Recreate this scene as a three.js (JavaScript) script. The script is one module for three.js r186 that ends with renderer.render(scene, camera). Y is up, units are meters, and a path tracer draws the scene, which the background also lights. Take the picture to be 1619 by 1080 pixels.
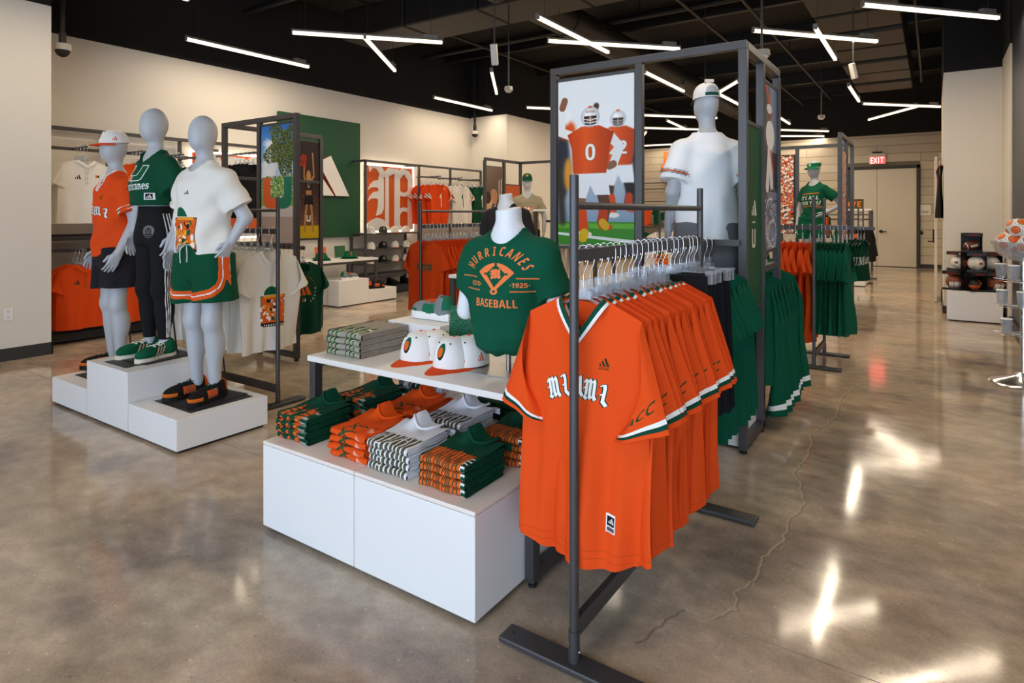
import * as THREE from 'three';
import { RoundedBoxGeometry } from 'three/addons/geometries/RoundedBoxGeometry.js';
import { mergeGeometries } from 'three/addons/utils/BufferGeometryUtils.js';
import { ImprovedNoise } from 'three/addons/math/ImprovedNoise.js';
import { RectAreaLightUniformsLib } from 'three/addons/lights/RectAreaLightUniformsLib.js';

// ---------- camera, daylight, exposure ----------
RectAreaLightUniformsLib.init();
const scene = new THREE.Scene();
const camera = new THREE.PerspectiveCamera(57.66, 1619 / 1080, 0.05, 80);
camera.position.set(0, 1.46, 0);
camera.rotation.y = THREE.MathUtils.degToRad(34.15);
camera.setViewOffset(1619, 1080, 0, 202, 1619, 1080);   // architectural lens: level camera, shifted frame
scene.add(camera);
const renderer = new THREE.WebGLRenderer({ antialias: true });
renderer.toneMapping = THREE.LinearToneMapping;
renderer.toneMappingExposure = 0.88;
renderer.shadowMap.enabled = true;
scene.background = new THREE.Color().setRGB(3.9, 4.8, 6.1);   // bright overcast day outside the shop windows
const BAR_POWER = 112, BAR_GLOW = 2.2, BAR_COLOR = [1, 0.83, 0.62];

// ---------- helpers ----------
const PI = Math.PI, D2R = PI / 180;
const V = (x, y, z) => new THREE.Vector3(x, y, z);
function rng(s) { return () => { s = (s + 0x6d2b79f5) | 0; let t = Math.imul(s ^ (s >>> 15), 1 | s); t = (t + Math.imul(t ^ (t >>> 7), 61 | t)) ^ t; return ((t ^ (t >>> 14)) >>> 0) / 4294967296; }; }
const lerp = (a, b, t) => a + (b - a) * t, clamp = (x, a = 0, b = 1) => Math.min(b, Math.max(a, x));
const smooth = (a, b, x) => { const t = clamp((x - a) / (b - a)); return t * t * (3 - 2 * t); };
const perlin = new ImprovedNoise();
const noise = (x, y, z = 0.37) => perlin.noise(x, y, z);
const fbm = (x, y, z = 0.37, n = 4) => { let s = 0, a = 1, f = 1; for (let i = 0; i < n; i++) { s += a * noise(x * f, y * f, z + i * 7.1); a *= 0.5; f *= 2.03; } return s; };
const used = new Map();
function numbered(n) { const k = used.get(n) ?? 0; used.set(n, k + 1); return k ? n + '_' + String(k).padStart(3, '0') : n; }
const ORD = ['first', 'second', 'third', 'fourth', 'fifth', 'sixth', 'seventh', 'eighth', 'ninth', 'tenth', 'eleventh', 'twelfth', 'thirteenth', 'fourteenth', 'fifteenth', 'sixteenth', 'seventeenth', 'eighteenth', 'nineteenth', 'twentieth'];
const shadowed = (m) => { m.castShadow = true; m.receiveShadow = true; return m; };
const norm = (g) => { // same attributes everywhere, so that geometries can be joined
  const o = g.index ? g.toNonIndexed() : g; for (const k of Object.keys(o.attributes)) if (!['position', 'normal', 'uv'].includes(k)) o.deleteAttribute(k);
  if (!o.attributes.normal) o.computeVertexNormals();
  if (!o.attributes.uv) o.setAttribute('uv', new THREE.BufferAttribute(new Float32Array(o.attributes.position.count * 2), 2));
  return o;
};
const join = (gs) => { gs = [gs].flat(); return gs.length === 1 ? gs[0] : mergeGeometries(gs.map(norm)); };
function obj(name, geos, m, parent = scene) { const o = shadowed(new THREE.Mesh(join(geos), m)); o.name = parent === scene ? numbered(name) : name; parent.add(o); return o; }
function tag(o, label, category, group) { o.userData = { label, category }; if (group) o.userData.group = group; return o; }
function thing(name, label, category, [x, y, z] = [0, 0, 0], turn = 0, group) { const o = new THREE.Group(); o.name = numbered(name); scene.add(o); o.position.set(x, y, z); o.rotation.y = turn; return tag(o, label, category, group); }
function struct(name, geos, m, parent = scene) { const o = obj(name, geos, m, parent); if (parent === scene) o.userData.kind = 'structure'; return o; }
function dup(root, [x, y, z], turn, label, group) { const r = root.clone(); r.name = numbered(root.name.replace(/_\d{3}$/, '')); r.userData = { ...root.userData }; scene.add(r); r.position.set(x, y, z); r.rotation.set(0, turn, 0); if (label) r.userData.label = label; if (group) r.userData.group = group; return r; }
const part = (name, parent, geos, m, label) => { const o = obj(name, geos, m, parent); if (label) o.userData.label = label; return o; };

// materials
const hexc = (h) => new THREE.Color(h);
const std = (color, roughness = 0.6, metalness = 0, more = {}) => new THREE.MeshStandardMaterial({ color: typeof color === 'string' ? hexc(color) : new THREE.Color().setRGB(...color), roughness, metalness, ...more });
function canvas(w, h, paint, flip = true) { const c = document.createElement('canvas'); c.width = w; c.height = h; const g = c.getContext('2d'); paint(g, w, h); const t = new THREE.CanvasTexture(c); t.colorSpace = THREE.SRGBColorSpace; t.flipY = flip; t.anisotropy = 8; return t; }
function dataTex(n, fn, channels = 4, srgb = false) { const d = new Uint8Array(n * n * 4); for (let y = 0; y < n; y++) for (let x = 0; x < n; x++) { const v = fn(x / n, y / n), i = (y * n + x) * 4; if (typeof v === 'number') { d[i] = d[i + 1] = d[i + 2] = clamp(v) * 255; } else for (let c = 0; c < 3; c++) d[i + c] = clamp(v[c]) * 255; d[i + 3] = 255; } const t = new THREE.DataTexture(d, n, n); t.magFilter = THREE.LinearFilter; t.minFilter = THREE.LinearMipmapLinearFilter; t.wrapS = t.wrapT = THREE.RepeatWrapping; if (srgb) t.colorSpace = THREE.SRGBColorSpace; t.needsUpdate = true; return t; }
const rep = (t, x, y = x) => { const c = t.clone(); c.repeat.set(x, y); c.wrapS = c.wrapT = THREE.RepeatWrapping; c.needsUpdate = true; return c; };

// geometry
const at = (g, x, y, z, ry = 0, rx = 0, rz = 0) => { if (rx || ry || rz) g.applyMatrix4(new THREE.Matrix4().makeRotationFromEuler(new THREE.Euler(rx, ry, rz, 'YXZ'))); return g.translate(x, y, z); };
const box = (x0, x1, y0, y1, z0, z1, r = 0) => { const w = x1 - x0, h = y1 - y0, d = z1 - z0; const g = r ? new RoundedBoxGeometry(w, h, d, 1, r) : new THREE.BoxGeometry(w, h, d); return g.translate((x0 + x1) / 2, (y0 + y1) / 2, (z0 + z1) / 2); };
const cyl = (r0, r1, h, x, y, z, n = 20) => new THREE.CylinderGeometry(r1, r0, h, n).translate(x, y + h / 2, z);   // base at y
const rod = (a, b, r, n = 12) => { const d = V().subVectors(b, a), g = new THREE.CylinderGeometry(r, r, d.length(), n); g.applyQuaternion(new THREE.Quaternion().setFromUnitVectors(V(0, 1, 0), d.clone().normalize())); const m = a.clone().add(b).multiplyScalar(0.5); return g.translate(m.x, m.y, m.z); };
const tube = (pts, r, n = 24, m = 8, closed = false) => new THREE.TubeGeometry(new THREE.CatmullRomCurve3(pts, closed), n, r, m, closed);
const lathe = (pts, n = 32) => new THREE.LatheGeometry(pts.map(([x, y]) => new THREE.Vector2(x, y)), n);
const sph = (r, x, y, z, n = 16, sx = 1, sy = 1, sz = 1) => new THREE.SphereGeometry(r, n, Math.max(6, n >> 1)).scale(sx, sy, sz).translate(x, y, z);
// a grid of points fn(u, v) -> [x, y, z], u and v from 0 to 1; uvFn gives texture coordinates
function sheet(fn, nu, nv, uvFn) {
  const p = [], t = [], idx = [];
  for (let j = 0; j <= nv; j++) for (let i = 0; i <= nu; i++) { const u = i / nu, v = j / nv, q = fn(u, v); p.push(q[0], q[1], q[2]); const w = uvFn ? uvFn(q, u, v) : [u, v]; t.push(w[0], w[1]); }
  for (let j = 0; j < nv; j++) for (let i = 0; i < nu; i++) { const a = j * (nu + 1) + i, b = a + 1, c = a + nu + 1, d = c + 1; idx.push(a, b, c, b, d, c); }
  const g = new THREE.BufferGeometry(); g.setAttribute('position', new THREE.Float32BufferAttribute(p, 3)); g.setAttribute('uv', new THREE.Float32BufferAttribute(t, 2)); g.setIndex(idx); g.computeVertexNormals(); return g;
}
function flip(g) { const a = g.index.array; for (let i = 0; i < a.length; i += 3) { const t = a[i]; a[i] = a[i + 1]; a[i + 1] = t; } const n = g.attributes.normal; for (let i = 0; i < n.array.length; i++) n.array[i] *= -1; return g; }
function extrude(points, depth, bevel = 0, holes = []) { const s = new THREE.Shape(points.map(([x, y]) => new THREE.Vector2(x, y))); for (const h of holes) s.holes.push(new THREE.Path(h.map(([x, y]) => new THREE.Vector2(x, y)))); return new THREE.ExtrudeGeometry(s, { depth, bevelEnabled: bevel > 0, bevelSize: bevel, bevelThickness: bevel, bevelSegments: 2, curveSegments: 8 }); }
// smooth surfaces from a distance field (surface nets)
function nets(sdf, lo, hi, cell, uvFn) {
  const n = [0, 1, 2].map((k) => Math.ceil((hi[k] - lo[k]) / cell) + 1), [nx, ny, nz] = n, f = new Float32Array(nx * ny * nz), id = (i, j, k) => (k * ny + j) * nx + i;
  for (let k = 0; k < nz; k++) for (let j = 0; j < ny; j++) for (let i = 0; i < nx; i++) f[id(i, j, k)] = sdf(lo[0] + i * cell, lo[1] + j * cell, lo[2] + k * cell);
  const vert = new Int32Array(nx * ny * nz).fill(-1), P = [], N = [], T = [], I = [];
  const E = [[0, 1], [0, 2], [0, 4], [1, 3], [1, 5], [2, 3], [2, 6], [3, 7], [4, 5], [4, 6], [5, 7], [6, 7]], e = cell * 0.6;
  const c = new Float32Array(8);
  for (let k = 0; k < nz - 1; k++) for (let j = 0; j < ny - 1; j++) for (let i = 0; i < nx - 1; i++) {
    let mask = 0; for (let q = 0; q < 8; q++) { c[q] = f[id(i + (q & 1), j + ((q >> 1) & 1), k + (q >> 2))]; if (c[q] < 0) mask |= 1 << q; }
    if (mask === 0 || mask === 255) continue;
    let x = 0, y = 0, z = 0, m = 0;
    for (const [a, b] of E) { if ((c[a] < 0) === (c[b] < 0)) continue; const t = c[a] / (c[a] - c[b]); x += (a & 1) + t * ((b & 1) - (a & 1)); y += ((a >> 1) & 1) + t * (((b >> 1) & 1) - ((a >> 1) & 1)); z += (a >> 2) + t * ((b >> 2) - (a >> 2)); m++; }
    const px = lo[0] + (i + x / m) * cell, py = lo[1] + (j + y / m) * cell, pz = lo[2] + (k + z / m) * cell;
    const gx = sdf(px + e, py, pz) - sdf(px - e, py, pz), gy = sdf(px, py + e, pz) - sdf(px, py - e, pz), gz = sdf(px, py, pz + e) - sdf(px, py, pz - e), l = Math.hypot(gx, gy, gz) || 1;
    vert[id(i, j, k)] = P.length / 3; P.push(px, py, pz); N.push(gx / l, gy / l, gz / l); const w = uvFn ? uvFn(px, py, pz, gx / l, gy / l, gz / l) : [0, 0]; T.push(w[0], w[1]);
  }
  const quad = (a, b, cc, d, s) => { if (a < 0 || b < 0 || cc < 0 || d < 0) return; if (s) I.push(a, b, cc, a, cc, d); else I.push(a, cc, b, a, d, cc); };
  for (let k = 1; k < nz - 1; k++) for (let j = 1; j < ny - 1; j++) for (let i = 1; i < nx - 1; i++) {
    const v = f[id(i, j, k)] < 0;
    if (v !== f[id(i + 1, j, k)] < 0) quad(vert[id(i, j - 1, k - 1)], vert[id(i, j, k - 1)], vert[id(i, j, k)], vert[id(i, j - 1, k)], v);
    if (v !== f[id(i, j + 1, k)] < 0) quad(vert[id(i - 1, j, k - 1)], vert[id(i - 1, j, k)], vert[id(i, j, k)], vert[id(i, j, k - 1)], v);
    if (v !== f[id(i, j, k + 1)] < 0) quad(vert[id(i - 1, j - 1, k)], vert[id(i, j - 1, k)], vert[id(i, j, k)], vert[id(i - 1, j, k)], v);
  }
  const g = new THREE.BufferGeometry(); g.setAttribute('position', new THREE.Float32BufferAttribute(P, 3)); g.setAttribute('normal', new THREE.Float32BufferAttribute(N, 3)); g.setAttribute('uv', new THREE.Float32BufferAttribute(T, 2)); g.setIndex(I); return g;
}
// distance helpers
const cap = (ax, ay, az, bx, by, bz, r0, r1 = r0) => (x, y, z) => { const dx = bx - ax, dy = by - ay, dz = bz - az, t = clamp(((x - ax) * dx + (y - ay) * dy + (z - az) * dz) / (dx * dx + dy * dy + dz * dz)); return Math.hypot(x - ax - dx * t, y - ay - dy * t, z - az - dz * t) - (r0 + (r1 - r0) * t); };
const ell = (cx, cy, cz, a, b, c) => (x, y, z) => (Math.hypot((x - cx) / a, (y - cy) / b, (z - cz) / c) - 1) * Math.min(a, b, c);
const smin = (a, b, k) => { const h = Math.max(k - Math.abs(a - b), 0) / k; return Math.min(a, b) - h * h * k * 0.25; };
const blend = (fs, k) => (x, y, z) => { let d = fs[0](x, y, z); for (let i = 1; i < fs.length; i++) d = smin(d, fs[i](x, y, z), k); return d; };
// an upright barrel of elliptical sections: rows [y, a, b, cz, power]
function barrel(rows, k = 1) { return (x, y, z) => { let i = 0; while (i < rows.length - 2 && y > rows[i + 1][0]) i++; const A = rows[i], B = rows[i + 1], t0 = clamp((y - A[0]) / (B[0] - A[0])), t = t0 * t0 * (3 - 2 * t0) * 0.5 + t0 * 0.5; const a = lerp(A[1], B[1], t), b = lerp(A[2], B[2], t), c = lerp(A[3] || 0, B[3] || 0, t); const q = Math.hypot(x / a, (z - c) / b), d = (q - 1) * Math.min(a, b) * k, o = Math.max(rows[0][0] - y, y - rows[rows.length - 1][0]); return o > 0 ? Math.hypot(Math.max(d, 0), o) + Math.min(d, 0) * 0 : Math.max(d, o); }; }

// ---------- materials shared by the shop ----------
const C = { orange: '#e24c14', green: '#045138', white: '#eceae6', cream: '#e6dfd2', charcoal: '#2b2a2c', grey: '#77797d', deepgreen: '#06402c' };
const M = {
  frame: std([0.085, 0.083, 0.085], 0.42, 0.55), frameTop: std([0.1, 0.098, 0.1], 0.4, 0.55), dark: std([0.03, 0.03, 0.032], 0.5, 0.3), black: std([0.012, 0.012, 0.012], 0.7),
  chrome: std([0.75, 0.75, 0.76], 0.16, 1), steel: std([0.42, 0.4, 0.38], 0.34, 1), white: std([0.84, 0.825, 0.8], 0.38), whiteMatte: std([0.78, 0.76, 0.73], 0.7), mannequin: std([0.47, 0.485, 0.51], 0.42), bustWhite: std([0.8, 0.82, 0.85], 0.35),
  clear: new THREE.MeshPhysicalMaterial({ color: new THREE.Color().setRGB(0.86, 0.88, 0.9), roughness: 0.1, transmission: 0.85, thickness: 0, ior: 1.45 }),
  glass: new THREE.MeshPhysicalMaterial({ color: new THREE.Color(1, 1, 1), roughness: 0.02, transmission: 1, thickness: 0, ior: 1.45 }),
};
const weave = dataTex(64, (u, v) => 0.5 + 0.5 * Math.sin(u * PI * 16) * Math.sin(v * PI * 16));
const fabricMemo = new Map();
const fabric = (c, rough = 0.85) => { const k = c + rough; if (!fabricMemo.has(k)) fabricMemo.set(k, new THREE.MeshPhysicalMaterial({ color: hexc(c), roughness: rough, sheen: 0.25, sheenRoughness: 0.6, sheenColor: hexc(c), specularIntensity: 0.35 })); return fabricMemo.get(k); };
const printed = (tex, rough = 0.8) => new THREE.MeshPhysicalMaterial({ map: tex, roughness: rough, specularIntensity: 0.35 });
// ---------- the room ----------
{
  // polished concrete, 8 m to a tile, mirrored beyond
  const N = 1400, T = 8, X0 = -6.5, Z0 = -7;
  const crackA = [[-0.66, -2.25], [-0.6, -2.36], [-0.63, -2.46], [-0.585, -2.6], [-0.6, -2.75], [-0.555, -3.0], [-0.57, -3.15], [-0.53, -3.4], [-0.587, -3.62], [-0.65, -3.8], [-0.62, -4.1], [-0.66, -4.5], [-0.58, -5], [-0.6, -5.6], [-0.5, -6.2]];
  const tex = canvas(N, N, (g) => {
    const im = g.createImageData(N, N), d = im.data, r = rng(5);
    for (let j = 0; j < N; j++) for (let i = 0; i < N; i++) {
      const x = X0 + (i / N) * T, z = Z0 + (j / N) * T;
      const cloud = fbm(x * 0.55, z * 0.75, 1.2, 4), mid = fbm(x * 1.7 + cloud * 1.5, z * 2.6, 4.4, 4), fine = fbm(x * 9, z * 12, 8.2, 3), stain = smooth(0.05, 0.6, fbm(x * 1.25 + 3, z * 1.6 + 9, 2.2, 5)), pale = smooth(0.2, 0.6, fbm(x * 1.1 - 7, z * 1.9, 6.1, 4));
      let v = 1 + cloud * 0.07 + mid * 0.13 + fine * 0.09 + (r() - 0.5) * 0.1 - stain * 0.15 + pale * 0.08;
      if (r() < 0.0007) v += 0.35; if (r() < 0.0006) v -= 0.3;
      const q = (j * N + i) * 4, warm = 1 + cloud * 0.05; d[q] = clamp(176 * v * warm, 0, 255); d[q + 1] = clamp(157 * v, 0, 255); d[q + 2] = clamp(135 * v * (2 - warm) + stain * 5, 0, 255); d[q + 3] = 255;
    }
    g.putImageData(im, 0, 0);
    const line = (pts, w, col) => { g.strokeStyle = col; g.lineWidth = w; g.lineJoin = 'round'; g.beginPath(); let r2 = rng(3); pts.forEach(([x, z], k) => { const px = ((x - X0) / T) * N, py = ((z - Z0) / T) * N; if (!k) g.moveTo(px, py); else { const [ax, az] = pts[k - 1], n = 8; for (let s = 1; s <= n; s++) { const t = s / n; g.lineTo(((lerp(ax, x, t) - X0) / T) * N + (r2() - 0.5) * 3, ((lerp(az, z, t) - Z0) / T) * N + (r2() - 0.5) * 3); } } }); g.stroke(); };
    line(crackA, 1.6, 'rgba(205,188,160,.75)'); line(crackA.map(([x, z]) => [x + 0.006, z]), 0.8, 'rgba(70,60,50,.5)');
    line([[-0.76, -2.25], [-0.8, -2.12], [-0.83, -1.98]], 1, 'rgba(75,62,52,.6)');
  });
  tex.wrapS = tex.wrapT = THREE.MirroredRepeatWrapping; tex.flipY = false;
  const rough = dataTex(512, (u, v) => 0.1 + 0.045 * fbm(u * 6, v * 6, 3, 4) + 0.03 * fbm(u * 40, v * 40, 7, 2)); rough.wrapS = rough.wrapT = THREE.MirroredRepeatWrapping;
  const m = new THREE.MeshPhysicalMaterial({ map: tex, roughness: 1, roughnessMap: rough, specularIntensity: 0.8, ior: 1.5 });
  const floorUV = (g) => { const p = g.attributes.position, t = g.attributes.uv; for (let i = 0; i < p.count; i++) t.setXY(i, (p.getX(i) - X0) / T, (p.getZ(i) - Z0) / T); return g; };
  const floor = struct('floor', box(-9.2, 6.2, -0.3, -0.012, -21, 4), std([0.05, 0.045, 0.04], 0.9));
  const cuts = [3.4, -2.24, -7.8, -13.4, -20.6];   // sawn joints across the slab
  for (let i = 0; i < 4; i++) struct('concrete_slab', floorUV(box(-9.0, 6.0, -0.012, 0, cuts[i + 1] + 0.0025, cuts[i] - 0.0025)), m, floor);
}
const wallTex = dataTex(256, (u, v) => { const n = 0.5 + 0.5 * fbm(u * 8, v * 8, 5, 3); return n; });
const mWall = std([0.74, 0.69, 0.61], 0.75, 0, { bumpMap: rep(wallTex, 6), bumpScale: 0.0006 }), mPaintBlack = std([0.006, 0.0055, 0.005], 0.85), mBaseboard = std([0.03, 0.029, 0.028], 0.6), mNavy = std([0.012, 0.017, 0.028], 0.45);
const WT = 3.62, CH = 5.0;      // paint break, height of the deck
struct('ceiling', box(-9.2, 6.2, CH, CH + 0.2, -21, 4), mPaintBlack);
function wall(name, x0, x1, z0, z1, m = mWall, top = WT) { const w = struct(name, box(x0, x1, 0, top, z0, z1), m); struct('upper_wall', box(x0, x1, top, CH, z0, z1), mPaintBlack, w); return w; }
wall('wall_left', -8.9, -8.7, -21, -2.6);
wall('wall_near_left', -9.0, -7.6, -2.655, 3.2);
wall('column_left', -8.7, -7.72, -13.33, -11.17, mWall, 3.64);
struct('baseboard_near_left', [box(-7.6, -7.588, 0, 0.125, -2.665, 3.2), box(-8.2, -7.588, 0, 0.125, -2.667, -2.655)], mBaseboard);
struct('baseboard_left', box(-8.7, -8.688, 0, 0.11, -20, -2.6), mBaseboard);
{
  const plate = thing('wall_outlet', 'white duplex outlet plate low on the cream wall by the entrance', 'outlet', [-7.6, 0.46, -2.29]);
  part('cover_plate', plate, box(0, 0.008, -0.06, 0.06, -0.04, 0.04, 0.003), M.white);
  for (const y of [-0.027, 0.027]) { const s = part('socket', plate, box(0.006, 0.011, y - 0.017, y + 0.017, -0.017, 0.017, 0.004), M.whiteMatte); for (const z of [-0.006, 0.006]) part('slot', s, box(0.0105, 0.0118, y - 0.002, y + 0.008, z - 0.001, z + 0.001), M.black); }
}
{ // back wall of staggered horizontal boards
  const back = struct('wall_back', box(-9.0, 1.4, 0, WT + 0.04, -20.3, -20.03), std([0.2, 0.17, 0.13], 0.9));
  struct('upper_wall', box(-9.0, 1.4, WT + 0.04, CH, -20.3, -20.0), mPaintBlack, back);
  const mats = [[0.53, 0.455, 0.35], [0.57, 0.49, 0.38], [0.49, 0.42, 0.325], [0.55, 0.475, 0.36]].map((c) => std(c, 0.7)), r = rng(11), geos = new Map();
  const H = 0.232; let row = 0;
  for (let y = 0.1; y < WT - 0.02; y += H, row++) { // boards, joints staggered from row to row
    let x = -8.7 - r() * 1.2;
    while (x < 0.42) {
      const L = [2.4, 3.0, 1.8][Math.floor(r() * 3)], x0 = Math.max(x, -8.7), x1 = Math.min(x + L, 0.42); x += L;
      if (x1 - x0 < 0.1) continue; if (y < 2.72 && x0 > -2.02 && x1 < -0.28) continue;
      const spans = y < 2.72 && x1 > -2.02 && x0 < -0.28 ? [[x0, Math.min(x1, -2.02)], [Math.max(x0, -0.28), x1]] : [[x0, x1]];
      for (const [a, b] of spans) if (b - a > 0.06) struct('board', box(a + 0.003, b - 0.003, y + 0.004, Math.min(y + H, WT + 0.03) - 0.004, -20.03, -20.0 + r() * 0.006, 0.003), mats[Math.floor(r() * 4)], back);
    }
  }
  struct('baseboard_back', [box(-8.7, -2.02, 0, 0.1, -20.0, -19.985), box(-0.28, 0.42, 0, 0.1, -20.0, -19.985)], mBaseboard);
  const door = struct('door_1', box(-1.94, -0.36, 0.012, 2.7, -20.02, -20.0), std([0.3, 0.27, 0.22], 0.8));
  struct('door_frame', [box(-2.02, -1.94, 0, 2.78, -20.03, -19.94, 0.004), box(-0.36, -0.28, 0, 2.78, -20.03, -19.94, 0.004), box(-2.02, -0.28, 2.7, 2.78, -20.03, -19.94, 0.004)], mBaseboard, door);
  const mDoor = std([0.62, 0.56, 0.46], 0.6);
  struct('door_leaf', box(-1.935, -1.288, 0.015, 2.695, -20.0, -19.965, 0.003), mDoor, door); const leaf = struct('door_leaf', box(-1.28, -0.365, 0.015, 2.695, -20.0, -19.965, 0.003), mDoor, door);
  struct('handle', [new THREE.CylinderGeometry(0.045, 0.045, 0.02, 24).rotateX(PI / 2).translate(-1.19, 0.97, -19.955), rod(V(-1.19, 0.97, -19.95), V(-1.19, 0.97, -19.9), 0.012), rod(V(-1.2, 0.97, -19.9), V(-1.05, 0.97, -19.9), 0.012)], M.black, leaf);
  const knob = thing('wall_stop', 'small round dark stop on the back wall boards beside the door', 'door stop', [-0.266, 0.95, -20]); part('disc', knob, new THREE.CylinderGeometry(0.05, 0.055, 0.025, 24).rotateX(PI / 2).translate(0, 0, 0.02), M.dark); part('bumper', knob, sph(0.03, 0, 0, 0.035, 14, 1, 1, 0.5), M.black);
  const sign = thing('wall_notice', 'small white printed notice on the boards to one side of the back door', 'notice', [-0.17, 1.56, -19.99]); part('plate', sign, box(-0.13, 0.13, -0.14, 0.14, 0, 0.01, 0.003), std([0.75, 0.72, 0.66], 0.5)); part('print', sign, [box(-0.09, 0.09, -0.03, -0.02, 0.01, 0.011), box(-0.08, 0.08, -0.06, -0.05, 0.01, 0.011), box(-0.09, 0.06, -0.08, -0.073, 0.01, 0.011)], M.dark);
  // exit sign
  const ex = thing('exit_sign', 'red glowing EXIT sign over the double doors in the back wall', 'exit sign', [-1.276, 2.98, -19.99]);
  part('mount', ex, box(-0.12, 0.12, 0.16, 0.2, 0, 0.1, 0.004), M.black); part('housing', ex, box(-0.2, 0.2, -0.14, 0.16, 0.0, 0.07, 0.006), std([0.5, 0.46, 0.4], 0.5));
  const redGlow = std([0.5, 0.02, 0.02], 0.5); redGlow.emissive.setRGB(1, 0.07, 0.07); redGlow.emissiveIntensity = 2.2; const whiteHot = std([0.9, 0.4, 0.4], 0.5); whiteHot.emissive.setRGB(1, 0.5, 0.45); whiteHot.emissiveIntensity = 3;
  part('glowing_face', ex, box(-0.185, 0.185, -0.13, 0.06, 0.07, 0.074), redGlow);
  const L = (x, bars) => bars.map(([a, b, c, d]) => box(x + a, x + b, -0.12 + c, -0.12 + d, 0.074, 0.077));
  part('letters', ex, [...L(-0.16, [[0, 0.016, 0, 0.16], [0, 0.065, 0, 0.02], [0, 0.06, 0.07, 0.09], [0, 0.065, 0.14, 0.16]]), at(box(-0.008, 0.008, -0.085, 0.085, 0.074, 0.077), -0.045, -0.04, 0, 0, 0, 0.45), at(box(-0.008, 0.008, -0.085, 0.085, 0.074, 0.077), -0.045, -0.04, 0, 0, 0, -0.45), ...L(0.025, [[0, 0.016, 0, 0.16]]), ...L(0.07, [[0, 0.085, 0.14, 0.16], [0.034, 0.05, 0, 0.16]])], whiteHot);
  const rl = new THREE.RectAreaLight(new THREE.Color(1, 0.08, 0.07), 7, 0.36, 0.18); rl.name = 'exit_light'; rl.position.set(-1.276, 2.945, -19.9); rl.rotation.y = PI; scene.add(rl);
}
// partition on the right with the plinth in front of it, the navy portal, the way round to the front
wall('wall_right_partition', 0.13, 0.81, -13.6, -11.1, mWall, 3.53);
wall('wall_right_return', 0.81, 1.1, -13.6, -10.05, mWall, 3.62); wall('wall_right_back', 0.42, 1.4, -20, -13.6, mWall, WT);
struct('baseboard_right', [box(0.118, 0.13, 0, 0.11, -13.6, -11.1), box(0.118, 0.8, 0, 0.11, -11.1, -11.088), box(0.798, 0.81, 0, 0.11, -11.1, -10.05)], mBaseboard);
const navy = struct('wall_navy_portal', box(0.83, 1.4, 0, CH, -10.05, -8.3), mNavy); struct('plinth_course', box(0.795, 1.41, 0, 0.16, -10.07, -8.29, 0.006), mNavy, navy);
wall('wall_right', 5.9, 6.1, -8.4, 3.2); wall('wall_right_far', 1.3, 6.0, -8.75, -8.5);
{ // half open white door beside the partition
  const d = struct('door_2', box(0.02, 0.06, 0.01, 2.4, -13.3, -12.38, 0.004), mWall); d.userData.kind = 'structure';
  struct('lock_plate', box(-0.005, 0.02, 0.98, 1.2, -12.5, -12.43, 0.004), M.black, d); struct('handle', [rod(V(0, 1.0, -12.47), V(-0.06, 1.0, -12.47), 0.011), rod(V(-0.06, 1.0, -12.46), V(-0.06, 1.0, -12.6), 0.011)], M.black, d);
}
// shop front behind the camera: openings with glass and dark mullions
{
  const f = struct('wall_front', [box(-9, -4.8, 0, CH, 3.2, 3.4), box(-4.8, 5.9, 3.5, CH, 3.2, 3.4), box(5.6, 6.1, 0, CH, 3.2, 3.4), box(-4.8, 5.6, -0.1, 0.08, 3.2, 3.4)], mPaintBlack);
  const n = 5, w = (5.6 + 4.8) / n;
  for (let i = 0; i < n; i++) { const x = -4.8 + i * w, win = struct('window_' + (i + 1), [box(x, x + 0.05, 0.08, 3.5, 3.26, 3.34), box(x + w - 0.05, x + w, 0.08, 3.5, 3.26, 3.34), box(x, x + w, 0.08, 0.14, 3.26, 3.34), box(x, x + w, 3.44, 3.5, 3.26, 3.34)], M.dark); struct('pane', box(x + 0.05, x + w - 0.05, 0.14, 3.44, 3.298, 3.302), M.glass, win); }
}
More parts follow.
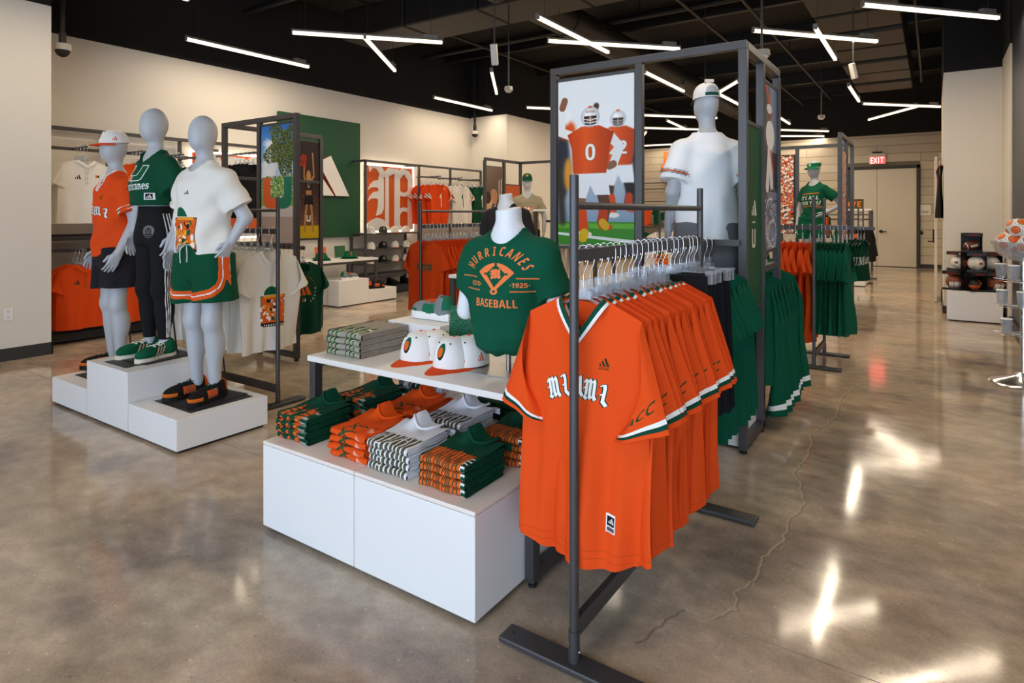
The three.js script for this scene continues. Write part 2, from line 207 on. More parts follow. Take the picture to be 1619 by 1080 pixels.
// ---------- exposed black ceiling: joists, ducts, conduits ----------
{
  const mDuct = std([0.03, 0.024, 0.017], 0.55, 0.2), mPipe = std([0.012, 0.0105, 0.009], 0.5, 0.2);
  for (let i = 0; i < 9; i++) { const z = -1.5 - i * 2.2; struct('trim_joist', [box(-8.7, 0.9, 4.7, 4.74, z - 0.05, z + 0.05), box(-8.7, 0.9, 4.96, 5.0, z - 0.05, z + 0.05), box(-8.7, 0.9, 4.74, 4.96, z - 0.006, z + 0.006)], mPipe); }
  const duct = thing('ceiling_duct', 'long flat black duct of seamed sections under the ceiling near the partition', 'duct');
  for (let k = 0; k < 9; k++) part('duct_section', duct, box(-1.35, -0.35, 4.1 + (k % 2) * 0.02, 4.6, -15.5 + k * 1.05, -15.5 + k * 1.05 + 0.86, 0.02), mDuct);
  part('duct_core', duct, box(-1.3, -0.4, 4.16, 4.55, -15.5, -6.0), mPipe);
  const d2 = thing('ceiling_duct', 'broad black duct running across the ceiling above the mannequin tower', 'duct');
  for (let k = 0; k < 5; k++) part('duct_section', d2, box(-7.6 + k * 1.32, -7.6 + k * 1.32 + 1.3, 4.15, 4.62, -7.3, -6.5, 0.03), mPipe);
  const d3 = thing('round_duct', 'round black duct crossing the ceiling over the wall displays', 'duct'); part('pipe', d3, rod(V(-4.6, 4.4, 1), V(-4.6, 4.4, -19), 0.24, 24), mPipe); for (let k = 0; k < 8; k++) part('collar', d3, rod(V(-4.6, 4.4, -1 - k * 2.4), V(-4.6, 4.4, -1.06 - k * 2.4), 0.255, 24), mPipe);
  const pipes = [[[-6.9, 4.55, 0], [-6.9, 4.55, -19]], [[-3.0, 4.5, 1], [-3.0, 4.5, -19]], [[-2.3, 4.58, 1], [-2.3, 4.58, -19]], [[-8.6, 4.5, -5.5], [0.8, 4.5, -5.5]], [[-8.6, 4.62, -9.4], [0.8, 4.62, -9.4]], [[-0.2, 4.3, -1], [-0.2, 4.3, -16]]];
  pipes.forEach(([a, b], i) => { const t = thing('conduit', ['thin black conduit over the left wall fixtures', 'thin black conduit above the aisle of hanging racks', 'second thin conduit close beside the one above the racks', 'black sprinkler pipe crossing over the front towers', 'black sprinkler pipe crossing over the middle of the shop', 'thin black conduit above the aisle to the back door'][i], 'pipe'); part('pipe', t, rod(V(...a), V(...b), i > 2 && i < 5 ? 0.045 : 0.025), mPipe); part('clamps', t, [0.1, 0.3, 0.5, 0.7, 0.9].map((k) => rod(V(...a).lerp(V(...b), k), V(...a).lerp(V(...b), k).add(V(0, 5 - a[1], 0)), 0.008, 6)), mPipe); });
}
// ---------- hanging light bars ----------
{
  const glow = std([0.9, 0.8, 0.65], 0.5); glow.emissive.setRGB(...BAR_COLOR); glow.emissiveIntensity = BAR_GLOW;
  const mBar = std([0.25, 0.23, 0.2], 0.5, 0.2), S = 2.24 / 1.94, Y = 3.7, LEN = 1.86;
  // start of each bar and its bearing in plan, degrees
  const bars = [[-6.89, -3.69, -89, 'long lit bar above the capped mannequin'], [-5.70, -4.20, -48, 'lit bar crossed over by another above the tree poster tower'], [-5.19, -4.75, -123, 'lit bar crossing the one above the tree poster tower'], [-6.92, -7.87, -89, 'lit bar high beside the glowing letter sign'], [-4.98, -6.84, -123, 'steep short-looking lit bar between the white camera and the letter sign'], [-3.245, -5.24, -90, 'bright lit bar crossing another above the bust forms'], [-3.59, -6.02, -46.5, 'lit bar passing behind the bright one above the bust forms'], [-3.28, -8.09, -90, 'lit bar seen through the open tower beside the white cap'], [-0.54, -6.63, -48, 'lit bar closest to the partition wall, high over the aisle'], [-1.58, -6.91, -49, 'lit bar crossed by a steep one above the front tower corner'], [-1.02, -7.16, -90, 'steep lit bar crossing the one above the front tower corner'], [-1.06, -10.66, -90, 'small steep lit bar over the aisle in front of the back door'], [-1.03, -12.59, -45, 'lit bar over the aisle meeting a slanted one near the partition'], [-1.10, -14.80, 57, 'slanted lit bar touching the one near the partition'],
    [-6.17, -9.58, -48, 'lit bar cut off by the front tower post above the orange panel'], [-4.74, -11.62, -47, 'faint long lit bar seen through the tower beside the sleeve'], [-6.86, -11.2, -88, 'lit bar end beside the football poster, low over the cream wall'], [-4.6, -12.53, -94, 'bright short lit bar seen through the tower above the white sleeve'], [-5.43, -13.35, -45, 'thin lit bar seen through the tower below the bright short one'], [-5.59, -13.9, -117, 'tiny lit bar end seen through the tower next to its post'], [-6.86, -16.84, -8, 'last thin lit bar seen through the tower above the board wall'], [-2.36, -9.4, -124, 'lit bar rising behind the white cap'], [-2.89, -10.0, -89, 'lit bar falling behind the white cap'], [-2.57, -12.9, -90, 'lit bar end just clear of the rear tower post'], [-3.2, -15.2, -44, 'flat lit bar near the ceiling edge above the crowd poster'], [-3.6, -16.4, -34, 'smallest lit bar above the crowd poster'], [-2.2, -2.4, -48, 'lit bar overhead out of the frame above the racks'], [-5.6, -1.4, -90, 'lit bar overhead out of the frame above the plinths'], [0.6, -2.2, -90, 'lit bar overhead out of the frame above the aisle'], [-1.4, 0.6, -48, 'lit bar overhead behind the camera'], [-4.2, 0.9, -123, 'lit bar overhead behind the camera by the windows'], [1.2, -4.2, -123, 'lit bar overhead out of the frame by the open side']];
  const r = LEN / 2;
  const g = { housing: box(-0.022, 0.022, 0.03, 0.055, -r, r, 0.004), diffuser: box(-0.022, 0.022, -0.01, 0.03, -r, r, 0.008), caps: [box(-0.026, 0.026, -0.012, 0.058, -r - 0.012, -r, 0.003), box(-0.026, 0.026, -0.012, 0.058, r, r + 0.012, 0.003)], cable: rod(V(0, 0.055, 0), V(0, CH - Y, 0), 0.003, 6), box: box(-0.03, 0.03, 0.055, 0.1, r - 0.25, r - 0.06, 0.004) };
  for (const [x, z, deg, label] of bars) {
    const a = deg * D2R, cx = x * S + Math.cos(a) * r, cz = z * S + Math.sin(a) * r;
    const t = thing('light_bar', label, 'light bar', [cx, Y, cz], -a + PI / 2, 'light bars hung from the black ceiling');
    part('housing', t, g.housing, mBar); part('diffuser', t, g.diffuser, glow, 'glowing warm white diffuser'); for (const c of g.caps) part('end_cap', t, c, mBar); part('driver', t, g.box, mBar);
    for (const s of [-1, 1]) { const w = part('cable', t, g.cable, M.dark); w.position.z = s * (r - 0.15); }
    const l = new THREE.RectAreaLight(new THREE.Color(...BAR_COLOR), BAR_POWER, 0.04, LEN); l.name = 'light_bar_light'; l.position.set(cx, Y - 0.016, cz); l.rotation.set(-PI / 2, 0, Math.PI / 2 - a - PI / 2 + PI / 2, 'YXZ'); l.rotation.set(0, 0, 0); l.lookAt(cx, 0, cz); l.rotation.order = 'YXZ'; l.rotation.set(-PI / 2, -a + PI / 2, 0, 'YXZ'); l.castShadow = true; scene.add(l);
  }
}
// ---------- lettering ----------
// broad-nib blackletter, drawn stroke by stroke in a unit box (y down)
const NIB = { M: [[[.02, .24], [.14, .1], [.22, .22], [.22, .78], [.12, .9], [.3, .98]], [[.22, .24], [.44, .06], [.52, .2], [.52, .8], [.62, .92]], [[.52, .24], [.76, .06], [.84, .2], [.84, .8], [.98, .94]], [[.02, .5], [.22, .42]]], I: [[[.2, .1], [.44, .04], [.5, .2], [.5, .8], [.8, .96]], [[.3, .5], [.5, .46]]], A: [[[.1, .32], [.22, .1], [.5, .16], [.74, .06], [.74, .8], [.92, .94]], [[.74, .46], [.28, .58], [.2, .8], [.34, .94], [.74, .76]], [[.36, .16], [.3, .5]]] };
function nibLetter(g, ch, x, y, w, h, pen, color) { const a = -40 * D2R, nx = Math.cos(a) * pen / 2, ny = Math.sin(a) * pen / 2; g.fillStyle = color; for (const st of NIB[ch]) for (let i = 0; i < st.length - 1; i++) { const p = [x + st[i][0] * w, y + st[i][1] * h], q = [x + st[i + 1][0] * w, y + st[i + 1][1] * h]; g.beginPath(); g.moveTo(p[0] - nx, p[1] - ny); g.lineTo(p[0] + nx, p[1] + ny); g.lineTo(q[0] + nx, q[1] + ny); g.lineTo(q[0] - nx, q[1] - ny); g.closePath(); g.fill(); g.strokeStyle = color; g.lineWidth = pen * 0.22; g.lineJoin = 'round'; g.stroke(); } }
function blackWord(g, word, x, y, w, h, fill, edge, arch = 0) { const n = word.length, cw = w / n; for (const [pen, col] of [[0.42, edge], [0.25, fill]]) for (let i = 0; i < n; i++) { const t = (i + 0.5) / n - 0.5; g.save(); g.translate(x + (i + 0.5) * cw, y + arch * t * t * 4); g.rotate(arch ? t * 0.55 : 0); nibLetter(g, word[i], -cw * 0.44, 0, cw * 0.88, h, h * pen * 0.6, col); g.restore(); } }
function bars3(g, x, y, s, col) { g.fillStyle = col; [[0, .62, .24], [.3, .32, .3], [.62, 0, .36]].forEach(([a, t, w]) => { g.beginPath(); g.moveTo(x + a * s - .02 * s, y + (t + .16) * s); g.lineTo(x + (a + w * .55) * s, y + t * s); g.lineTo(x + (a + w * .55 + (1 - t) * .42) * s, y + s); g.lineTo(x + (a + w * .55 + (1 - t) * .42 - w) * s, y + s); g.closePath(); g.fill(); }); }
function splitU(g, x, y, w, h, left, right, edge, lw) { // the split letter: two half strokes
  const t = w * 0.26, path = (s) => { g.beginPath(); const X = (k) => x + w / 2 + s * k * w / 2; g.moveTo(X(1), y); g.lineTo(X(1), y + h * .68); g.quadraticCurveTo(X(1), y + h, X(.4), y + h); g.lineTo(X(0.02), y + h); g.lineTo(X(0.02), y + h - t * .8); g.quadraticCurveTo(X(1 - 2 * t / w), y + h - t * .8, X(1 - 2 * t / w), y + h * .6); g.lineTo(X(1 - 2 * t / w), y); g.closePath(); };
  for (const [s, c] of [[-1, left], [1, right]]) { path(s); if (edge) { g.strokeStyle = edge; g.lineWidth = lw; g.lineJoin = 'round'; g.stroke(); } path(s); g.fillStyle = c; g.fill(); } }
function arcText(g, text, cx, cy, r, a0, a1, font, color, sx = 1) { g.fillStyle = color; g.font = font; g.textAlign = 'center'; g.textBaseline = 'alphabetic'; const n = text.length; for (let i = 0; i < n; i++) { const a = lerp(a0, a1, n > 1 ? i / (n - 1) : 0.5); g.save(); g.translate(cx + Math.sin(a) * r, cy - Math.cos(a) * r); g.rotate(a); g.scale(sx, 1); g.fillText(text[i], 0, 0); g.restore(); } }
const textIn = (g, s, x, y, w, font, color) => { g.save(); g.font = font; g.fillStyle = color; g.textAlign = 'center'; const m = g.measureText(s).width; g.translate(x, y); g.scale(w / m, 1); g.fillText(s, 0, 0); g.restore(); };
// a generic fan print: blocks of warm colour in a stamped shape
function burstPrint(g, x, y, w, h, seed) { const r = rng(seed); g.fillStyle = '#1d1c1b'; g.fillRect(x - 2, y + h * .28, w + 4, h * .68); g.fillStyle = '#e0641f'; g.fillRect(x + 2, y + h * .3, w - 4, h * .6); for (let i = 0; i < 46; i++) { g.fillStyle = ['#f2a32b', '#e2531a', '#1d1c1b', '#f4efe4', '#0b5a3c', '#e88a2a'][Math.floor(r() * 6)]; g.beginPath(); g.ellipse(x + r() * w, y + h * (.34 + r() * .52), w * (.03 + r() * .09), h * (.015 + r() * .045), r() * 3, 0, 7); g.fill(); } g.fillStyle = '#0b5a3c'; g.beginPath(); g.arc(x + w * .42, y + h * .26, w * .3, PI, 2 * PI); g.fill(); g.fillStyle = '#f0a030'; g.fillRect(x + w * .1, y + h * .27, w * .8, h * .06); g.fillStyle = '#1d1c1b'; g.fillRect(x + w * .08, y + h * .92, w * .84, h * .07); g.fillStyle = '#f4efe4'; for (let i = 0; i < 9; i++) g.fillRect(x + w * (.12 + i * .085), y + h * .935, w * .045, h * .04); }

// ---------- clothes on hangers ----------
// local frame: the bar's top edge at y = 0, the front faces +z, the shoulders run along x
function shirtParts(o) {
  const { S = 0.225, W = 0.265, H = W, L = 0.72, n = 0.085, dF = 0.1, dB = 0.02, vee = false, drop = 0.062, arm = 0.23, sl = 0.22, ang = 36, cw = 0.19, T = 0.026, fold = 1, seed = 1, nk = -0.165, tail = 0, res = 1 } = o;
  const r = rng(seed * 97 + 5), p1 = r() * 6, p2 = r() * 6, p3 = r() * 6, tw = (r() - 0.5) * 0.1 * fold, lean = (r() - 0.5) * 0.03 * fold, va = arm / (L - drop);
  const top = (x, front) => { const a = Math.abs(x); if (a < n) { const q = a / n, d = front ? dF : dB; return nk - d * (vee && front ? 1 - q : Math.sqrt(Math.max(0, 1 - q * q)) * 0.9 + (1 - q) * 0.1); } return nk - drop * (a - n) / (S - n); };
  const wx = (v) => (v < va ? lerp(S, W, smooth(0, 1, v / va)) : lerp(W, H, (v - va) / (1 - va)));
  const wave = (x, y) => { const k = smooth(nk - 0.12, nk - L, y); return fold * k * (0.02 * Math.sin(x * 21 + p1 + y * 2.2) + 0.012 * Math.sin(x * 43 + p2 - y * 3) + 0.006 * Math.sin(x * 71 + p3)) + tw * x * k * 2 + lean * k; };
  const CU = [(r() - 0.6) * 0.045 * fold, (r() - 0.65) * 0.05 * fold];
  const P = (u, v, s) => { // s: +1 front, -1 back
    const x = u * wx(v), y0 = top(u * S, s > 0), y1 = nk - L - tail * (s > 0 ? 0.6 : 1) * (1 - u * u), y = lerp(y0, y1, v), a = Math.abs(u * S);
    const tn = a < n ? 0.045 * Math.sqrt(1 - (a / n) ** 2) : 0.004, tb = T * Math.sqrt(Math.max(0, 1 - u * u)) * (0.8 + 0.5 * smooth(0.2, 0.9, v)) + 0.0015;
    return [x, y, s * lerp(tn, tb, smooth(0, 0.22, v)) + wave(x, y) + (u > 0 ? CU[1] : CU[0]) * smooth(0.3, 1, v) * smooth(0.35, 1, Math.abs(u))];
  };
  const E = (sd, b, s) => P(sd, b * va, s);
  const cr = ang * D2R, dir = [Math.sin(cr), -Math.cos(cr)], perp = [-Math.cos(cr), -Math.sin(cr)], sz = [(r() - 0.3) * 0.05 * fold, (r() - 0.3) * 0.05 * fold];
  const Q = (sd, a, b, s, off = 0) => { const e = E(sd, b, s), tip = P(sd, 0, s), cx = Math.abs(tip[0]) + dir[0] * sl + perp[0] * cw * b, cy = tip[1] + dir[1] * sl + perp[1] * cw * b; const q = Math.sin(PI * b) ** 0.6; const z = s * (T * 0.95 * q + 0.0015 + off * (0.3 + 0.7 * q)) + sz[sd > 0 ? 1 : 0] * a + lerp(wave(e[0], e[1]), 0.008 * fold * Math.sin(b * 9 + p2 + a * 3), a); return [sd * (lerp(Math.abs(e[0]), cx, a) + off * 0.4), lerp(e[1], cy, a), z]; };
  const nu = Math.round(30 * res), nv = Math.round(34 * res), uv = (q) => [(q[0] + 0.32) / 0.64, (q[1] + 1.0) / 1.0], A = {};
  A.front = sheet((u, v) => P(2 * u - 1, v, 1), nu, nv, uv); A.back = flip(sheet((u, v) => P(2 * u - 1, v, -1), nu, nv, uv));
  const sv = (a0, a1, off = 0, both = true) => [1, -1].map((sd) => { const f = (s) => { const g = sheet((u, v) => Q(sd, lerp(a0, a1, v), u, s, off), 9, Math.max(2, Math.round(12 * res * (a1 - a0))), (q, u, v) => [1 - u, 1 - v]); return (s * sd > 0) ? g : flip(g); }; return both ? mergeGeometries([norm(f(1)), norm(f(-1))]) : f(1); });
  A.sleeves = sl ? sv(0, 1) : []; A.band = (a0, a1, off = 0.0012, both = true) => sv(a0, a1, off, both);
  const neck = []; for (let i = 0; i <= 14; i++) { const x = lerp(-n, n, i / 14); neck.push(V(...P(x / S, 0, 1)).add(V(0, 0, 0.001))); } for (let i = 13; i > 0; i--) { const x = lerp(-n, n, i / 14); neck.push(V(...P(x / S, 0, -1))); }
  const ribbon = (w0, w1, off) => { const pts = neck; return sheet((u, v) => { const k = Math.min(27, Math.round(u * 28) % 28), p = pts[k]; const cx = p.x * (1 - 0.1 * 0), fr = k <= 14 ? 1 : 0.6; const out = lerp(w0, w1, v) * (fr), l = Math.hypot(p.x, 0.06) ; return [p.x + (p.x / l) * out * 0.8, p.y - out * (1 - Math.abs(p.x) / n * 0.55), p.z + (k <= 14 ? 1 : -1) * off]; }, 28, 2); };
  A.ribbon = ribbon; A.P = P; A.hem = (v0, off = 0.001) => sheet((u, v) => { const q = P(2 * u - 1, lerp(v0, 1, v), 1); q[2] += off; return q; }, nu, 2);
  A.patch = (u0, u1, v0, v1, off = 0.0015) => sheet((u, v) => { const q = P(lerp(u0, u1, u), lerp(v0, v1, v), 1); q[2] += off; return q; }, 12, 10, (q, u, v) => [u, 1 - v]);
  return A;
}
const hookGeo = new THREE.TubeGeometry(new THREE.CatmullRomCurve3([[-0.015, -0.05], [-0.017, -0.012], [-0.012, 0.006], [0, 0.011], [0.012, 0.006], [0.017, -0.012], [0.015, -0.055], [0.002, -0.085], [0, -0.13]].map(([x, y]) => V(x, y, 0))), 22, 0.0022, 5);
const armsGeo = join([tube([V(-0.195, -0.238, 0), V(-0.12, -0.204, 0), V(-0.04, -0.176, 0), V(0, -0.16, 0), V(0.04, -0.176, 0), V(0.12, -0.204, 0), V(0.195, -0.238, 0)], 0.006, 18, 6).scale(1, 1, 0.4), box(-0.014, 0.014, -0.165, -0.105, -0.006, 0.006, 0.003), box(-0.03, 0.03, -0.172, -0.14, -0.004, 0.004, 0.002)]);
function addHanger(t) { const h = part('hanger', t, armsGeo, M.clear); part('hook', h, hookGeo, M.chrome); return h; }
const clipGeo = join([rod(V(-0.19, -0.135, 0), V(0.19, -0.135, 0), 0.003, 6), box(-0.185, -0.155, -0.185, -0.13, -0.009, 0.009, 0.003), box(0.155, 0.185, -0.185, -0.13, -0.009, 0.009, 0.003), box(-0.03, 0.03, -0.16, -0.11, -0.006, 0.006, 0.003)]);
// a plain short or long sleeved top; look: colours and what is printed
function makeTop(name, o) {
  const A = shirtParts(o), t = new THREE.Group(); t.name = name;
  const m = fabric(o.color), mf = o.print ? printed(o.print) : m;
  part('front_panel', t, A.front, mf); part('back_panel', t, A.back, m);
  for (const s of A.sleeves) part('sleeve', t, s, o.sleeveColor ? fabric(o.sleeveColor) : m);
  const mc = fabric(o.collar || o.color);
  part('collar', t, A.ribbon(-0.004, o.collarW || 0.02, 0.0025), mc);
  if (o.collar2) part('collar_trim', t, A.ribbon(0.014, 0.03, 0.0022), fabric(o.collar2));
  for (const [a0, a1, c] of o.bands || []) for (const g of A.band(a0, a1)) part('cuff_stripe', t, g, fabric(c));
  if (o.sleeveText) part('sleeve_lettering', t, A.band(0.62, 0.8, 0.0015, false)[0], o.sleeveText);
  for (const [u0, u1, v0, v1, tex] of o.patches || []) part('patch', t, A.patch(u0, u1, v0, v1), printed(tex));
  if (o.hanger !== false) addHanger(t);
  return t;
}
// long loose trousers or shorts clipped at the waist
function makeBottom(name, o) {
  const { w = 0.18, L = 0.55, leg = 0.13, color, seed = 1, T = 0.022 } = o, t = new THREE.Group(), r = rng(seed * 31), ph = r() * 6; t.name = name; const top = -0.15, m = fabric(color);
  const P = (sd, u, v, s) => { const xo = lerp(w, w + 0.02, v), x0 = v < 0.3 ? 0 : 0.008 * smooth(0.3, 0.5, v), x = sd * lerp(x0, xo, u), y = top - v * L; return [x, y, s * (T * Math.sin(PI * clamp(u * 0.94 + 0.03)) ** 0.6 * (0.4 + v) + 0.002) + 0.012 * v * Math.sin(x * 38 + ph)]; };
  for (const sd of [-1, 1]) part('leg', t, [1, -1].map((s) => { const g = sheet((u, v) => P(sd, u, v, s), 10, 14); return s * sd > 0 ? g : flip(g); }), m);
  part('waistband', t, box(-w - 0.002, w + 0.002, top - 0.035, top + 0.002, -0.011, 0.011, 0.004), fabric(o.band || color));
  if (o.stripe) for (const sd of [-1, 1]) part('side_stripe', t, [1, -1].map((s) => { const g = sheet((u, v) => { const q = P(sd, lerp(0.72, 0.95, u), v, s); q[2] += s * 0.0015; return q; }, 3, 14); return s * sd > 0 ? g : flip(g); }), fabric(o.stripe));
  const h = part('hanger', t, clipGeo, M.clear); part('hook', h, hookGeo, M.chrome);
  return t;
}
// hang copies of some prototypes along a bar; label(i) gives each its own words
function hang(protos, n, start, step, turn, label, category, group, seed = 1, wob = 0.07) {
  const r = rng(seed * 7 + 3), out = [];
  for (let i = 0; i < n; i++) {
    const src = protos[i % protos.length], t = src.clone(); t.name = numbered(src.name); scene.add(t);
    const j = i === 0 ? 0 : 1; t.position.set(start[0] + step[0] * (i + (r() - 0.5) * 0.35 * j), start[1] + step[1] * i, start[2] + step[2] * (i + (r() - 0.5) * 0.35 * j)); t.rotation.set((r() - 0.5) * 0.05 * j, turn + (r() - 0.5) * 2 * wob * j, (r() - 0.5) * 0.04 * j, 'YXZ');
    tag(t, label(i, n), category, group); out.push(t);
  }
  return out;
}
const nth = (what, from, where) => (i, n) => (i === 0 ? `front ${what} ${where}` : `${ORD[i]} ${what} from the ${from}`);

// ---------- frames and racks ----------
const bar = (x0, x1, y0, y1, z0, z1) => box(x0, x1, y0, y1, z0, z1, 0.003);
function post(t, x, z, h, s = 0.05, y0 = 0.02, mat = M.frame) { const p = part('post', t, bar(x - s / 2, x + s / 2, y0, h, z - s / 2, z + s / 2), mat); part('levelling_foot', p, [cyl(0.022, 0.022, 0.012, x, 0, z, 14), cyl(0.01, 0.01, y0 - 0.006, x, 0.008, z, 10)], M.black); return p; }
const beamX = (t, x0, x1, y, z, s = 0.05, name = 'beam') => part(name, t, bar(x0, x1, y - s / 2, y + s / 2, z - s / 2, z + s / 2), M.frame);
const beamZ = (t, x, y, z0, z1, s = 0.05, name = 'beam') => part(name, t, bar(x - s / 2, x + s / 2, y - s / 2, y + s / 2, Math.min(z0, z1), Math.max(z0, z1)), M.frame);
// a round-post clothes rack of length len along its local -z, first post at the origin
function clothesRack(label, x, z, len, turn, group, foot = 0.27, h = 1.586) {
  const t = thing('clothes_rack', label, 'clothes rack', [x, 0, z], turn, group);
  for (const k of [0, -len]) {
    const p = part('post', t, cyl(0.0152, 0.0152, h - 0.03, 0, 0.028, k, 24), M.frame); part('post_cap', p, sph(0.0152, 0, h - 0.003, k, 16, 1, 0.25, 1), M.frame);
    part('socket', t, [cyl(0.0185, 0.0185, 0.1, 0, 0.024, k, 24)], M.frame); const f = part('foot', t, box(-foot, foot, 0.006, 0.026, k - 0.042, k + 0.042, 0.006), M.frame);
    for (const s of [-1, 1]) { part('bolt', f, sph(0.006, s * (foot - 0.035), 0.026, k, 10, 1, 0.5, 1), M.dark); part('pad', f, cyl(0.02, 0.02, 0.007, s * (foot - 0.05), 0, k, 14), M.black); }
    part('screw', t, [sph(0.0045, -0.019, 0.075, k, 10), sph(0.0045, 0.019, 0.06, k, 10)], M.chrome);
  }
  part('top_bar', t, rod(V(0, h - 0.1, -0.006), V(0, h - 0.1, -len + 0.006), 0.0125, 20), M.frame);
  part('hanging_bar', t, bar(-0.007, 0.007, 1.305, 1.345, -len + 0.006, -0.006), M.frame);
  part('low_beam', t, bar(-0.012, 0.012, 0.1, 0.16, -len + 0.006, -0.006), M.frame);
  return t;
}
// ---------- front rack: orange jerseys, dark shorts ----------
clothesRack('grey metal rack of orange jerseys standing closest in the aisle', -0.953, -1.76, 1.3, 0);
const jerseyTex = canvas(1024, 1600, (g, w, h) => { // 0.64 m by 1 m
  g.fillStyle = C.orange; g.fillRect(0, 0, w, h); const sx = w / 0.64, y0 = (v) => (-v) * h;
  blackWord(g, 'MIAMI', 305, 668, 400, 112, '#f1efe9', '#0a3b2a', 52);
  bars3(g, 628, 560, 46, '#3a3214'); textIn(g, 'adidas', 652, 625, 56, 'bold 26px sans-serif', '#3a3214');
  g.strokeStyle = 'rgba(120,35,5,.35)'; g.lineWidth = 3; g.strokeRect(-5, h * 0.965, w + 10, 40);
  g.fillStyle = '#f0eee8'; g.fillRect(672, 1350, 58, 92); g.fillStyle = '#15161a'; g.fillRect(678, 1362, 46, 48); bars3(g, 686, 1370, 28, '#f0eee8'); g.fillStyle = '#55585e'; g.fillRect(678, 1416, 46, 20);
});
const accTex = canvas(256, 128, (g, w, h) => { g.fillStyle = C.orange; g.fillRect(0, 0, w, h); g.save(); g.translate(128, 98); g.transform(1, 0, -0.25, 1, 0, 0); textIn(g, 'ACC', 0, 0, 190, 'bold 96px sans-serif', '#33401f'); g.restore(); g.fillStyle = C.orange; g.fillRect(20, 62, 60, 7); });
const mAcc = printed(accTex);
const jerseyProtos = [1, 2, 3, 4].map((s) => makeTop('orange_jersey', { seed: s * 3, S: 0.208, W: 0.233, H: 0.236, L: 0.82, n: 0.08, dF: 0.125, vee: true, sl: 0.34, ang: 18, cw: 0.2, T: 0.036, fold: s === 1 ? 1.15 : 2.2, tail: 0.07, color: C.orange, print: jerseyTex, collar: '#0b4a35', collarW: 0.016, collar2: '#eceae4', bands: [[0.86, 0.905, '#eceae4'], [0.905, 0.95, '#0b4030']], sleeveText: mAcc }));
hang(Array.from({ length: 15 }, (_, i) => jerseyProtos[i ? 1 + (i % 3) : 0]), 15, [-0.968, 1.345, -1.853], [0.001, 0, -0.05], 0, nth('orange baseball jersey', 'front of the closest rack', 'of the closest rack with old-style lettering across the chest'), 'jersey', 'orange jerseys on the closest rack', 4, 0.09);
const darkShort = [1, 2].map((s) => makeBottom('black_trousers', { seed: s, color: '#1c1b1d', L: 0.62, w: 0.165 }));
hang(darkShort, 6, [-0.953, 1.345, -2.64], [0.004, 0, -0.055], 0, (i) => `${ORD[i]} pair of black trousers behind the orange jerseys on the closest rack`, 'trousers', 'black trousers behind the orange jerseys', 9, 0.05);

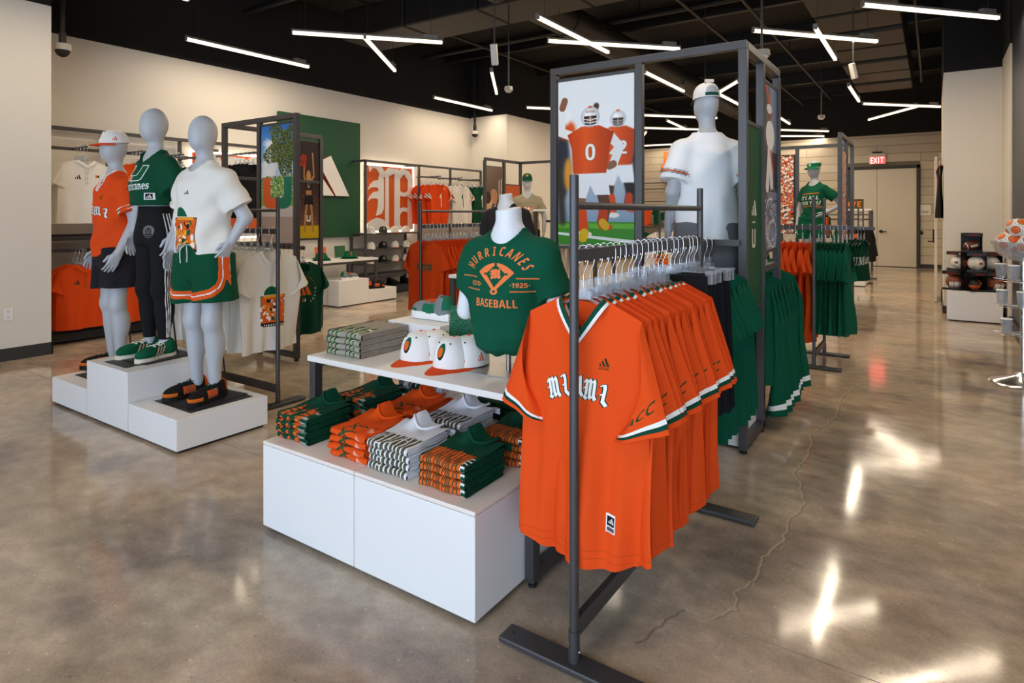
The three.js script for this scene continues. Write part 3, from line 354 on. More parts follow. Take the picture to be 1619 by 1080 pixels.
// ---------- front tower with posters, plinth and green tops ----------
const poster1 = canvas(700, 1400, (g, w, h) => { // players running out onto a field, sharp and blurred figures
  let q = g.createLinearGradient(0, 0, 0, h); q.addColorStop(0, '#dfe6ea'); q.addColorStop(.3, '#e9eef0'); q.addColorStop(.55, '#aebac4'); q.addColorStop(.8, '#8fa3b8'); q.addColorStop(.86, '#7f9db0'); g.fillStyle = q; g.fillRect(0, 0, w, h);
  g.fillStyle = '#3f8a2a'; g.fillRect(0, h * .86, w, h * .14); g.fillStyle = '#5fae35'; g.fillRect(0, h * .87, w, h * .03); g.fillStyle = '#dfe7e2'; g.beginPath(); g.moveTo(0, h * .925); g.lineTo(w, h * .965); g.lineTo(w, h * .985); g.lineTo(0, h * .94); g.fill();
  const blob = (x, y, a, b, c, rot = 0) => { g.fillStyle = c; g.beginPath(); g.ellipse(x * w, y * h, a * w, b * h, rot, 0, 7); g.fill(); }, limb = (pts, lw, c) => { g.strokeStyle = c; g.lineWidth = lw * w; g.lineCap = g.lineJoin = 'round'; g.beginPath(); pts.forEach(([x, y], i) => (i ? g.lineTo(x * w, y * h) : g.moveTo(x * w, y * h))); g.stroke(); };
  const ball = (x, y, a, b, c0, c1) => { const q2 = g.createRadialGradient((x - a * .35) * w, (y - b * .4) * h, 2, x * w, y * h, Math.max(a * w, b * h)); q2.addColorStop(0, c0); q2.addColorStop(1, c1); g.fillStyle = q2; g.beginPath(); g.ellipse(x * w, y * h, a * w, b * h, 0, 0, 7); g.fill(); };
  const poly = (p, c) => { g.fillStyle = c; g.beginPath(); p.forEach(([x, y], i) => (i ? g.lineTo(x * w, y * h) : g.moveTo(x * w, y * h))); g.closePath(); g.fill(); };
  g.filter = 'blur(14px)'; blob(.06, .5, .1, .22, '#33343b'); limb([[.02, .55], [.06, .86]], .1, '#3b3730'); blob(.14, .57, .06, .1, '#d9963a'); blob(.12, .3, .12, .06, '#d9531e'); blob(.1, .22, .08, .05, '#eef0f0'); blob(.97, .6, .08, .2, '#4d5560'); g.filter = 'blur(4px)';
  const player = (cx, cy, s, num, skin, dark) => { const X = (x) => cx + x * s, Y = (y) => cy + y * s, L = (p, lw, c) => limb(p.map(([x, y]) => [X(x), Y(y)]), lw * s, c);
    L([[-.12, .3], [-.15, .42], [-.1, .53]], .15, skin); L([[.14, .3], [.2, .41], [.16, .5]], .14, dark); L([[-.11, .45], [-.1, .55]], .13, '#d24a18'); L([[.17, .44], [.16, .51]], .12, '#b8401a'); blob(X(-.08), Y(.575), .1 * s, .02 * s, '#e8e6e2'); blob(X(.2), Y(.53), .09 * s, .02 * s, '#c94a1e');
    poly([[X(-.24), Y(.2)], [X(.22), Y(.2)], [X(.26), Y(.34)], [X(.06), Y(.34)], [X(0), Y(.28)], [X(-.06), Y(.36)], [X(-.26), Y(.35)]], '#e6e9ea');
    L([[-.24, -.02], [-.4, -.05], [-.38, -.2]], .11, '#e9ebea'); L([[.24, -.02], [.38, .06], [.3, .16]], .11, '#dfe2e2'); L([[-.38, -.2], [-.35, -.24]], .09, skin); L([[.3, .16], [.25, .17]], .09, skin);
    const q3 = g.createLinearGradient(X(-.3) * w, 0, X(.3) * w, 0); q3.addColorStop(0, '#c2400f'); q3.addColorStop(.4, '#e25a22'); q3.addColorStop(1, '#a8380f'); poly([[X(-.31), Y(-.03)], [X(-.12), Y(-.075)], [X(.12), Y(-.075)], [X(.31), Y(-.03)], [X(.25), Y(.06)], [X(.21), Y(.21)], [X(-.23), Y(.21)], [X(-.25), Y(.06)]], q3);
    g.fillStyle = '#f1eee6'; g.strokeStyle = '#2a2420'; g.lineWidth = 6 * s; g.font = `bold ${Math.round(190 * s)}px sans-serif`; g.textAlign = 'center'; g.strokeText(num, X(0) * w, Y(.13) * h); g.fillText(num, X(0) * w, Y(.13) * h);
    ball(X(0), Y(-.13), .125 * s, .062 * s, '#ffffff', '#b9bfc4'); poly([[X(-.085), Y(-.135)], [X(.085), Y(-.135)], [X(.075), Y(-.085)], [X(0), Y(-.07)], [X(-.075), Y(-.085)]], '#2a211c'); blob(X(0), Y(-.11), .05 * s, .02 * s, skin); for (const y of [-.118, -.1, -.084]) L([[-.085, y], [0, y + .008], [.085, y]], .012, '#dfe3e6'); L([[0, -.135], [0, -.075]], .01, '#dfe3e6'); L([[-.02, -.19], [.02, -.19]], .02, '#d8541f'); };
  player(.8, .36, .8, '22', '#4f382b', '#2a2622'); g.filter = 'blur(1px)'; player(.44, .36, 1, '0', '#8a5c42', '#5c3f30'); limb([[.36, .93], [.34, .955]], .12, '#d9b01c'); limb([[.6, .865], [.64, .885]], .1, '#cfa51a');
  g.filter = 'none'; const r = rng(8); g.fillStyle = 'rgba(90,25,5,.3)'; for (let i = 0; i < 420; i++) g.fillRect(w * (.26 + r() * .36), h * (.3 + r() * .26), 2, 4); g.save(); g.translate(w * .44, h * .205); textIn(g, 'Hurricanes', 0, 0, 92, 'italic bold 30px serif', '#8a3320'); g.restore();
});
function crowdTex(w, h, seed, far) { return canvas(w, h, (g) => { const r = rng(seed); g.fillStyle = '#5a2a1c'; g.fillRect(0, 0, w, h); for (let i = 0; i < 2600; i++) { const x = r() * w, y = r() * h, s = w * (.012 + r() * .024); g.fillStyle = ['#e4531d', '#e87b2e', '#d8451a', '#f0d9c6', '#f4efe8', '#c98f6b', '#3a2019', '#e9a35a', '#8a4a35', '#5b87a0'][Math.floor(r() * 10)]; g.beginPath(); g.ellipse(x, y, s, s * 1.3, r() * 3, 0, 7); g.fill(); } for (let i = 0; i < 420; i++) { const x = r() * w, y = r() * h, s = w * .02; g.fillStyle = ['#d9a584', '#a86f4e', '#e4b797'][i % 3]; g.beginPath(); g.ellipse(x, y, s, s * 1.25, 0, 0, 7); g.fill(); g.fillStyle = '#2b1812'; g.fillRect(x - s, y - s * 1.3, s * 2, s * .8); g.fillStyle = ['#e4531d', '#f2eee6'][i % 2]; g.fillRect(x - s * 1.6, y + s * 1.2, s * 3.2, s * 2); } }); }
const posterSide = canvas(400, 1200, (g, w, h) => { const q = g.createLinearGradient(0, 0, w, 0); q.addColorStop(0, '#3a2b28'); q.addColorStop(.6, '#8d97ab'); q.addColorStop(1, '#5a6b8a'); g.fillStyle = q; g.fillRect(0, 0, w, h); const r = rng(4); g.fillStyle = '#23242b'; g.fillRect(0, h * .4, w, h * .25); for (let i = 0; i < 26; i++) { g.strokeStyle = ['#d9d9de', '#9aa3b5', '#6d4a3c', '#1d1e24'][i % 4]; g.lineWidth = 4 + r() * 12; g.beginPath(); g.ellipse(w * (.3 + r() * .5), h * (.8 + r() * .15), w * (.2 + r() * .4), h * (.05 + r() * .1), r() * 3, 0, 4); g.stroke(); } g.lineCap = 'round'; g.strokeStyle = '#e9e6e2'; g.lineWidth = w * .22; g.beginPath(); g.moveTo(w * .45, h * .28); g.lineTo(w * .6, h * .6); g.moveTo(w * .5, h * .3); g.lineTo(w * .3, h * .62); g.stroke(); g.strokeStyle = '#d8541f'; g.lineWidth = w * .1; g.beginPath(); g.moveTo(w * .4, h * .3); g.lineTo(w * .7, h * .52); g.moveTo(w * .25, h * .02); g.lineTo(w * .4, h * .1); g.stroke(); g.fillStyle = '#efeae4'; g.beginPath(); g.ellipse(w * .5, h * .3, w * .3, h * .09, .2, 0, 7); g.fill(); g.fillStyle = '#8a5a44'; g.beginPath(); g.ellipse(w * .45, h * .17, w * .16, h * .045, 0, 0, 7); g.fill(); g.fillStyle = '#e9e4de'; g.beginPath(); g.ellipse(w * .44, h * .14, w * .18, h * .03, 0, 0, 7); g.fill(); });
const greenPanelTex = canvas(512, 1450, (g, w, h) => { g.fillStyle = '#1c4f2e'; g.fillRect(0, 0, w, h); bars3(g, 195, 590, 130, '#e9e2d0'); g.fillRect(205, 770, 110, 9); splitU(g, 205, 830, 110, 150, '#e9e2d0', '#e9e2d0'); });
{
  const t = thing('display_tower', 'tall open grey steel tower holding the football poster and green panel in the aisle', 'display tower');
  const X0 = -2.285, XM = -1.628, X1 = -0.957, Z0 = -3.925, ZM = -4.385, Z1 = -4.9, H = 2.515;
  for (const [x, z] of [[X0, Z0], [XM, Z0], [X1, Z0], [X1, ZM], [X1, Z1]]) post(t, x, z, H - 0.05);
  beamX(t, X0 - 0.025, X1 + 0.025, H - 0.025, Z0); beamZ(t, X1, H - 0.025, Z1, Z0);
  beamZ(t, X1, 0.055, Z1 + 0.025, Z0 - 0.025); beamX(t, X0 + 0.025, XM - 0.025, 0.055, Z0); beamX(t, X0 + 0.025, XM - 0.025, 1.22, Z0, 0.02);
  const f = part('poster_panel', t, box(X0 + 0.035, XM - 0.035, 1.235, 2.415, Z0 - 0.012, Z0 + 0.008), std([0.2, 0.2, 0.21], 0.4)); f.userData.label = 'framed football poster'; part('print', f, new THREE.PlaneGeometry(0.587, 1.17).translate((X0 + XM) / 2, 1.825, Z0 + 0.0095), printed(poster1, 0.35));
  beamX(t, X0 + 0.025, XM - 0.025, 2.425, Z0, 0.02);
  const gp = part('green_panel', t, box(X1 - 0.012, X1 + 0.006, 0.87, 2.02, ZM + 0.025, Z0 - 0.025), std('#1c4f2e', 0.5)); part('print', gp, new THREE.PlaneGeometry(0.41, 1.15).rotateY(PI / 2).translate(X1 + 0.0075, 1.445, (ZM + Z0) / 2), printed(greenPanelTex, 0.5));
  beamZ(t, X1, 2.03, ZM + 0.025, Z0 - 0.025, 0.025); beamZ(t, X1, 0.86, ZM + 0.025, Z0 - 0.025, 0.025);
  const sp = part('poster_panel', t, box(X1 - 0.012, X1 + 0.006, 1.21, 2.36, Z1 + 0.03, ZM - 0.03), std([0.2, 0.2, 0.21], 0.4)); part('print', sp, new THREE.PlaneGeometry(0.45, 1.14).rotateY(PI / 2).translate(X1 + 0.0075, 1.785, (ZM + Z1) / 2), printed(posterSide, 0.4));
  beamZ(t, X1, 2.37, Z1 + 0.025, ZM - 0.025, 0.022); beamZ(t, X1, 1.2, Z1 + 0.025, ZM - 0.025, 0.022); beamZ(t, X1, 1.09, Z1 + 0.025, ZM - 0.025, 0.04);
  part('hanging_arm', t, bar(-1.137, -1.123, 1.26, 1.3, -3.9, -3.1), M.frame); part('arm_bracket', t, bar(XM, X1, 1.26, 1.3, -3.93, -3.9), M.frame);
  part('hanging_arm', t, bar(-1.13, -1.116, 1.15, 1.19, -5.5, -4.43), M.frame);
}
{ const p = thing('display_plinth', 'white plinth inside the front tower under the white jersey mannequin', 'plinth', [-1.38, 0, -4.27]); part('box', p, box(-0.4, 0.4, 0.015, 0.41, -0.29, 0.3, 0.003), M.white); part('kick', p, box(-0.38, 0.38, 0, 0.015, -0.27, 0.28), M.black); part('base_plate', p, box(-0.18, 0.2, 0.41, 0.415, -0.2, 0.2, 0.002), M.dark); }
const greenTop = [1, 2, 3].map((s) => makeTop('green_tee', { seed: s * 5, W: 0.265, H: 0.275, L: 0.84, sl: 0.28, ang: 22, cw: 0.2, color: C.green, T: 0.03, fold: 1.3 }));
hang(greenTop, 9, [-1.13, 1.3, -3.16], [0, 0, -0.08], 0, nth('long green tee', 'front of the green row before the tower', 'hung beside the corner post of the front tower'), 'tee shirt', 'green tees before the front tower', 11, 0.08);
const hoodie = [1, 2].map((s) => makeTop('green_pullover', { seed: s * 8, W: 0.27, H: 0.275, L: 0.72, S: 0.215, sl: 0.86, ang: 7, cw: 0.14, arm: 0.25, color: C.green, T: 0.04, fold: 0.7, bands: [[0.9, 0.945, '#eceae4']] }));
hang(hoodie, 8, [-1.12, 1.19, -4.47], [0, 0, -0.125], 0, nth('green long-sleeved pullover', 'front of the striped-cuff row beside the tower', 'with white cuff stripe beside the tower post'), 'pullover', 'green striped-cuff pullovers beside the front tower', 6, 0.05);
// ---------- caps ----------
function capParts(parent, o) { // origin: centre of the rim; the brim points along +z
  const { crown = '#eceae6', brim = C.orange, back, R = [0.08, 0.1], H = 0.115, logo, side, button = brim, flat = true, brimLen = 0.072, strap } = o;
  const Sf = (phi, t, off = 0) => { const f = Math.max(0, Math.cos(phi)), k = Math.cos(t * PI / 2) ** lerp(0.75, 0.55, f), seam = 1 - 0.012 * Math.max(0, 1 - Math.abs(((phi / (PI / 3) + 100.5) % 1) - 0.5) * 14 + 0) * (1 - t); return [Math.sin(phi) * (R[0] * seam + off) * k, H * Math.sin(t * PI / 2) ** 0.85 + off * t, Math.cos(phi) * (R[1] * seam + off) * k]; };
  const mC = fabric(crown), mB = fabric(brim), mK = back ? fabric(back) : mC;
  const arc = (p0, p1, m, name) => part(name, parent, sheet((u, v) => Sf(lerp(p0, p1, u), v), 20, 12), m);
  if (back) { arc(-PI / 2, PI / 2, mC, 'crown'); arc(PI / 2, 1.5 * PI, mK, 'mesh_back'); } else part('crown', parent, sheet((u, v) => Sf(lerp(-PI, PI, u), v), 48, 14), mC);
  part('button', parent, sph(0.008, 0, H, 0, 12, 1, 0.6, 1), fabric(button));
  part('eyelets', parent, [0.5, -0.5, 1.57, -1.57, 2.6, -2.6].map((p) => { const q = Sf(p, 0.62, 0.001); return sph(0.0042, ...q, 8); }), fabric(o.eyelet || '#0a4a35')).userData.kind = 'stuff';
  const B = (u, v, dy) => { const p = lerp(-1.35, 1.35, u), q = Sf(p, 0), w = 2 * u - 1, x = lerp(q[0], w * (R[0] + 0.004), v), z = q[2] + v * brimLen * Math.sqrt(Math.max(0, 1 - Math.abs(w) ** 2.6)); return [x, dy - (flat ? 1.0 : 3.2) * x * x - v * 0.012, z]; };
  part('brim', parent, [sheet((u, v) => B(u, v, 0.002), 24, 6), flip(sheet((u, v) => B(u, v, -0.0015), 24, 6)), sheet((u, v) => B(u, 1, lerp(0.002, -0.0015, v)), 24, 1)], mB);
  const patch = (p0, p1, t0, t1, tex, name) => part(name, parent, sheet((u, v) => Sf(lerp(p0, p1, u), lerp(t1, t0, v), 0.0012), 10, 8, (q, u, v) => [u, 1 - v]), printed(tex));
  if (logo) patch(-0.36, 0.36, 0.14, 0.66, logo, 'front_emblem'); if (side) { patch(1.15, 1.62, 0.06, 0.34, side, 'side_mark'); patch(-1.62, -1.15, 0.06, 0.34, side, 'side_mark'); }
  if (strap) { part('strap', parent, sheet((u, v) => Sf(lerp(PI - 0.55, PI + 0.55, u), lerp(0.02, 0.12, v), 0.002), 10, 2), fabric(strap)); part('opening', parent, sheet((u, v) => { const p = lerp(PI - 0.5, PI + 0.5, u); return Sf(p, lerp(0.13, 0.16 + 0.28 * Math.sqrt(Math.max(0, 1 - ((p - PI) / 0.5) ** 2)), v), 0.0012); }, 12, 4), M.mannequin); }
  return parent;
}
const capFront = canvas(128, 128, (g) => { g.fillStyle = '#eceae6'; g.fillRect(0, 0, 128, 128); g.fillStyle = '#20241f'; g.beginPath(); g.ellipse(66, 66, 42, 58, .15, 0, 7); g.fill(); g.fillStyle = '#0f5b3f'; g.beginPath(); g.ellipse(66, 58, 36, 48, .15, 0, 7); g.fill(); g.fillStyle = '#e2641f'; g.beginPath(); g.ellipse(58, 76, 27, 33, .2, 0, 7); g.fill(); });
const capSide = canvas(128, 96, (g) => { g.fillStyle = '#eceae6'; g.fillRect(0, 0, 128, 96); bars3(g, 14, 14, 72, '#dd5a22'); });
const uTex = (bg) => canvas(96, 96, (g) => { g.fillStyle = bg; g.fillRect(0, 0, 96, 96); splitU(g, 22, 26, 52, 42, '#e2641f', '#0c6040', '#efece6', 7); });
// ---------- shoes ----------
function shoeParts(parent, o) { // heel at the origin, toe along +z
  const up = blend([ell(0, 0.048, 0.228, 0.044, 0.036, 0.06), ell(0, 0.052, 0.15, 0.041, 0.05, 0.095), ell(0, 0.06, 0.045, 0.036, 0.06, 0.046), cap(0, 0.07, 0.045, 0, 0.1, 0.05, 0.037, 0.036)], 0.035), hole = cap(0, 0.1, 0.046, 0, 0.2, 0.05, 0.026), tong = cap(0, 0.09, 0.088, 0, 0.125, 0.076, 0.013, 0.011);
  const upper = (x, y, z) => smin(Math.max(up(x, y, z), 0.022 - y, -hole(x, y, z)), tong(x, y, z), 0.012), lo = [-0.06, 0.015, -0.01], hi = [0.06, 0.15, 0.3];
  part('upper', parent, nets(upper, lo, hi, 0.0045), fabric(o.upper));
  const w = (z) => { const k = z / 0.292; return (k < 0.12 ? lerp(0.02, 0.034, smooth(0, 0.12, k)) : k < 0.4 ? lerp(0.034, 0.032, (k - 0.12) / 0.28) : k < 0.72 ? lerp(0.032, 0.049, smooth(0.4, 0.72, k)) : 0.049 * Math.sqrt(Math.max(0.02, 1 - ((k - 0.72) / 0.28) ** 2.2))); };
  const out = []; for (let i = 0; i <= 20; i++) out.push([w(i / 20 * 0.292), i / 20 * 0.292]); for (let i = 20; i >= 0; i--) out.push([-w(i / 20 * 0.292), i / 20 * 0.292]);
  part('sole', parent, extrude(out, o.thick || 0.022, 0.004).rotateX(PI / 2).translate(0, (o.thick || 0.022) + 0.004, 0), fabric(o.sole, 0.6)); // outline lies flat
  const shell = (name, clip, col, off = 0.0018, cell = 0.004) => part(name, parent, nets((x, y, z) => Math.max(Math.max(up(x, y, z), 0.022 - y, -hole(x, y, z)) - off, clip(x, y, z)), lo, hi, cell), fabric(col));
  if (o.toe) shell('toe_cap', (x, y, z) => Math.max(0.2 - z + Math.abs(x) * 0.4, y - 0.058), o.toe);
  if (o.heel) shell('heel_tab', (x, y, z) => Math.max(z - 0.03, 0.06 - y), o.heel);
  if (o.stripes) for (const k of [0, 1, 2]) for (const sd of [1, -1]) shell('stripe', (x, y, z) => Math.max(Math.abs(z - 0.115 - k * 0.023 - (y - 0.05) * -0.55) - 0.0055, y - 0.088, 0.03 - y, 0.022 - sd * x), o.stripes, 0.002, 0.0035);
  if (o.cage) for (const sd of [1, -1]) shell('cage', (x, y, z) => Math.max(Math.abs(z - 0.135) - 0.045, y - 0.086, 0.035 - y, 0.02 - sd * x), o.cage, 0.0012);
  const topY = (x, z) => { for (let y = 0.14; y > 0.02; y -= 0.002) if (up(x, y, z) < 0.0015) return y; return 0.03; };
  const lm = fabric(o.lace); for (let k = 0; k < 5; k++) { const z = 0.1 + k * 0.019, pts = []; for (let i = 0; i <= 6; i++) { const x = lerp(-0.026, 0.026, i / 6); pts.push(V(x, topY(x, z) + 0.002, z + x * 0.25 * (k % 2 ? 1 : -1))); } part('lace', parent, tube(pts, 0.0033, 12, 6), lm); }
  part('bow', parent, [tube([V(0, 0.108, 0.092), V(0.028, 0.112, 0.105), V(0.03, 0.098, 0.125), V(0.004, 0.106, 0.1)], 0.0026, 12, 5), tube([V(0, 0.108, 0.092), V(-0.028, 0.112, 0.1), V(-0.032, 0.096, 0.122), V(-0.004, 0.106, 0.1)], 0.0026, 12, 5)], lm);
  return parent;
}
const SHOE = { runner: { upper: '#1a1614', sole: '#171716', toe: '#d2691e', heel: '#e2571c', cage: '#d9571c', stripes: '#5a6052', lace: '#12332a', thick: 0.026 }, court: { upper: '#0d5a3b', sole: '#e9dfc8', stripes: '#d8a68c', lace: '#efe9dc' }, trainer: { upper: '#7d8283', sole: '#efece8', toe: '#1d6a4c', heel: '#1d6a4c', stripes: '#1d6a4c', lace: '#e2571c', thick: 0.034 } };
// ---------- display mannequins ----------
function handSDF(curl) {
  const C3 = (a, b, r0, r1) => cap(...a, ...b, r0, r1), fs = [], kn = [[0.029, 0.074], [0.01, 0.082], [-0.0105, 0.077], [-0.03, 0.06]];
  const palm = blend(kn.map(([z]) => C3([0, 0.01, z * 0.55], [0, -0.085, z], 0.017, 0.0115)), 0.018);
  for (const [z, L] of kn) { let p = [0, -0.083, z], a = 0; [[0.44, 0.5], [0.31, 0.8], [0.25, 0.6]].forEach(([s, c], i) => { a += curl * c; const q = [p[0] - Math.sin(a) * L * s, p[1] - Math.cos(a) * L * s, p[2] + z * 0.06]; fs.push(C3(p, q, 0.0092 - i * 0.0009, 0.0086 - i * 0.001)); p = q; }); }
  fs.push(blend([C3([0, -0.015, 0.02], [-0.012, -0.048, 0.046], 0.013, 0.011), C3([-0.012, -0.048, 0.046], [-0.02, -0.088, 0.054], 0.0105, 0.0085)], 0.008));
  return (x, y, z) => { let d = palm(x, y, z); let m = 1; for (const f of fs) m = Math.min(m, f(x, y, z)); return smin(d, m, 0.007); };
}
const handGeo = nets(handSDF(0.42), [-0.08, -0.19, -0.055], [0.035, 0.035, 0.085], 0.0034);
function placeHand(el, wr, side) { const g = handGeo.clone(); if (side < 0) { g.scale(-1, 1, 1); flip(g); g.attributes.normal.array.forEach((v, i, a) => { if (i % 3 === 0) a[i] = v; }); g.computeVertexNormals(); } const d = V(...wr).sub(V(...el)).normalize(); g.applyQuaternion(new THREE.Quaternion().setFromUnitVectors(V(0, -1, 0), d)); return g.translate(wr[0], wr[1], wr[2]); }
const MALE = { torso: [[0.84, 0.15, 0.1, -0.005], [0.95, 0.172, 0.118, -0.008], [1.1, 0.145, 0.102, 0], [1.28, 0.168, 0.117, 0.008], [1.43, 0.185, 0.11, 0.002], [1.52, 0.15, 0.082, -0.008], [1.585, 0.075, 0.062, -0.012]], sh: [0.185, 1.478, -0.01], neck: 1.7, head: 1.8, hip: 0.09, armR: [0.054, 0.045, 0.03], legR: [0.084, 0.058, 0.038], shoulderR: 0.06 };
const FEMALE = { torso: [[0.82, 0.15, 0.1, -0.005], [0.9, 0.172, 0.116, -0.012], [1.06, 0.118, 0.088, 0], [1.18, 0.132, 0.1, 0.01], [1.28, 0.148, 0.118, 0.022], [1.36, 0.145, 0.092, 0.004], [1.425, 0.115, 0.07, -0.006], [1.475, 0.06, 0.053, -0.012]], sh: [0.152, 1.375, -0.012], neck: 1.58, head: 1.675, hip: 0.085, armR: [0.043, 0.036, 0.025], legR: [0.08, 0.052, 0.035], shoulderR: 0.052 };
function bodySDF(B, arms, only) {
  const k = B.head / 1.8, L = [], legs = (s) => [cap(s * B.hip, 0.9 * k, -0.005, s * (B.hip + 0.004), 0.52 * k, 0.012, B.legR[0], B.legR[1]), cap(s * (B.hip + 0.004), 0.52 * k, 0.012, s * (B.hip + 0.002), 0.09, -0.018, B.legR[1] * 0.95, B.legR[2]), ell(s * (B.hip + 0.006), 0.37 * k, -0.022, 0.054 * k, 0.12, 0.06 * k), ell(s * (B.hip + 0.004), 0.53 * k, 0.03, 0.045, 0.06, 0.04)];
  const torso = barrel(B.torso), armf = [];
  for (const s of [1, -1]) { const a = s > 0 ? arms.left : arms.right, sh = [s * B.sh[0], B.sh[1], B.sh[2]]; armf.push(blend([ell(...sh, B.shoulderR, B.shoulderR * 1.05, B.shoulderR), cap(...sh, ...a[0], B.armR[0], B.armR[1]), cap(...a[0], ...a[1], B.armR[1], B.armR[2])], 0.02)); }
  const neck = cap(0, B.torso[B.torso.length - 1][0] - 0.05, -0.018, 0, B.neck, 0, 0.058 * k, 0.052 * k);
  const hd = B.head, head = blend([ell(0, hd, 0.004, 0.077, 0.112, 0.096), ell(0, hd - 0.065, 0.026, 0.058, 0.07, 0.066)], 0.05);
  const leg1 = blend(legs(1), 0.03), leg2 = blend(legs(-1), 0.03);
  return { torso: (x, y, z) => smin(torso(x, y, z), neck(x, y, z), 0.05), head, legs: (x, y, z) => Math.min(leg1(x, y, z), leg2(x, y, z)), arms: armf, all: (x, y, z) => { let d = smin(torso(x, y, z), neck(x, y, z), 0.05); d = smin(d, head(x, y, z), 0.022); d = smin(d, Math.min(leg1(x, y, z), leg2(x, y, z)), 0.04); if (only) { d = Math.max(d, only[0] - y); } d = smin(d, armf[0](x, y, z), 0.03); return smin(d, armf[1](x, y, z), 0.03); } };
}
function bodyMesh(t, B, arms, mat = M.mannequin) { const f = bodySDF(B, arms).all; return part('body', t, [nets(f, [-0.46, 0.05, -0.24], [0.46, B.head + 0.14, 0.24], 0.0125), placeHand(...arms.left, 1), placeHand(...arms.right, -1)], mat); }
// keep apart the triangles that face the front (for a print) and the rest
function splitFront(g, min = 0.12) { const n = g.attributes.normal, a = g.index.array, F = [], R = []; for (let i = 0; i < a.length; i += 3) ((n.getZ(a[i]) > min && n.getZ(a[i + 1]) > min && n.getZ(a[i + 2]) > min) ? F : R).push(a[i], a[i + 1], a[i + 2]); const f = g.clone(), r = g.clone(); f.setIndex(F); r.setIndex(R); return [f, r]; }
function teeSDF(B, arms, o) { // loose shirt round the torso and the upper arms
  const { rows, hem, cuff = 0.6, r0 = 0.08, r1 = 0.088, neckR = 0.074, vee = 0, folds = 1 } = o, tor = barrel(rows), top = rows[rows.length - 1][0], nk = ell(0, top + 0.014, 0.04, neckR * 1.16, 0.084, 0.108), vv = cap(0, top - 0.02, 0.06, 0, top - vee, 0.12, 0.07, 0.012);
  const sl = [1, -1].map((s) => { const a = (s > 0 ? arms.left : arms.right)[0], sh = [s * B.sh[0] * 0.96, B.sh[1] - 0.008, B.sh[2]], c = sh.map((v, i) => lerp(v, a[i], cuff)), d = V(...a).sub(V(...sh)).normalize(), f = cap(...sh, ...a, r0, r1 + (r1 - r0) * 0.6); return { f, c, d, cut: (x, y, z) => Math.max(f(x, y, z), (x - c[0]) * d.x + (y - c[1]) * d.y + (z - c[2]) * d.z) }; });
  const fold = (x, y, z) => folds * (0.0035 * Math.sin(x * 26 + y * 17 + z * 11) + 0.003 * Math.sin(y * 31 - x * 15 + z * 23) + 0.0045 * smooth(top - 0.25, top - 0.6, y) * Math.sin(Math.atan2(z, x) * 7 + y * 5));
  const raw = (x, y, z) => { let d = tor(x, y, z); d = smin(d, sl[0].cut(x, y, z), 0.04); d = smin(d, sl[1].cut(x, y, z), 0.04); return d + fold(x, y, z); };
  const neck = (x, y, z) => Math.min(nk(x, y, z), vee ? vv(x, y, z) : 1);
  return { f: (x, y, z) => Math.max(raw(x, y, z), hem(x, z) - y, -neck(x, y, z)), raw, neck, sl, hem, top };
}
function wearTop(t, B, arms, o) {
  const S = teeSDF(B, arms, o), lo = [-0.42, S.hem(0, 0.1) - 0.14, -0.24], hi = [0.42, S.top + 0.06, 0.24], g = nets(S.f, lo, hi, 0.0115, (x, y) => [(x + 0.3) / 0.6, (y - (S.top - 0.75)) / 0.75]), m = fabric(o.color);
  if (o.print) { const [a, b] = splitFront(g); const s = part(o.name || 'shirt', t, b, m); part('printed_front', s, a, printed(o.print)); if (o.more) o.more(s, S, lo, hi); return s; }
  const s = part(o.name || 'shirt', t, g, m); if (o.more) o.more(s, S, lo, hi); return s;
}
const cuffBands = (list) => (s, S, lo, hi) => { for (const [a, b, c] of list) for (const q of S.sl) part('cuff_stripe', s, nets((x, y, z) => { const h = (x - q.c[0]) * q.d.x + (y - q.c[1]) * q.d.y + (z - q.c[2]) * q.d.z; return Math.max(q.f(x, y, z) - 0.009, Math.abs(h + (a + b) / 2) - (b - a) / 2, (q.c[0] > 0 ? 0.1 - x : x + 0.1)); }, [q.c[0] - 0.16, q.c[1] - 0.16, -0.2], [q.c[0] + 0.16, q.c[1] + 0.16, 0.2], 0.007), fabric(c)); };
const neckBand = (color, w = 0.014) => (s, S) => part('collar', s, nets((x, y, z) => Math.max(S.raw(x, y, z) - 0.003, -S.neck(x, y, z), S.neck(x, y, z) - w), [-0.13, S.top - 0.22, -0.14], [0.13, S.top + 0.04, 0.2], 0.007), fabric(color));
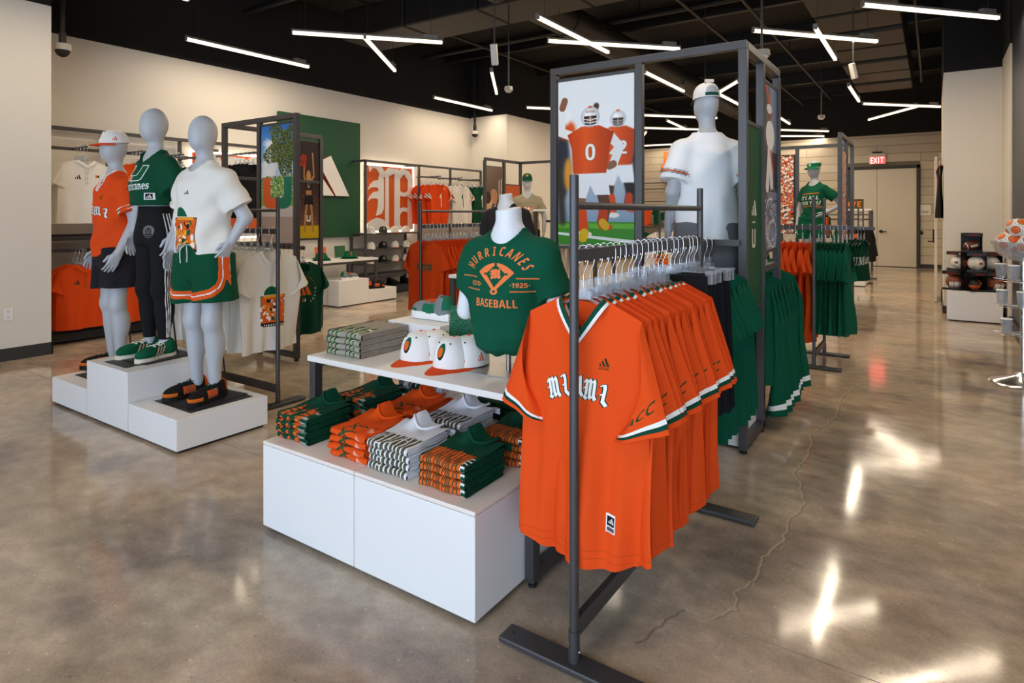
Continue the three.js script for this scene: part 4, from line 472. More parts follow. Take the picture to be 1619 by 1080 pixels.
function wearShorts(t, B, o) {
  const { top = 1.02, bot = 0.62, r0 = 0.118, r1 = 0.128, spread = 0.105 } = o, hip = barrel([[bot + 0.25, 0.17, 0.125, -0.005], [0.95, 0.192, 0.138, -0.008], [top, 0.178, 0.125, 0]]);
  const leg = (s) => (x, y, z) => { const k = clamp((0.98 - y) / (0.98 - bot)), r = lerp(r0, r1, k); return (Math.hypot((x - s * (spread + k * 0.012)) / 0.92, z * 0.93 + 0.002) - r) * 0.9 + 0.006 * k * Math.sin(Math.atan2(z, x - s * spread) * 6 + s * 2 + y * 6); };
  const L = leg(1), R = leg(-1), mid = ell(0, 0.86, 0, 0.13, 0.1, 0.128), raw = (x, y, z) => smin(smin(hip(x, y, z), mid(x, y, z), 0.04), Math.max(Math.min(L(x, y, z), R(x, y, z)), y - 0.98), 0.04), f = (x, y, z) => Math.max(raw(x, y, z), bot - y + 0.012 * Math.sin(x * 9), y - top);
  const lo = [-0.27, bot - 0.03, -0.2], hi = [0.27, top + 0.03, 0.2], s = part('shorts', t, nets(f, lo, hi, 0.011), fabric(o.color));
  if (o.trim) for (const [w, off, col] of o.trim) part('piping', s, [1, -1].map((sd) => nets((x, y, z) => { const a = Math.abs(Math.atan2(z, sd * x - spread)) * 0.125, P = [[0.03, 1.1], [0.03, 0.82], [0.05, 0.77], [0.1, 0.73], [0.2, 0.705], [0.5, 0.7]]; let d = 9; for (let i = 0; i < 5; i++) { const [ax, ay] = P[i], [bx, by] = P[i + 1], t2 = clamp(((a - ax) * (bx - ax) + (y - ay) * (by - ay)) / ((bx - ax) ** 2 + (by - ay) ** 2)); d = Math.min(d, Math.hypot(a - ax - (bx - ax) * t2, y - ay - (by - ay) * t2)); } return Math.max(f(x, y, z) - off, d - w, 0.01 - sd * x, -z - 0.03); }, lo, hi, 0.007)), fabric(col));
  return s;
}
const armsDown = (B, dx = 0.05, back = 0.02, bend = 0.06) => { const k = B.head / 1.8, e = [B.sh[0] + 0.05 + dx, B.sh[1] - 0.29 * k, B.sh[2] - 0.02 - back], w = [B.sh[0] + 0.035 + dx, B.sh[1] - 0.54 * k, B.sh[2] + bend - back]; return { left: [e, w], right: [[-e[0], e[1], e[2]], [-w[0], w[1], w[2]]] }; };
function wearShoes(t, o, z = -0.085, dx = 0.095, yaw = 0.12) { for (const s of [1, -1]) { const g = new THREE.Group(); g.name = 'shoe'; t.add(g); g.position.set(s * dx, 0, z); g.rotation.y = s * yaw; if (s === 1) shoeParts(g, o); else for (const c of t.children.find((k) => k.name === 'shoe').children) g.add(c.clone()); } }
function wearCap(t, B, o, tilt = 0, name = 'cap') { const g = new THREE.Group(); g.name = name; t.add(g); g.position.set(0, B.head + 0.022, 0.002); g.rotation.x = tilt; capParts(g, { R: [0.087, 0.108], H: 0.112, ...o }); return g; }
const support = (t, x = 0.02) => part('support_rod', t, [rod(V(x + 0.07, 0.004, -0.11), V(x + 0.07, 0.3, -0.075), 0.006), box(-0.16, 0.2, 0.001, 0.006, -0.19, 0.19, 0.002)], M.dark, 'dark floor plate and calf rod');

// -- the three on the stepped plinths
for (const [x0, x1, h, l] of [[-5.61, -5.02, 0.205, 'low white plinth under the capped mannequin'], [-5.008, -4.402, 0.41, 'tall white plinth between two low ones under the leggings mannequin'], [-4.39, -3.782, 0.21, 'low white plinth under the white shirt mannequin']]) {
  const p = thing('display_plinth', l, 'plinth', [(x0 + x1) / 2, 0, -2.275]); part('box', p, box((x0 - x1) / 2, (x1 - x0) / 2, 0.018, h, -0.31, 0.31, 0.003), M.white); part('kick', p, box((x0 - x1) / 2 + 0.02, (x1 - x0) / 2 - 0.02, 0, 0.018, -0.29, 0.29), M.black); if (h > 0.3) part('floor_plate', p, box(-0.15, 0.16, h, h + 0.004, -0.24, 0.26, 0.001), M.dark); else part('floor_plate', p, box(-0.21, 0.24, h, h + 0.004, -0.24, 0.19, 0.001), M.dark);
}
const maleTee = [[0.86, 0.2, 0.15, 0], [1.0, 0.198, 0.15, 0], [1.15, 0.192, 0.142, 0.004], [1.3, 0.2, 0.142, 0.01], [1.44, 0.2, 0.125, 0.004], [1.525, 0.165, 0.095, -0.006], [1.59, 0.092, 0.08, -0.01]];
const jerseyFront = canvas(512, 640, (g, w, h) => { g.fillStyle = C.orange; g.fillRect(0, 0, w, h); blackWord(g, 'MIAMI', 105, 232, 300, 62, '#f1efe9', '#3a3a36', 36); bars3(g, 300, 158, 34, '#7a3a14'); g.fillStyle = '#efece6'; g.fillRect(330, 560, 90, 34); g.fillStyle = '#17181b'; g.fillRect(338, 565, 44, 24); bars3(g, 345, 569, 17, '#efece6'); g.fillStyle = '#20345a'; g.fillRect(388, 565, 26, 24); });
const accWear = (s, S) => {};
{
  const B = MALE, arms = armsDown(B, 0.035, 0.03, 0.1), t = thing('mannequin', 'grey mannequin in orange jersey, dark shorts and white cap with orange brim', 'mannequin', [-5.5, 0.209, -2.36], -0.1);
  bodyMesh(t, B, arms); wearShorts(t, B, { color: '#222127', bot: 0.655 });
  wearTop(t, B, arms, { name: 'jersey', rows: maleTee, hem: (x, z) => 0.955 - 0.1 * (1 - smooth(0, 0.19, Math.abs(x))) * (z > 0 ? 0.5 : 1), color: C.orange, print: jerseyFront, vee: 0.14, cuff: 0.72, r1: 0.09, folds: 1.6, more: (s, S, lo, hi) => { cuffBands([[0.03, 0.043, '#e9e6df'], [0.017, 0.03, '#4b5a3a'], [0.004, 0.017, '#e9e6df']])(s, S, lo, hi); neckBand('#e9e6df', 0.013)(s, S); } });
  wearCap(t, B, { logo: capFront, side: capSide, H: 0.105 }, 0.08); wearShoes(t, SHOE.runner); support(t);
}
const cropTex = canvas(512, 640, (g, w, h) => { g.fillStyle = '#08472f'; g.fillRect(0, 0, w, h); splitU(g, 195, 105, 130, 90, '#e8763a', '#0b5a3c', '#dfe3dc', 10); g.save(); g.translate(256, 250); g.rotate(-.06); textIn(g, 'Hurricanes', 0, 0, 200, 'italic bold 62px serif', '#eef0ea'); g.restore(); g.fillStyle = '#e6e6e2'; g.fillRect(335, 268, 46, 40); g.fillStyle = '#18191b'; g.fillRect(342, 273, 32, 30); bars3(g, 347, 278, 20, '#e6e6e2'); });
const sealTex = canvas(160, 160, (g) => { g.fillStyle = '#1a1a1c'; g.fillRect(0, 0, 160, 160); g.strokeStyle = '#c9c9c9'; g.lineWidth = 3; for (const r of [74, 50]) { g.beginPath(); g.arc(80, 80, r, 0, 7); g.stroke(); } arcText(g, 'UNIVERSITY OF MIAMI', 80, 80, 55, -1.9, 1.9, 'bold 17px sans-serif', '#c9c9c9'); splitU(g, 54, 60, 52, 40, '#1a1a1c', '#1a1a1c', '#c9c9c9', 5); });
{
  const B = FEMALE, arms = armsDown(B, 0.05, 0.0, 0.03), t = thing('mannequin', 'grey mannequin in cropped green top and black three-stripe leggings', 'mannequin', [-4.73, 0.414, -2.3], 0.1); t.scale.setScalar(1.02);
  bodyMesh(t, B, arms); const bs = bodySDF(B, arms), lg = (x, y, z) => smin(bs.torso(x, y, z), bs.legs(x, y, z), 0.05) - 0.005, lo = [-0.24, 0.1, -0.2], hi = [0.24, 1.12, 0.2];
  const l = part('leggings', t, nets((x, y, z) => Math.max(lg(x, y, z), 0.13 - y, y - 1.075), lo, hi, 0.011), fabric('#1a1a1c'));
  part('waistband', l, nets((x, y, z) => Math.max(lg(x, y, z) - 0.003, 1.02 - y, y - 1.08), lo, hi, 0.008), fabric('#1a1a1c'));
  for (const k of [-1, 0, 1]) part('side_stripe', l, [1, -1].map((s) => nets((x, y, z) => Math.max(lg(x, y, z) - 0.0025, Math.abs(z - 0.0 - k * 0.021 * (0.55 + 0.45 * smooth(0.1, 0.8, y)) + 0.02 * smooth(0.5, 0.1, y)) - 0.0052, 0.09 - s * x, y - 1.04, 0.14 - y), lo, hi, 0.0065)), fabric('#e4e0da'));
  part('round_seal', l, sheet((u, v) => { const x = lerp(0.035, 0.125, u), y = lerp(0.945, 0.855, v); let z = 0.2; for (; z > 0; z -= 0.002) if (lg(x, y, z) < 0.001) break; return [x, y, z + 0.0025]; }, 8, 8, (q, u, v) => [u, 1 - v]), printed(sealTex));
  wearTop(t, B, arms, { name: 'crop_top', rows: [[1.04, 0.165, 0.135, 0.01], [1.14, 0.165, 0.14, 0.014], [1.27, 0.17, 0.145, 0.018], [1.36, 0.158, 0.112, 0.004], [1.43, 0.125, 0.082, -0.006], [1.485, 0.078, 0.068, -0.01]], hem: () => 1.085, color: '#08472f', print: cropTex, vee: 0.1, cuff: 0.66, r0: 0.066, r1: 0.088, neckR: 0.066, more: neckBand('#08472f', 0.012) });
  wearShoes(t, SHOE.court, -0.085, 0.088, 0.1); support(t);
}
const artTex = canvas(512, 640, (g, w, h) => { g.fillStyle = '#e9e5dc'; g.fillRect(0, 0, w, h); burstPrint(g, 168, 235, 176, 285, 3); bars3(g, 250, 160, 24, '#2d3a2e'); });
{
  const B = MALE, e = [0.285, 1.22, -0.1], w = [0.245, 1.06, -0.02], t = thing('mannequin', 'grey bare-headed mannequin in white printed tee and green basketball shorts', 'mannequin', [-4.09, 0.214, -2.31], 0.12), arms = { left: [e, w], right: [[-0.28, 1.22, -0.04], [-0.26, 1.0, 0.05]] };
  bodyMesh(t, B, arms);
  const s = wearShorts(t, B, { color: '#06492f', bot: 0.655, r0: 0.124, r1: 0.14, top: 1.05, trim: [[0.03, 0.002, '#df5a20'], [0.007, 0.0035, '#e9e6df']] });
  part('drawstring', s, [tube([V(0.012, 1.035, 0.135), V(0.03, 1.03, 0.15), V(0.035, 0.98, 0.15), V(0.03, 0.93, 0.148)], 0.0035, 12, 6), tube([V(-0.012, 1.035, 0.135), V(-0.03, 1.02, 0.15), V(-0.04, 0.97, 0.148), V(-0.034, 0.92, 0.148)], 0.0035, 12, 6)], fabric('#e9e6df'));
  wearTop(t, B, arms, { name: 'tee_shirt', rows: maleTee.map(([y, a, b, c]) => [y, a * 1.04, b * 1.04, c]), hem: (x, z) => (z > 0.02 ? 1.04 - 0.12 * smooth(0.02, 0.17, Math.abs(x)) - 0.03 * smooth(0.1, 0.02, z) : 0.89), color: '#e9e5dc', print: artTex, cuff: 0.7, r0: 0.086, r1: 0.084, folds: 1.8, more: (q, S, lo, hi) => { neckBand('#e9e5dc', 0.016)(q, S); cuffBands([[-0.004, 0.022, '#ece8e0']])(q, S, lo, hi); } });
  wearShoes(t, SHOE.runner); support(t);
}
// -- seen from behind inside the front tower
{
  const B = MALE, arms = armsDown(B, 0.015, 0.0, 0.1), t = thing('mannequin', 'grey mannequin in white jersey and backwards-facing stance with white strapback cap', 'mannequin', [-1.275, 0.416, -4.24], PI + 0.68);
  bodyMesh(t, B, arms); wearShorts(t, B, { color: '#6b6b70', bot: 0.655, r0: 0.122, r1: 0.135 });
  wearTop(t, B, arms, { name: 'jersey', rows: maleTee.map(([y, a, b, c]) => [y, a * 1.06, b * 1.04, c]), hem: (x, z) => 0.85 + 0.03 * smooth(0.05, 0.2, Math.abs(x)), color: '#f8f8f8', cuff: 0.74, r1: 0.1, folds: 0.8, more: (s, S, lo, hi) => { cuffBands([[0.06, 0.066, '#20352c'], [0.045, 0.056, '#d8551f'], [0.036, 0.042, '#20352c']])(s, S, lo, hi); neckBand('#eeedec', 0.012)(s, S); } });
  const c = wearCap(t, B, { brim: '#0b4a35', back: '#f0eeea', strap: '#0b4a35', button: '#f0eeea' }, 0.05); part('hang_tag', c, box(-0.03, 0.03, 0.105, 0.125, -0.06, -0.045, 0.001), std('#e8ddcf', 0.6)); wearShoes(t, SHOE.trainer); 
}
// ---------- rack of cream tees beside the plinths, and the tree poster tower behind it ----------
clothesRack('grey metal rack of cream tees standing behind the stepped plinths', -4.114, -2.9, 1.25, PI / 2, undefined, 0.225);
const creamTex = canvas(640, 1000, (g, w, h) => { g.fillStyle = C.cream; g.fillRect(0, 0, w, h); burstPrint(g, 215, 415, 210, 330, 5); });
const creamP = [1, 2].map((s) => makeTop('cream_tee', { seed: s * 4, W: 0.27, L: 0.76, sl: 0.24, ang: 27, cw: 0.2, color: C.cream, print: creamTex, T: 0.03, fold: 1.2, collarW: 0.022, res: 0.8 }));
hang(creamP, 12, [-4.2, 1.345, -2.9], [-0.085, 0, 0], PI / 2, nth('cream tee shirt', 'aisle end of the rack behind the plinths', 'of the rack behind the plinths with orange print'), 'tee shirt', 'cream tees on the rack behind the plinths', 13, 0.06);
const treePoster = canvas(500, 1050, (g, w, h) => { // a lawn, a big oak, clouds, brick paving and a monument letter
  let q = g.createLinearGradient(0, 0, 0, h * .5); q.addColorStop(0, '#2d6fc0'); q.addColorStop(.5, '#7fb0e0'); q.addColorStop(1, '#dfe9f2'); g.fillStyle = q; g.fillRect(0, 0, w, h); const r = rng(21);
  g.fillStyle = '#f3f5f7'; for (let i = 0; i < 40; i++) { g.globalAlpha = .5; g.beginPath(); g.ellipse(w * (.1 + r() * .35), h * (.14 + r() * .34), 30 + r() * 40, 20 + r() * 30, 0, 0, 7); g.fill(); } g.globalAlpha = 1;
  g.strokeStyle = '#3a2f22'; g.lineWidth = 14; for (const [a, b, c, d] of [[.95, .44, .7, .25], [.95, .4, .5, .3], [1, .3, .6, .12]]) { g.beginPath(); g.moveTo(w * a, h * b); g.quadraticCurveTo(w * .85, h * (d + .05), w * c, h * d); g.stroke(); } for (let i = 0; i < 4200; i++) { const a = r() * 7, d = Math.sqrt(r()) * (0.85 + 0.25 * Math.sin(a * 5)), x = w * .74 + Math.cos(a) * d * w * .66, y = h * .19 + Math.sin(a) * d * h * .23 + (i % 7) * 3; g.fillStyle = ['#3c4f22', '#55692f', '#5f7033', '#2c3a1b', '#7c8846', '#344620'][Math.floor(r() * 6)]; g.beginPath(); g.ellipse(x, y, 4 + r() * 8, 3 + r() * 5, r() * 3, 0, 7); g.fill(); }
  for (let i = 0; i < 700; i++) { const x = w * r(), y = h * (.44 + r() * .2); g.fillStyle = ['#6c9a3f', '#88b04f', '#4c7a33', '#a5c06a'][Math.floor(r() * 4)]; g.beginPath(); g.ellipse(x, y, 6 + r() * 12, 5 + r() * 10, 0, 0, 7); g.fill(); }
  g.fillStyle = '#82b53a'; g.fillRect(0, h * .63, w, h * .06); g.fillStyle = '#cfc8bf'; g.fillRect(0, h * .69, w, h * .31); g.fillStyle = '#b9a79b'; g.fillRect(0, h * .78, w, h * .22); g.strokeStyle = 'rgba(110,90,80,.5)'; g.lineWidth = 2; for (let i = 0; i < 16; i++) { g.beginPath(); g.moveTo(0, h * (.78 + i * .014 + i * i * .0003)); g.lineTo(w, h * (.78 + i * .014 + i * i * .0003)); g.stroke(); } for (let i = -6; i < 14; i++) { g.beginPath(); g.moveTo(w * (.2 + i * .06), h * .78); g.lineTo(w * (-.2 + i * .13), h); g.stroke(); }
  splitU(g, w * .06, h * .445, w * .88, h * .265, '#e0622a', '#18795c', '#8a8d8a', 8);
});
const cheerPoster = canvas(420, 900, (g, w, h) => { let q = g.createLinearGradient(0, 0, 0, h); q.addColorStop(0, '#352c2c'); q.addColorStop(.6, '#4a3330'); q.addColorStop(.86, '#6d4d3a'); g.fillStyle = q; g.fillRect(0, 0, w, h); g.fillStyle = '#cfae1c'; g.fillRect(0, h * .87, w, h * .13); const r = rng(9); for (let i = 0; i < 200; i++) { g.fillStyle = ['#5c4b5e', '#8b5c45', '#c4bcb8', '#a43a20'][Math.floor(r() * 4)]; g.globalAlpha = .5; g.fillRect(w * r(), h * (.55 + r() * .32), 8, 12); } g.globalAlpha = 1; g.translate(w * .48, 0); g.scale(.52, 1); g.lineCap = g.lineJoin = 'round'; const limb = (p, lw, c) => { g.strokeStyle = c; g.lineWidth = lw; g.beginPath(); p.forEach(([x, y], i) => (i ? g.lineTo(x * w, y * h) : g.moveTo(x * w, y * h))); g.stroke(); }, sk = '#b98553'; limb([[.5, .43], [.75, .35], [.68, .12]], 30, sk); limb([[.35, .43], [.24, .36], [.25, .24]], 30, sk); g.fillStyle = '#b4391d'; for (let i = 0; i < 90; i++) { g.beginPath(); g.ellipse(w * (.2 + (r() - .5) * .3), h * (.2 + (r() - .5) * .12), 14, 5, r() * 7, 0, 7); g.fill(); } limb([[.4, .62], [.3, .78], [.27, .92]], 44, sk); limb([[.58, .62], [.66, .78], [.7, .92]], 44, sk); g.fillStyle = '#1f1c20'; g.fillRect(w * .3, h * .41, w * .36, h * .09); g.fillStyle = sk; g.fillRect(w * .34, h * .5, w * .28, h * .05); g.fillStyle = '#221e22'; g.beginPath(); g.moveTo(w * .3, h * .55); g.lineTo(w * .66, h * .55); g.lineTo(w * .76, h * .65); g.lineTo(w * .22, h * .65); g.fill(); splitU(g, w * .41, h * .43, w * .14, h * .045, '#e0622a', '#18795c', '#e8e4dc', 4); g.fillStyle = '#b58a4a'; g.beginPath(); g.ellipse(w * .47, h * .36, 52, 62, 0, 0, 7); g.fill(); g.fillStyle = '#c79767'; g.beginPath(); g.ellipse(w * .47, h * .35, 34, 44, 0, 0, 7); g.fill(); splitU(g, w * .36, h * .76, w * .22, h * .07, '#e8e4dc', '#e8e4dc'); });
{
  const t = thing('display_tower', 'open steel tower with the tree and letter poster beside the cream tees', 'display tower'), X = [-6.48, -5.83, -5.225], Z0 = -3.895, Z1 = -5.19, H = 2.46;
  for (const [x, z] of [[X[0], Z0], [X[1], Z0], [X[2], Z0], [X[0], Z1], [X[0], -4.56]]) post(t, x, z, H - 0.05);
  beamX(t, X[0] - 0.025, X[2] + 0.025, H - 0.025, Z0); beamX(t, X[0], X[2], 0.055, Z0); for (const x of [X[0]]) beamZ(t, x, H - 0.025, Z1, Z0); beamZ(t, X[0], 1.86, Z0, Z1, 0.035); beamZ(t, X[0], 0.055, Z1, Z0);
  const f = part('poster_panel', t, box(X[1] + 0.03, X[2] - 0.03, 1.16, 2.37, Z0 - 0.012, Z0 + 0.006), M.dark); part('print', f, new THREE.PlaneGeometry(0.535, 1.2).translate((X[1] + X[2]) / 2, 1.765, Z0 + 0.0075), printed(treePoster, 0.4)); beamX(t, X[1] + 0.025, X[2] - 0.025, 2.38, Z0, 0.02); beamX(t, X[1] + 0.025, X[2] - 0.025, 1.15, Z0, 0.02);
  const c = part('poster_panel', t, box(X[0] - 0.01, X[0] + 0.008, 1.15, 2.36, Z1 + 0.03, -4.59), M.dark); part('print', c, new THREE.PlaneGeometry(0.56, 1.2).rotateY(PI / 2).translate(X[0] + 0.0095, 1.755, (Z1 - 4.56) / 2), printed(cheerPoster, 0.4)); beamZ(t, X[0], 2.37, Z1, -4.56, 0.022); beamZ(t, X[0], 1.14, Z1, -4.56, 0.022);
  part('hanging_arm', t, bar(X[0], -5.3, 1.09, 1.13, -4.057, -4.043), M.frame);
}
const greenLogoTex = canvas(640, 1000, (g, w, h) => { g.fillStyle = C.deepgreen; g.fillRect(0, 0, w, h); arcText(g, 'HURRICANES', 320, 450, 128, -1.15, 1.15, 'bold 26px sans-serif', '#b0571d'); arcText(g, 'MIAMI', 320, 450, 128, 1.5, 2.6, 'bold 26px sans-serif', '#e9e6df'); bars3(g, 255, 385, 118, '#d9652a'); splitU(g, 300, 535, 40, 32, '#e0622a', '#e9e6df'); });
const gl = [makeTop('green_tee', { seed: 22, W: 0.265, L: 0.74, sl: 0.22, ang: 30, cw: 0.19, color: C.deepgreen, print: greenLogoTex, fold: 1.1, res: 0.8 })];
hang(gl, 9, [-5.33, 1.13, -4.05], [-0.08, 0, 0], PI / 2, nth('dark green tee shirt', 'front of the arm under the tree poster', 'with orange logo print hung under the tree poster'), 'tee shirt', 'dark green tees under the tree poster', 5, 0.05);

// ---------- wall of polos behind the mannequins ----------
{
  const t = thing('wall_fixture', 'dark steel wall fixture of hanging polos behind the three mannequins', 'wall fixture');
  for (const z of [-2.72, -3.62, -4.52, -5.75]) { post(t, -8.62, z, 2.5, 0.04); part('bracket', t, bar(-8.62, -8.28, 2.2, 2.23, z - 0.012, z + 0.012), M.frame); part('bracket', t, bar(-8.62, -8.28, 1.02, 1.05, z - 0.012, z + 0.012), M.frame); }
  beamZ(t, -8.6, 2.48, -5.8, -2.68, 0.045); beamZ(t, -8.3, 2.215, -4.6, -2.7, 0.035, 'hanging_bar'); beamZ(t, -8.3, 1.035, -5.8, -2.7, 0.035, 'hanging_bar'); beamZ(t, -8.6, 1.2, -5.8, -2.7, 0.03);
  part('shelf', t, box(-8.68, -8.25, 1.15, 1.18, -4.6, -2.7, 0.004), M.frame); part('base_shelf', t, box(-8.68, -8.07, 0.02, 0.115, -5.8, -2.68, 0.004), M.dark);
  for (const z of [-3.12, -3.72, -4.22]) part('face_out', t, [bar(-8.3, -7.95, 2.21, 2.23, z - 0.012, z + 0.012)], M.frame);
  for (const z of [-3.1, -3.65, -4.2, -4.9]) part('face_out', t, [bar(-8.3, -7.95, 1.025, 1.045, z - 0.012, z + 0.012)], M.frame);
}
const poloTex = (c, mark) => canvas(512, 800, (g, w, h) => { g.fillStyle = c; g.fillRect(0, 0, w, h); bars3(g, 165, 268, 40, mark); g.fillStyle = '#e2571c'; g.fillRect(330, 268, 16, 22); g.fillStyle = '#0b5a3c'; g.fillRect(346, 268, 16, 22); g.strokeStyle = 'rgba(60,50,40,.45)'; g.lineWidth = 3; g.beginPath(); g.moveTo(247, 200); g.lineTo(247, 360); g.moveTo(265, 200); g.lineTo(265, 360); g.stroke(); g.fillStyle = '#2a2a2a'; for (const y of [250, 300, 345]) { g.beginPath(); g.arc(256, y, 3, 0, 7); g.fill(); } });
const polo = (name, c, mark, seed) => makeTop(name, { seed, W: 0.27, L: 0.72, sl: 0.23, ang: 26, cw: 0.19, color: c, print: poloTex(c, mark), dF: 0.06, vee: true, collarW: 0.038, fold: 0.9, res: 0.7 });
const wp = [polo('white_polo', '#e9e3d8', '#20241f', 31)], op = [polo('orange_polo', '#d8480f', '#20241f', 33)], gp2 = [polo('green_polo', '#07452f', '#e2641f', 35)];
hang(wp, 4, [-7.98, 2.235, -3.12], [-0.08, 0, 0], PI / 2, nth('white polo shirt', 'front of the upper arm by the wall edge', 'with dark chest logo on the upper arm by the wall edge'), 'polo shirt', 'white polos on the wall fixture', 2);
hang(op, 3, [-7.98, 2.235, -3.72], [-0.09, 0, 0], PI / 2, (i) => `${ORD[i]} orange polo on the upper arm behind the capped mannequin`, 'polo shirt', 'orange polos behind the capped mannequin', 3);
const greenLetters = [makeTop('green_tee', { seed: 41, W: 0.265, L: 0.72, sl: 0.22, ang: 28, cw: 0.19, color: '#07452f', print: canvas(320, 500, (g, w, h) => { g.fillStyle = '#07452f'; g.fillRect(0, 0, w, h); bars3(g, 145, 150, 34, '#d9652a'); textIn(g, 'MIAMI', 160, 232, 120, 'bold 40px sans-serif', '#d9652a'); }), res: 0.7 })];
hang(greenLetters, 3, [-7.98, 2.235, -4.22], [-0.09, 0, 0], PI / 2, (i) => `${ORD[i]} green lettered tee on the upper arm between two mannequins`, 'tee shirt', 'green tees on the upper wall arm', 4);
hang(op, 4, [-7.96, 1.05, -3.1], [-0.09, 0, 0], PI / 2, (i) => `${ORD[i]} orange polo from the front on the low arm by the wall edge`, 'polo shirt', 'orange polos on the low wall arm', 5);
hang(op, 3, [-7.96, 1.05, -3.65], [-0.09, 0, 0], PI / 2, (i) => `${ORD[i]} orange polo on the low arm behind the capped mannequin's legs`, 'polo shirt', 'orange polos low behind the capped mannequin', 6);
hang(gp2, 4, [-7.96, 1.05, -4.2], [-0.09, 0, 0], PI / 2, (i) => `${ORD[i]} green polo on the low arm behind the leggings mannequin's legs`, 'polo shirt', 'green polos low behind the leggings mannequin', 7);
hang(gp2, 4, [-7.96, 1.05, -4.9], [-0.09, 0, 0], PI / 2, (i) => `${ORD[i]} green polo on the low arm between the two leg pairs`, 'polo shirt', 'green polos low on the wall fixture', 8);
// ---------- lit letter signs on the wall ----------
function litSign(label, z, y0 = 1.14, y1 = 2.36, w = 1.22) {
  const t = thing('lit_letter_sign', label, 'lit sign', [-8.68, 0, z]), or = std('#d3560f', 0.55), gl = std([0.95, 0.85, 0.7], 0.5); gl.emissive.setRGB(1, 0.86, 0.68); gl.emissiveIntensity = 4.5;
  part('orange_panel', t, box(0.03, 0.06, y0, y1, -w / 2, w / 2, 0.003), or); part('backing', t, box(0, 0.03, y0 - 0.01, y1 + 0.01, -w / 2 - 0.01, w / 2 + 0.01, 0.003), M.whiteMatte);
  for (const [a, b, c, d] of [[y1, y1 + 0.025, -w / 2 - 0.03, w / 2 + 0.03], [y0 - 0.025, y0, -w / 2 - 0.03, w / 2 + 0.03], [y0, y1, -w / 2 - 0.03, -w / 2], [y0, y1, w / 2, w / 2 + 0.03]]) part('glowing_edge', t, box(0.02, 0.07, a, b, c, d, 0.003), gl);
  const S = [[[.24, .17], [.35, .2], [.35, .66], [.3, .74], [.19, .77], [.23, .62], [.24, .4]], [[.04, .0], [.3, .0], [.37, .1], [.34, .2], [.24, .2], [.26, .12], [.2, .05], [.12, .04], [.06, .1], [.05, .05]], [[.33, .11], [.45, .02], [.55, .02], [.55, .06], [.42, .13], [.36, .17]], [[.25, .22], [.14, .235], [.07, .29], [.03, .37], [.08, .34], [.2, .33], [.25, .36]], [[.25, .39], [.14, .405], [.07, .46], [.03, .54], [.08, .51], [.18, .5], [.25, .53]], [[.38, .1], [.455, .12], [.455, .95], [.38, .9]], [[.58, .03], [.7, .08], [.7, 1], [.58, 1]], [[.885, .12], [1, .16], [1, 1], [.885, .97]], [[.62, .08], [.78, 0], [.9, .05], [1, .16], [1, .22], [.885, .2], [.79, .1], [.7, .18]], [[.38, .14], [.52, .03], [.66, .02], [.7, .1], [.6, .09], [.455, .15]], [[.69, .36], [.73, .39], [.79, .4], [.85, .39], [.89, .36], [.89, .43], [.85, .455], [.79, .465], [.73, .455], [.69, .44]], [[.69, .68], [.74, .64], [.79, .635], [.85, .64], [.89, .67], [.89, .73], [.85, .71], [.79, .7], [.74, .71], [.69, .76]], [[0, .9], [.08, .84], [.2, .8], [.32, .82], [.4, .88], [.455, .93], [.5, 1], [0, 1]], [[.69, .86], [.7, .92], [.75, .97], [.82, .95], [.89, .93], [.92, 1], [.58, 1]]];
  part('letter', t, S.map((p, k) => extrude(p.map(([u, v]) => [u * w - w / 2, y1 - v * (y1 - y0)]), 0.012 + k * 0.0006).applyMatrix4(new THREE.Matrix4().makeBasis(V(0, 0, -1), V(0, 1, 0), V(1, 0, 0))).translate(0.06, 0, 0)), M.whiteMatte, 'white blackletter M');
  const l = new THREE.RectAreaLight(new THREE.Color(1, 0.86, 0.68), 10, w, 0.03); l.name = 'sign_edge_light'; l.position.set(-8.6, y1 + 0.012, z); l.lookAt(0, y1, z); scene.add(l); const l2 = l.clone(); l2.position.y = y0 - 0.012; scene.add(l2);
  return t;
}
litSign('glowing orange panel with white blackletter M above the cap shelves', -8.55);
litSign('glowing orange panel half hidden by black jackets beside the tree poster tower', -5.3, 1.12, 2.33);
// black jackets with white piping in front of it
const jacket = [makeTop('black_jacket', { seed: 51, W: 0.27, L: 0.75, sl: 0.6, ang: 9, cw: 0.15, arm: 0.25, color: '#161517', T: 0.045, fold: 0.6, bands: [[0.3, 0.32, '#d9d6d0'], [0.52, 0.54, '#d9d6d0']], res: 0.7 })];
{ const t = thing('wall_fixture', 'steel hanging arm carrying the black jackets beside the lit panel', 'wall fixture', [-7.9, 0, -5.05]); part('arm', t, bar(-0.75, 0.25, 2.28, 2.31, -0.012, 0.012), M.frame); part('wall_plate', t, box(-0.79, -0.74, 2.2, 2.4, -0.05, 0.05, 0.004), M.frame); }
hang(jacket, 5, [-7.72, 2.315, -5.05], [-0.1, 0, 0], PI / 2, nth('black jacket', 'front of the arm by the lit panel', 'with white sleeve piping before the lit panel'), 'jacket', 'black jackets by the lit panel', 12, 0.05);
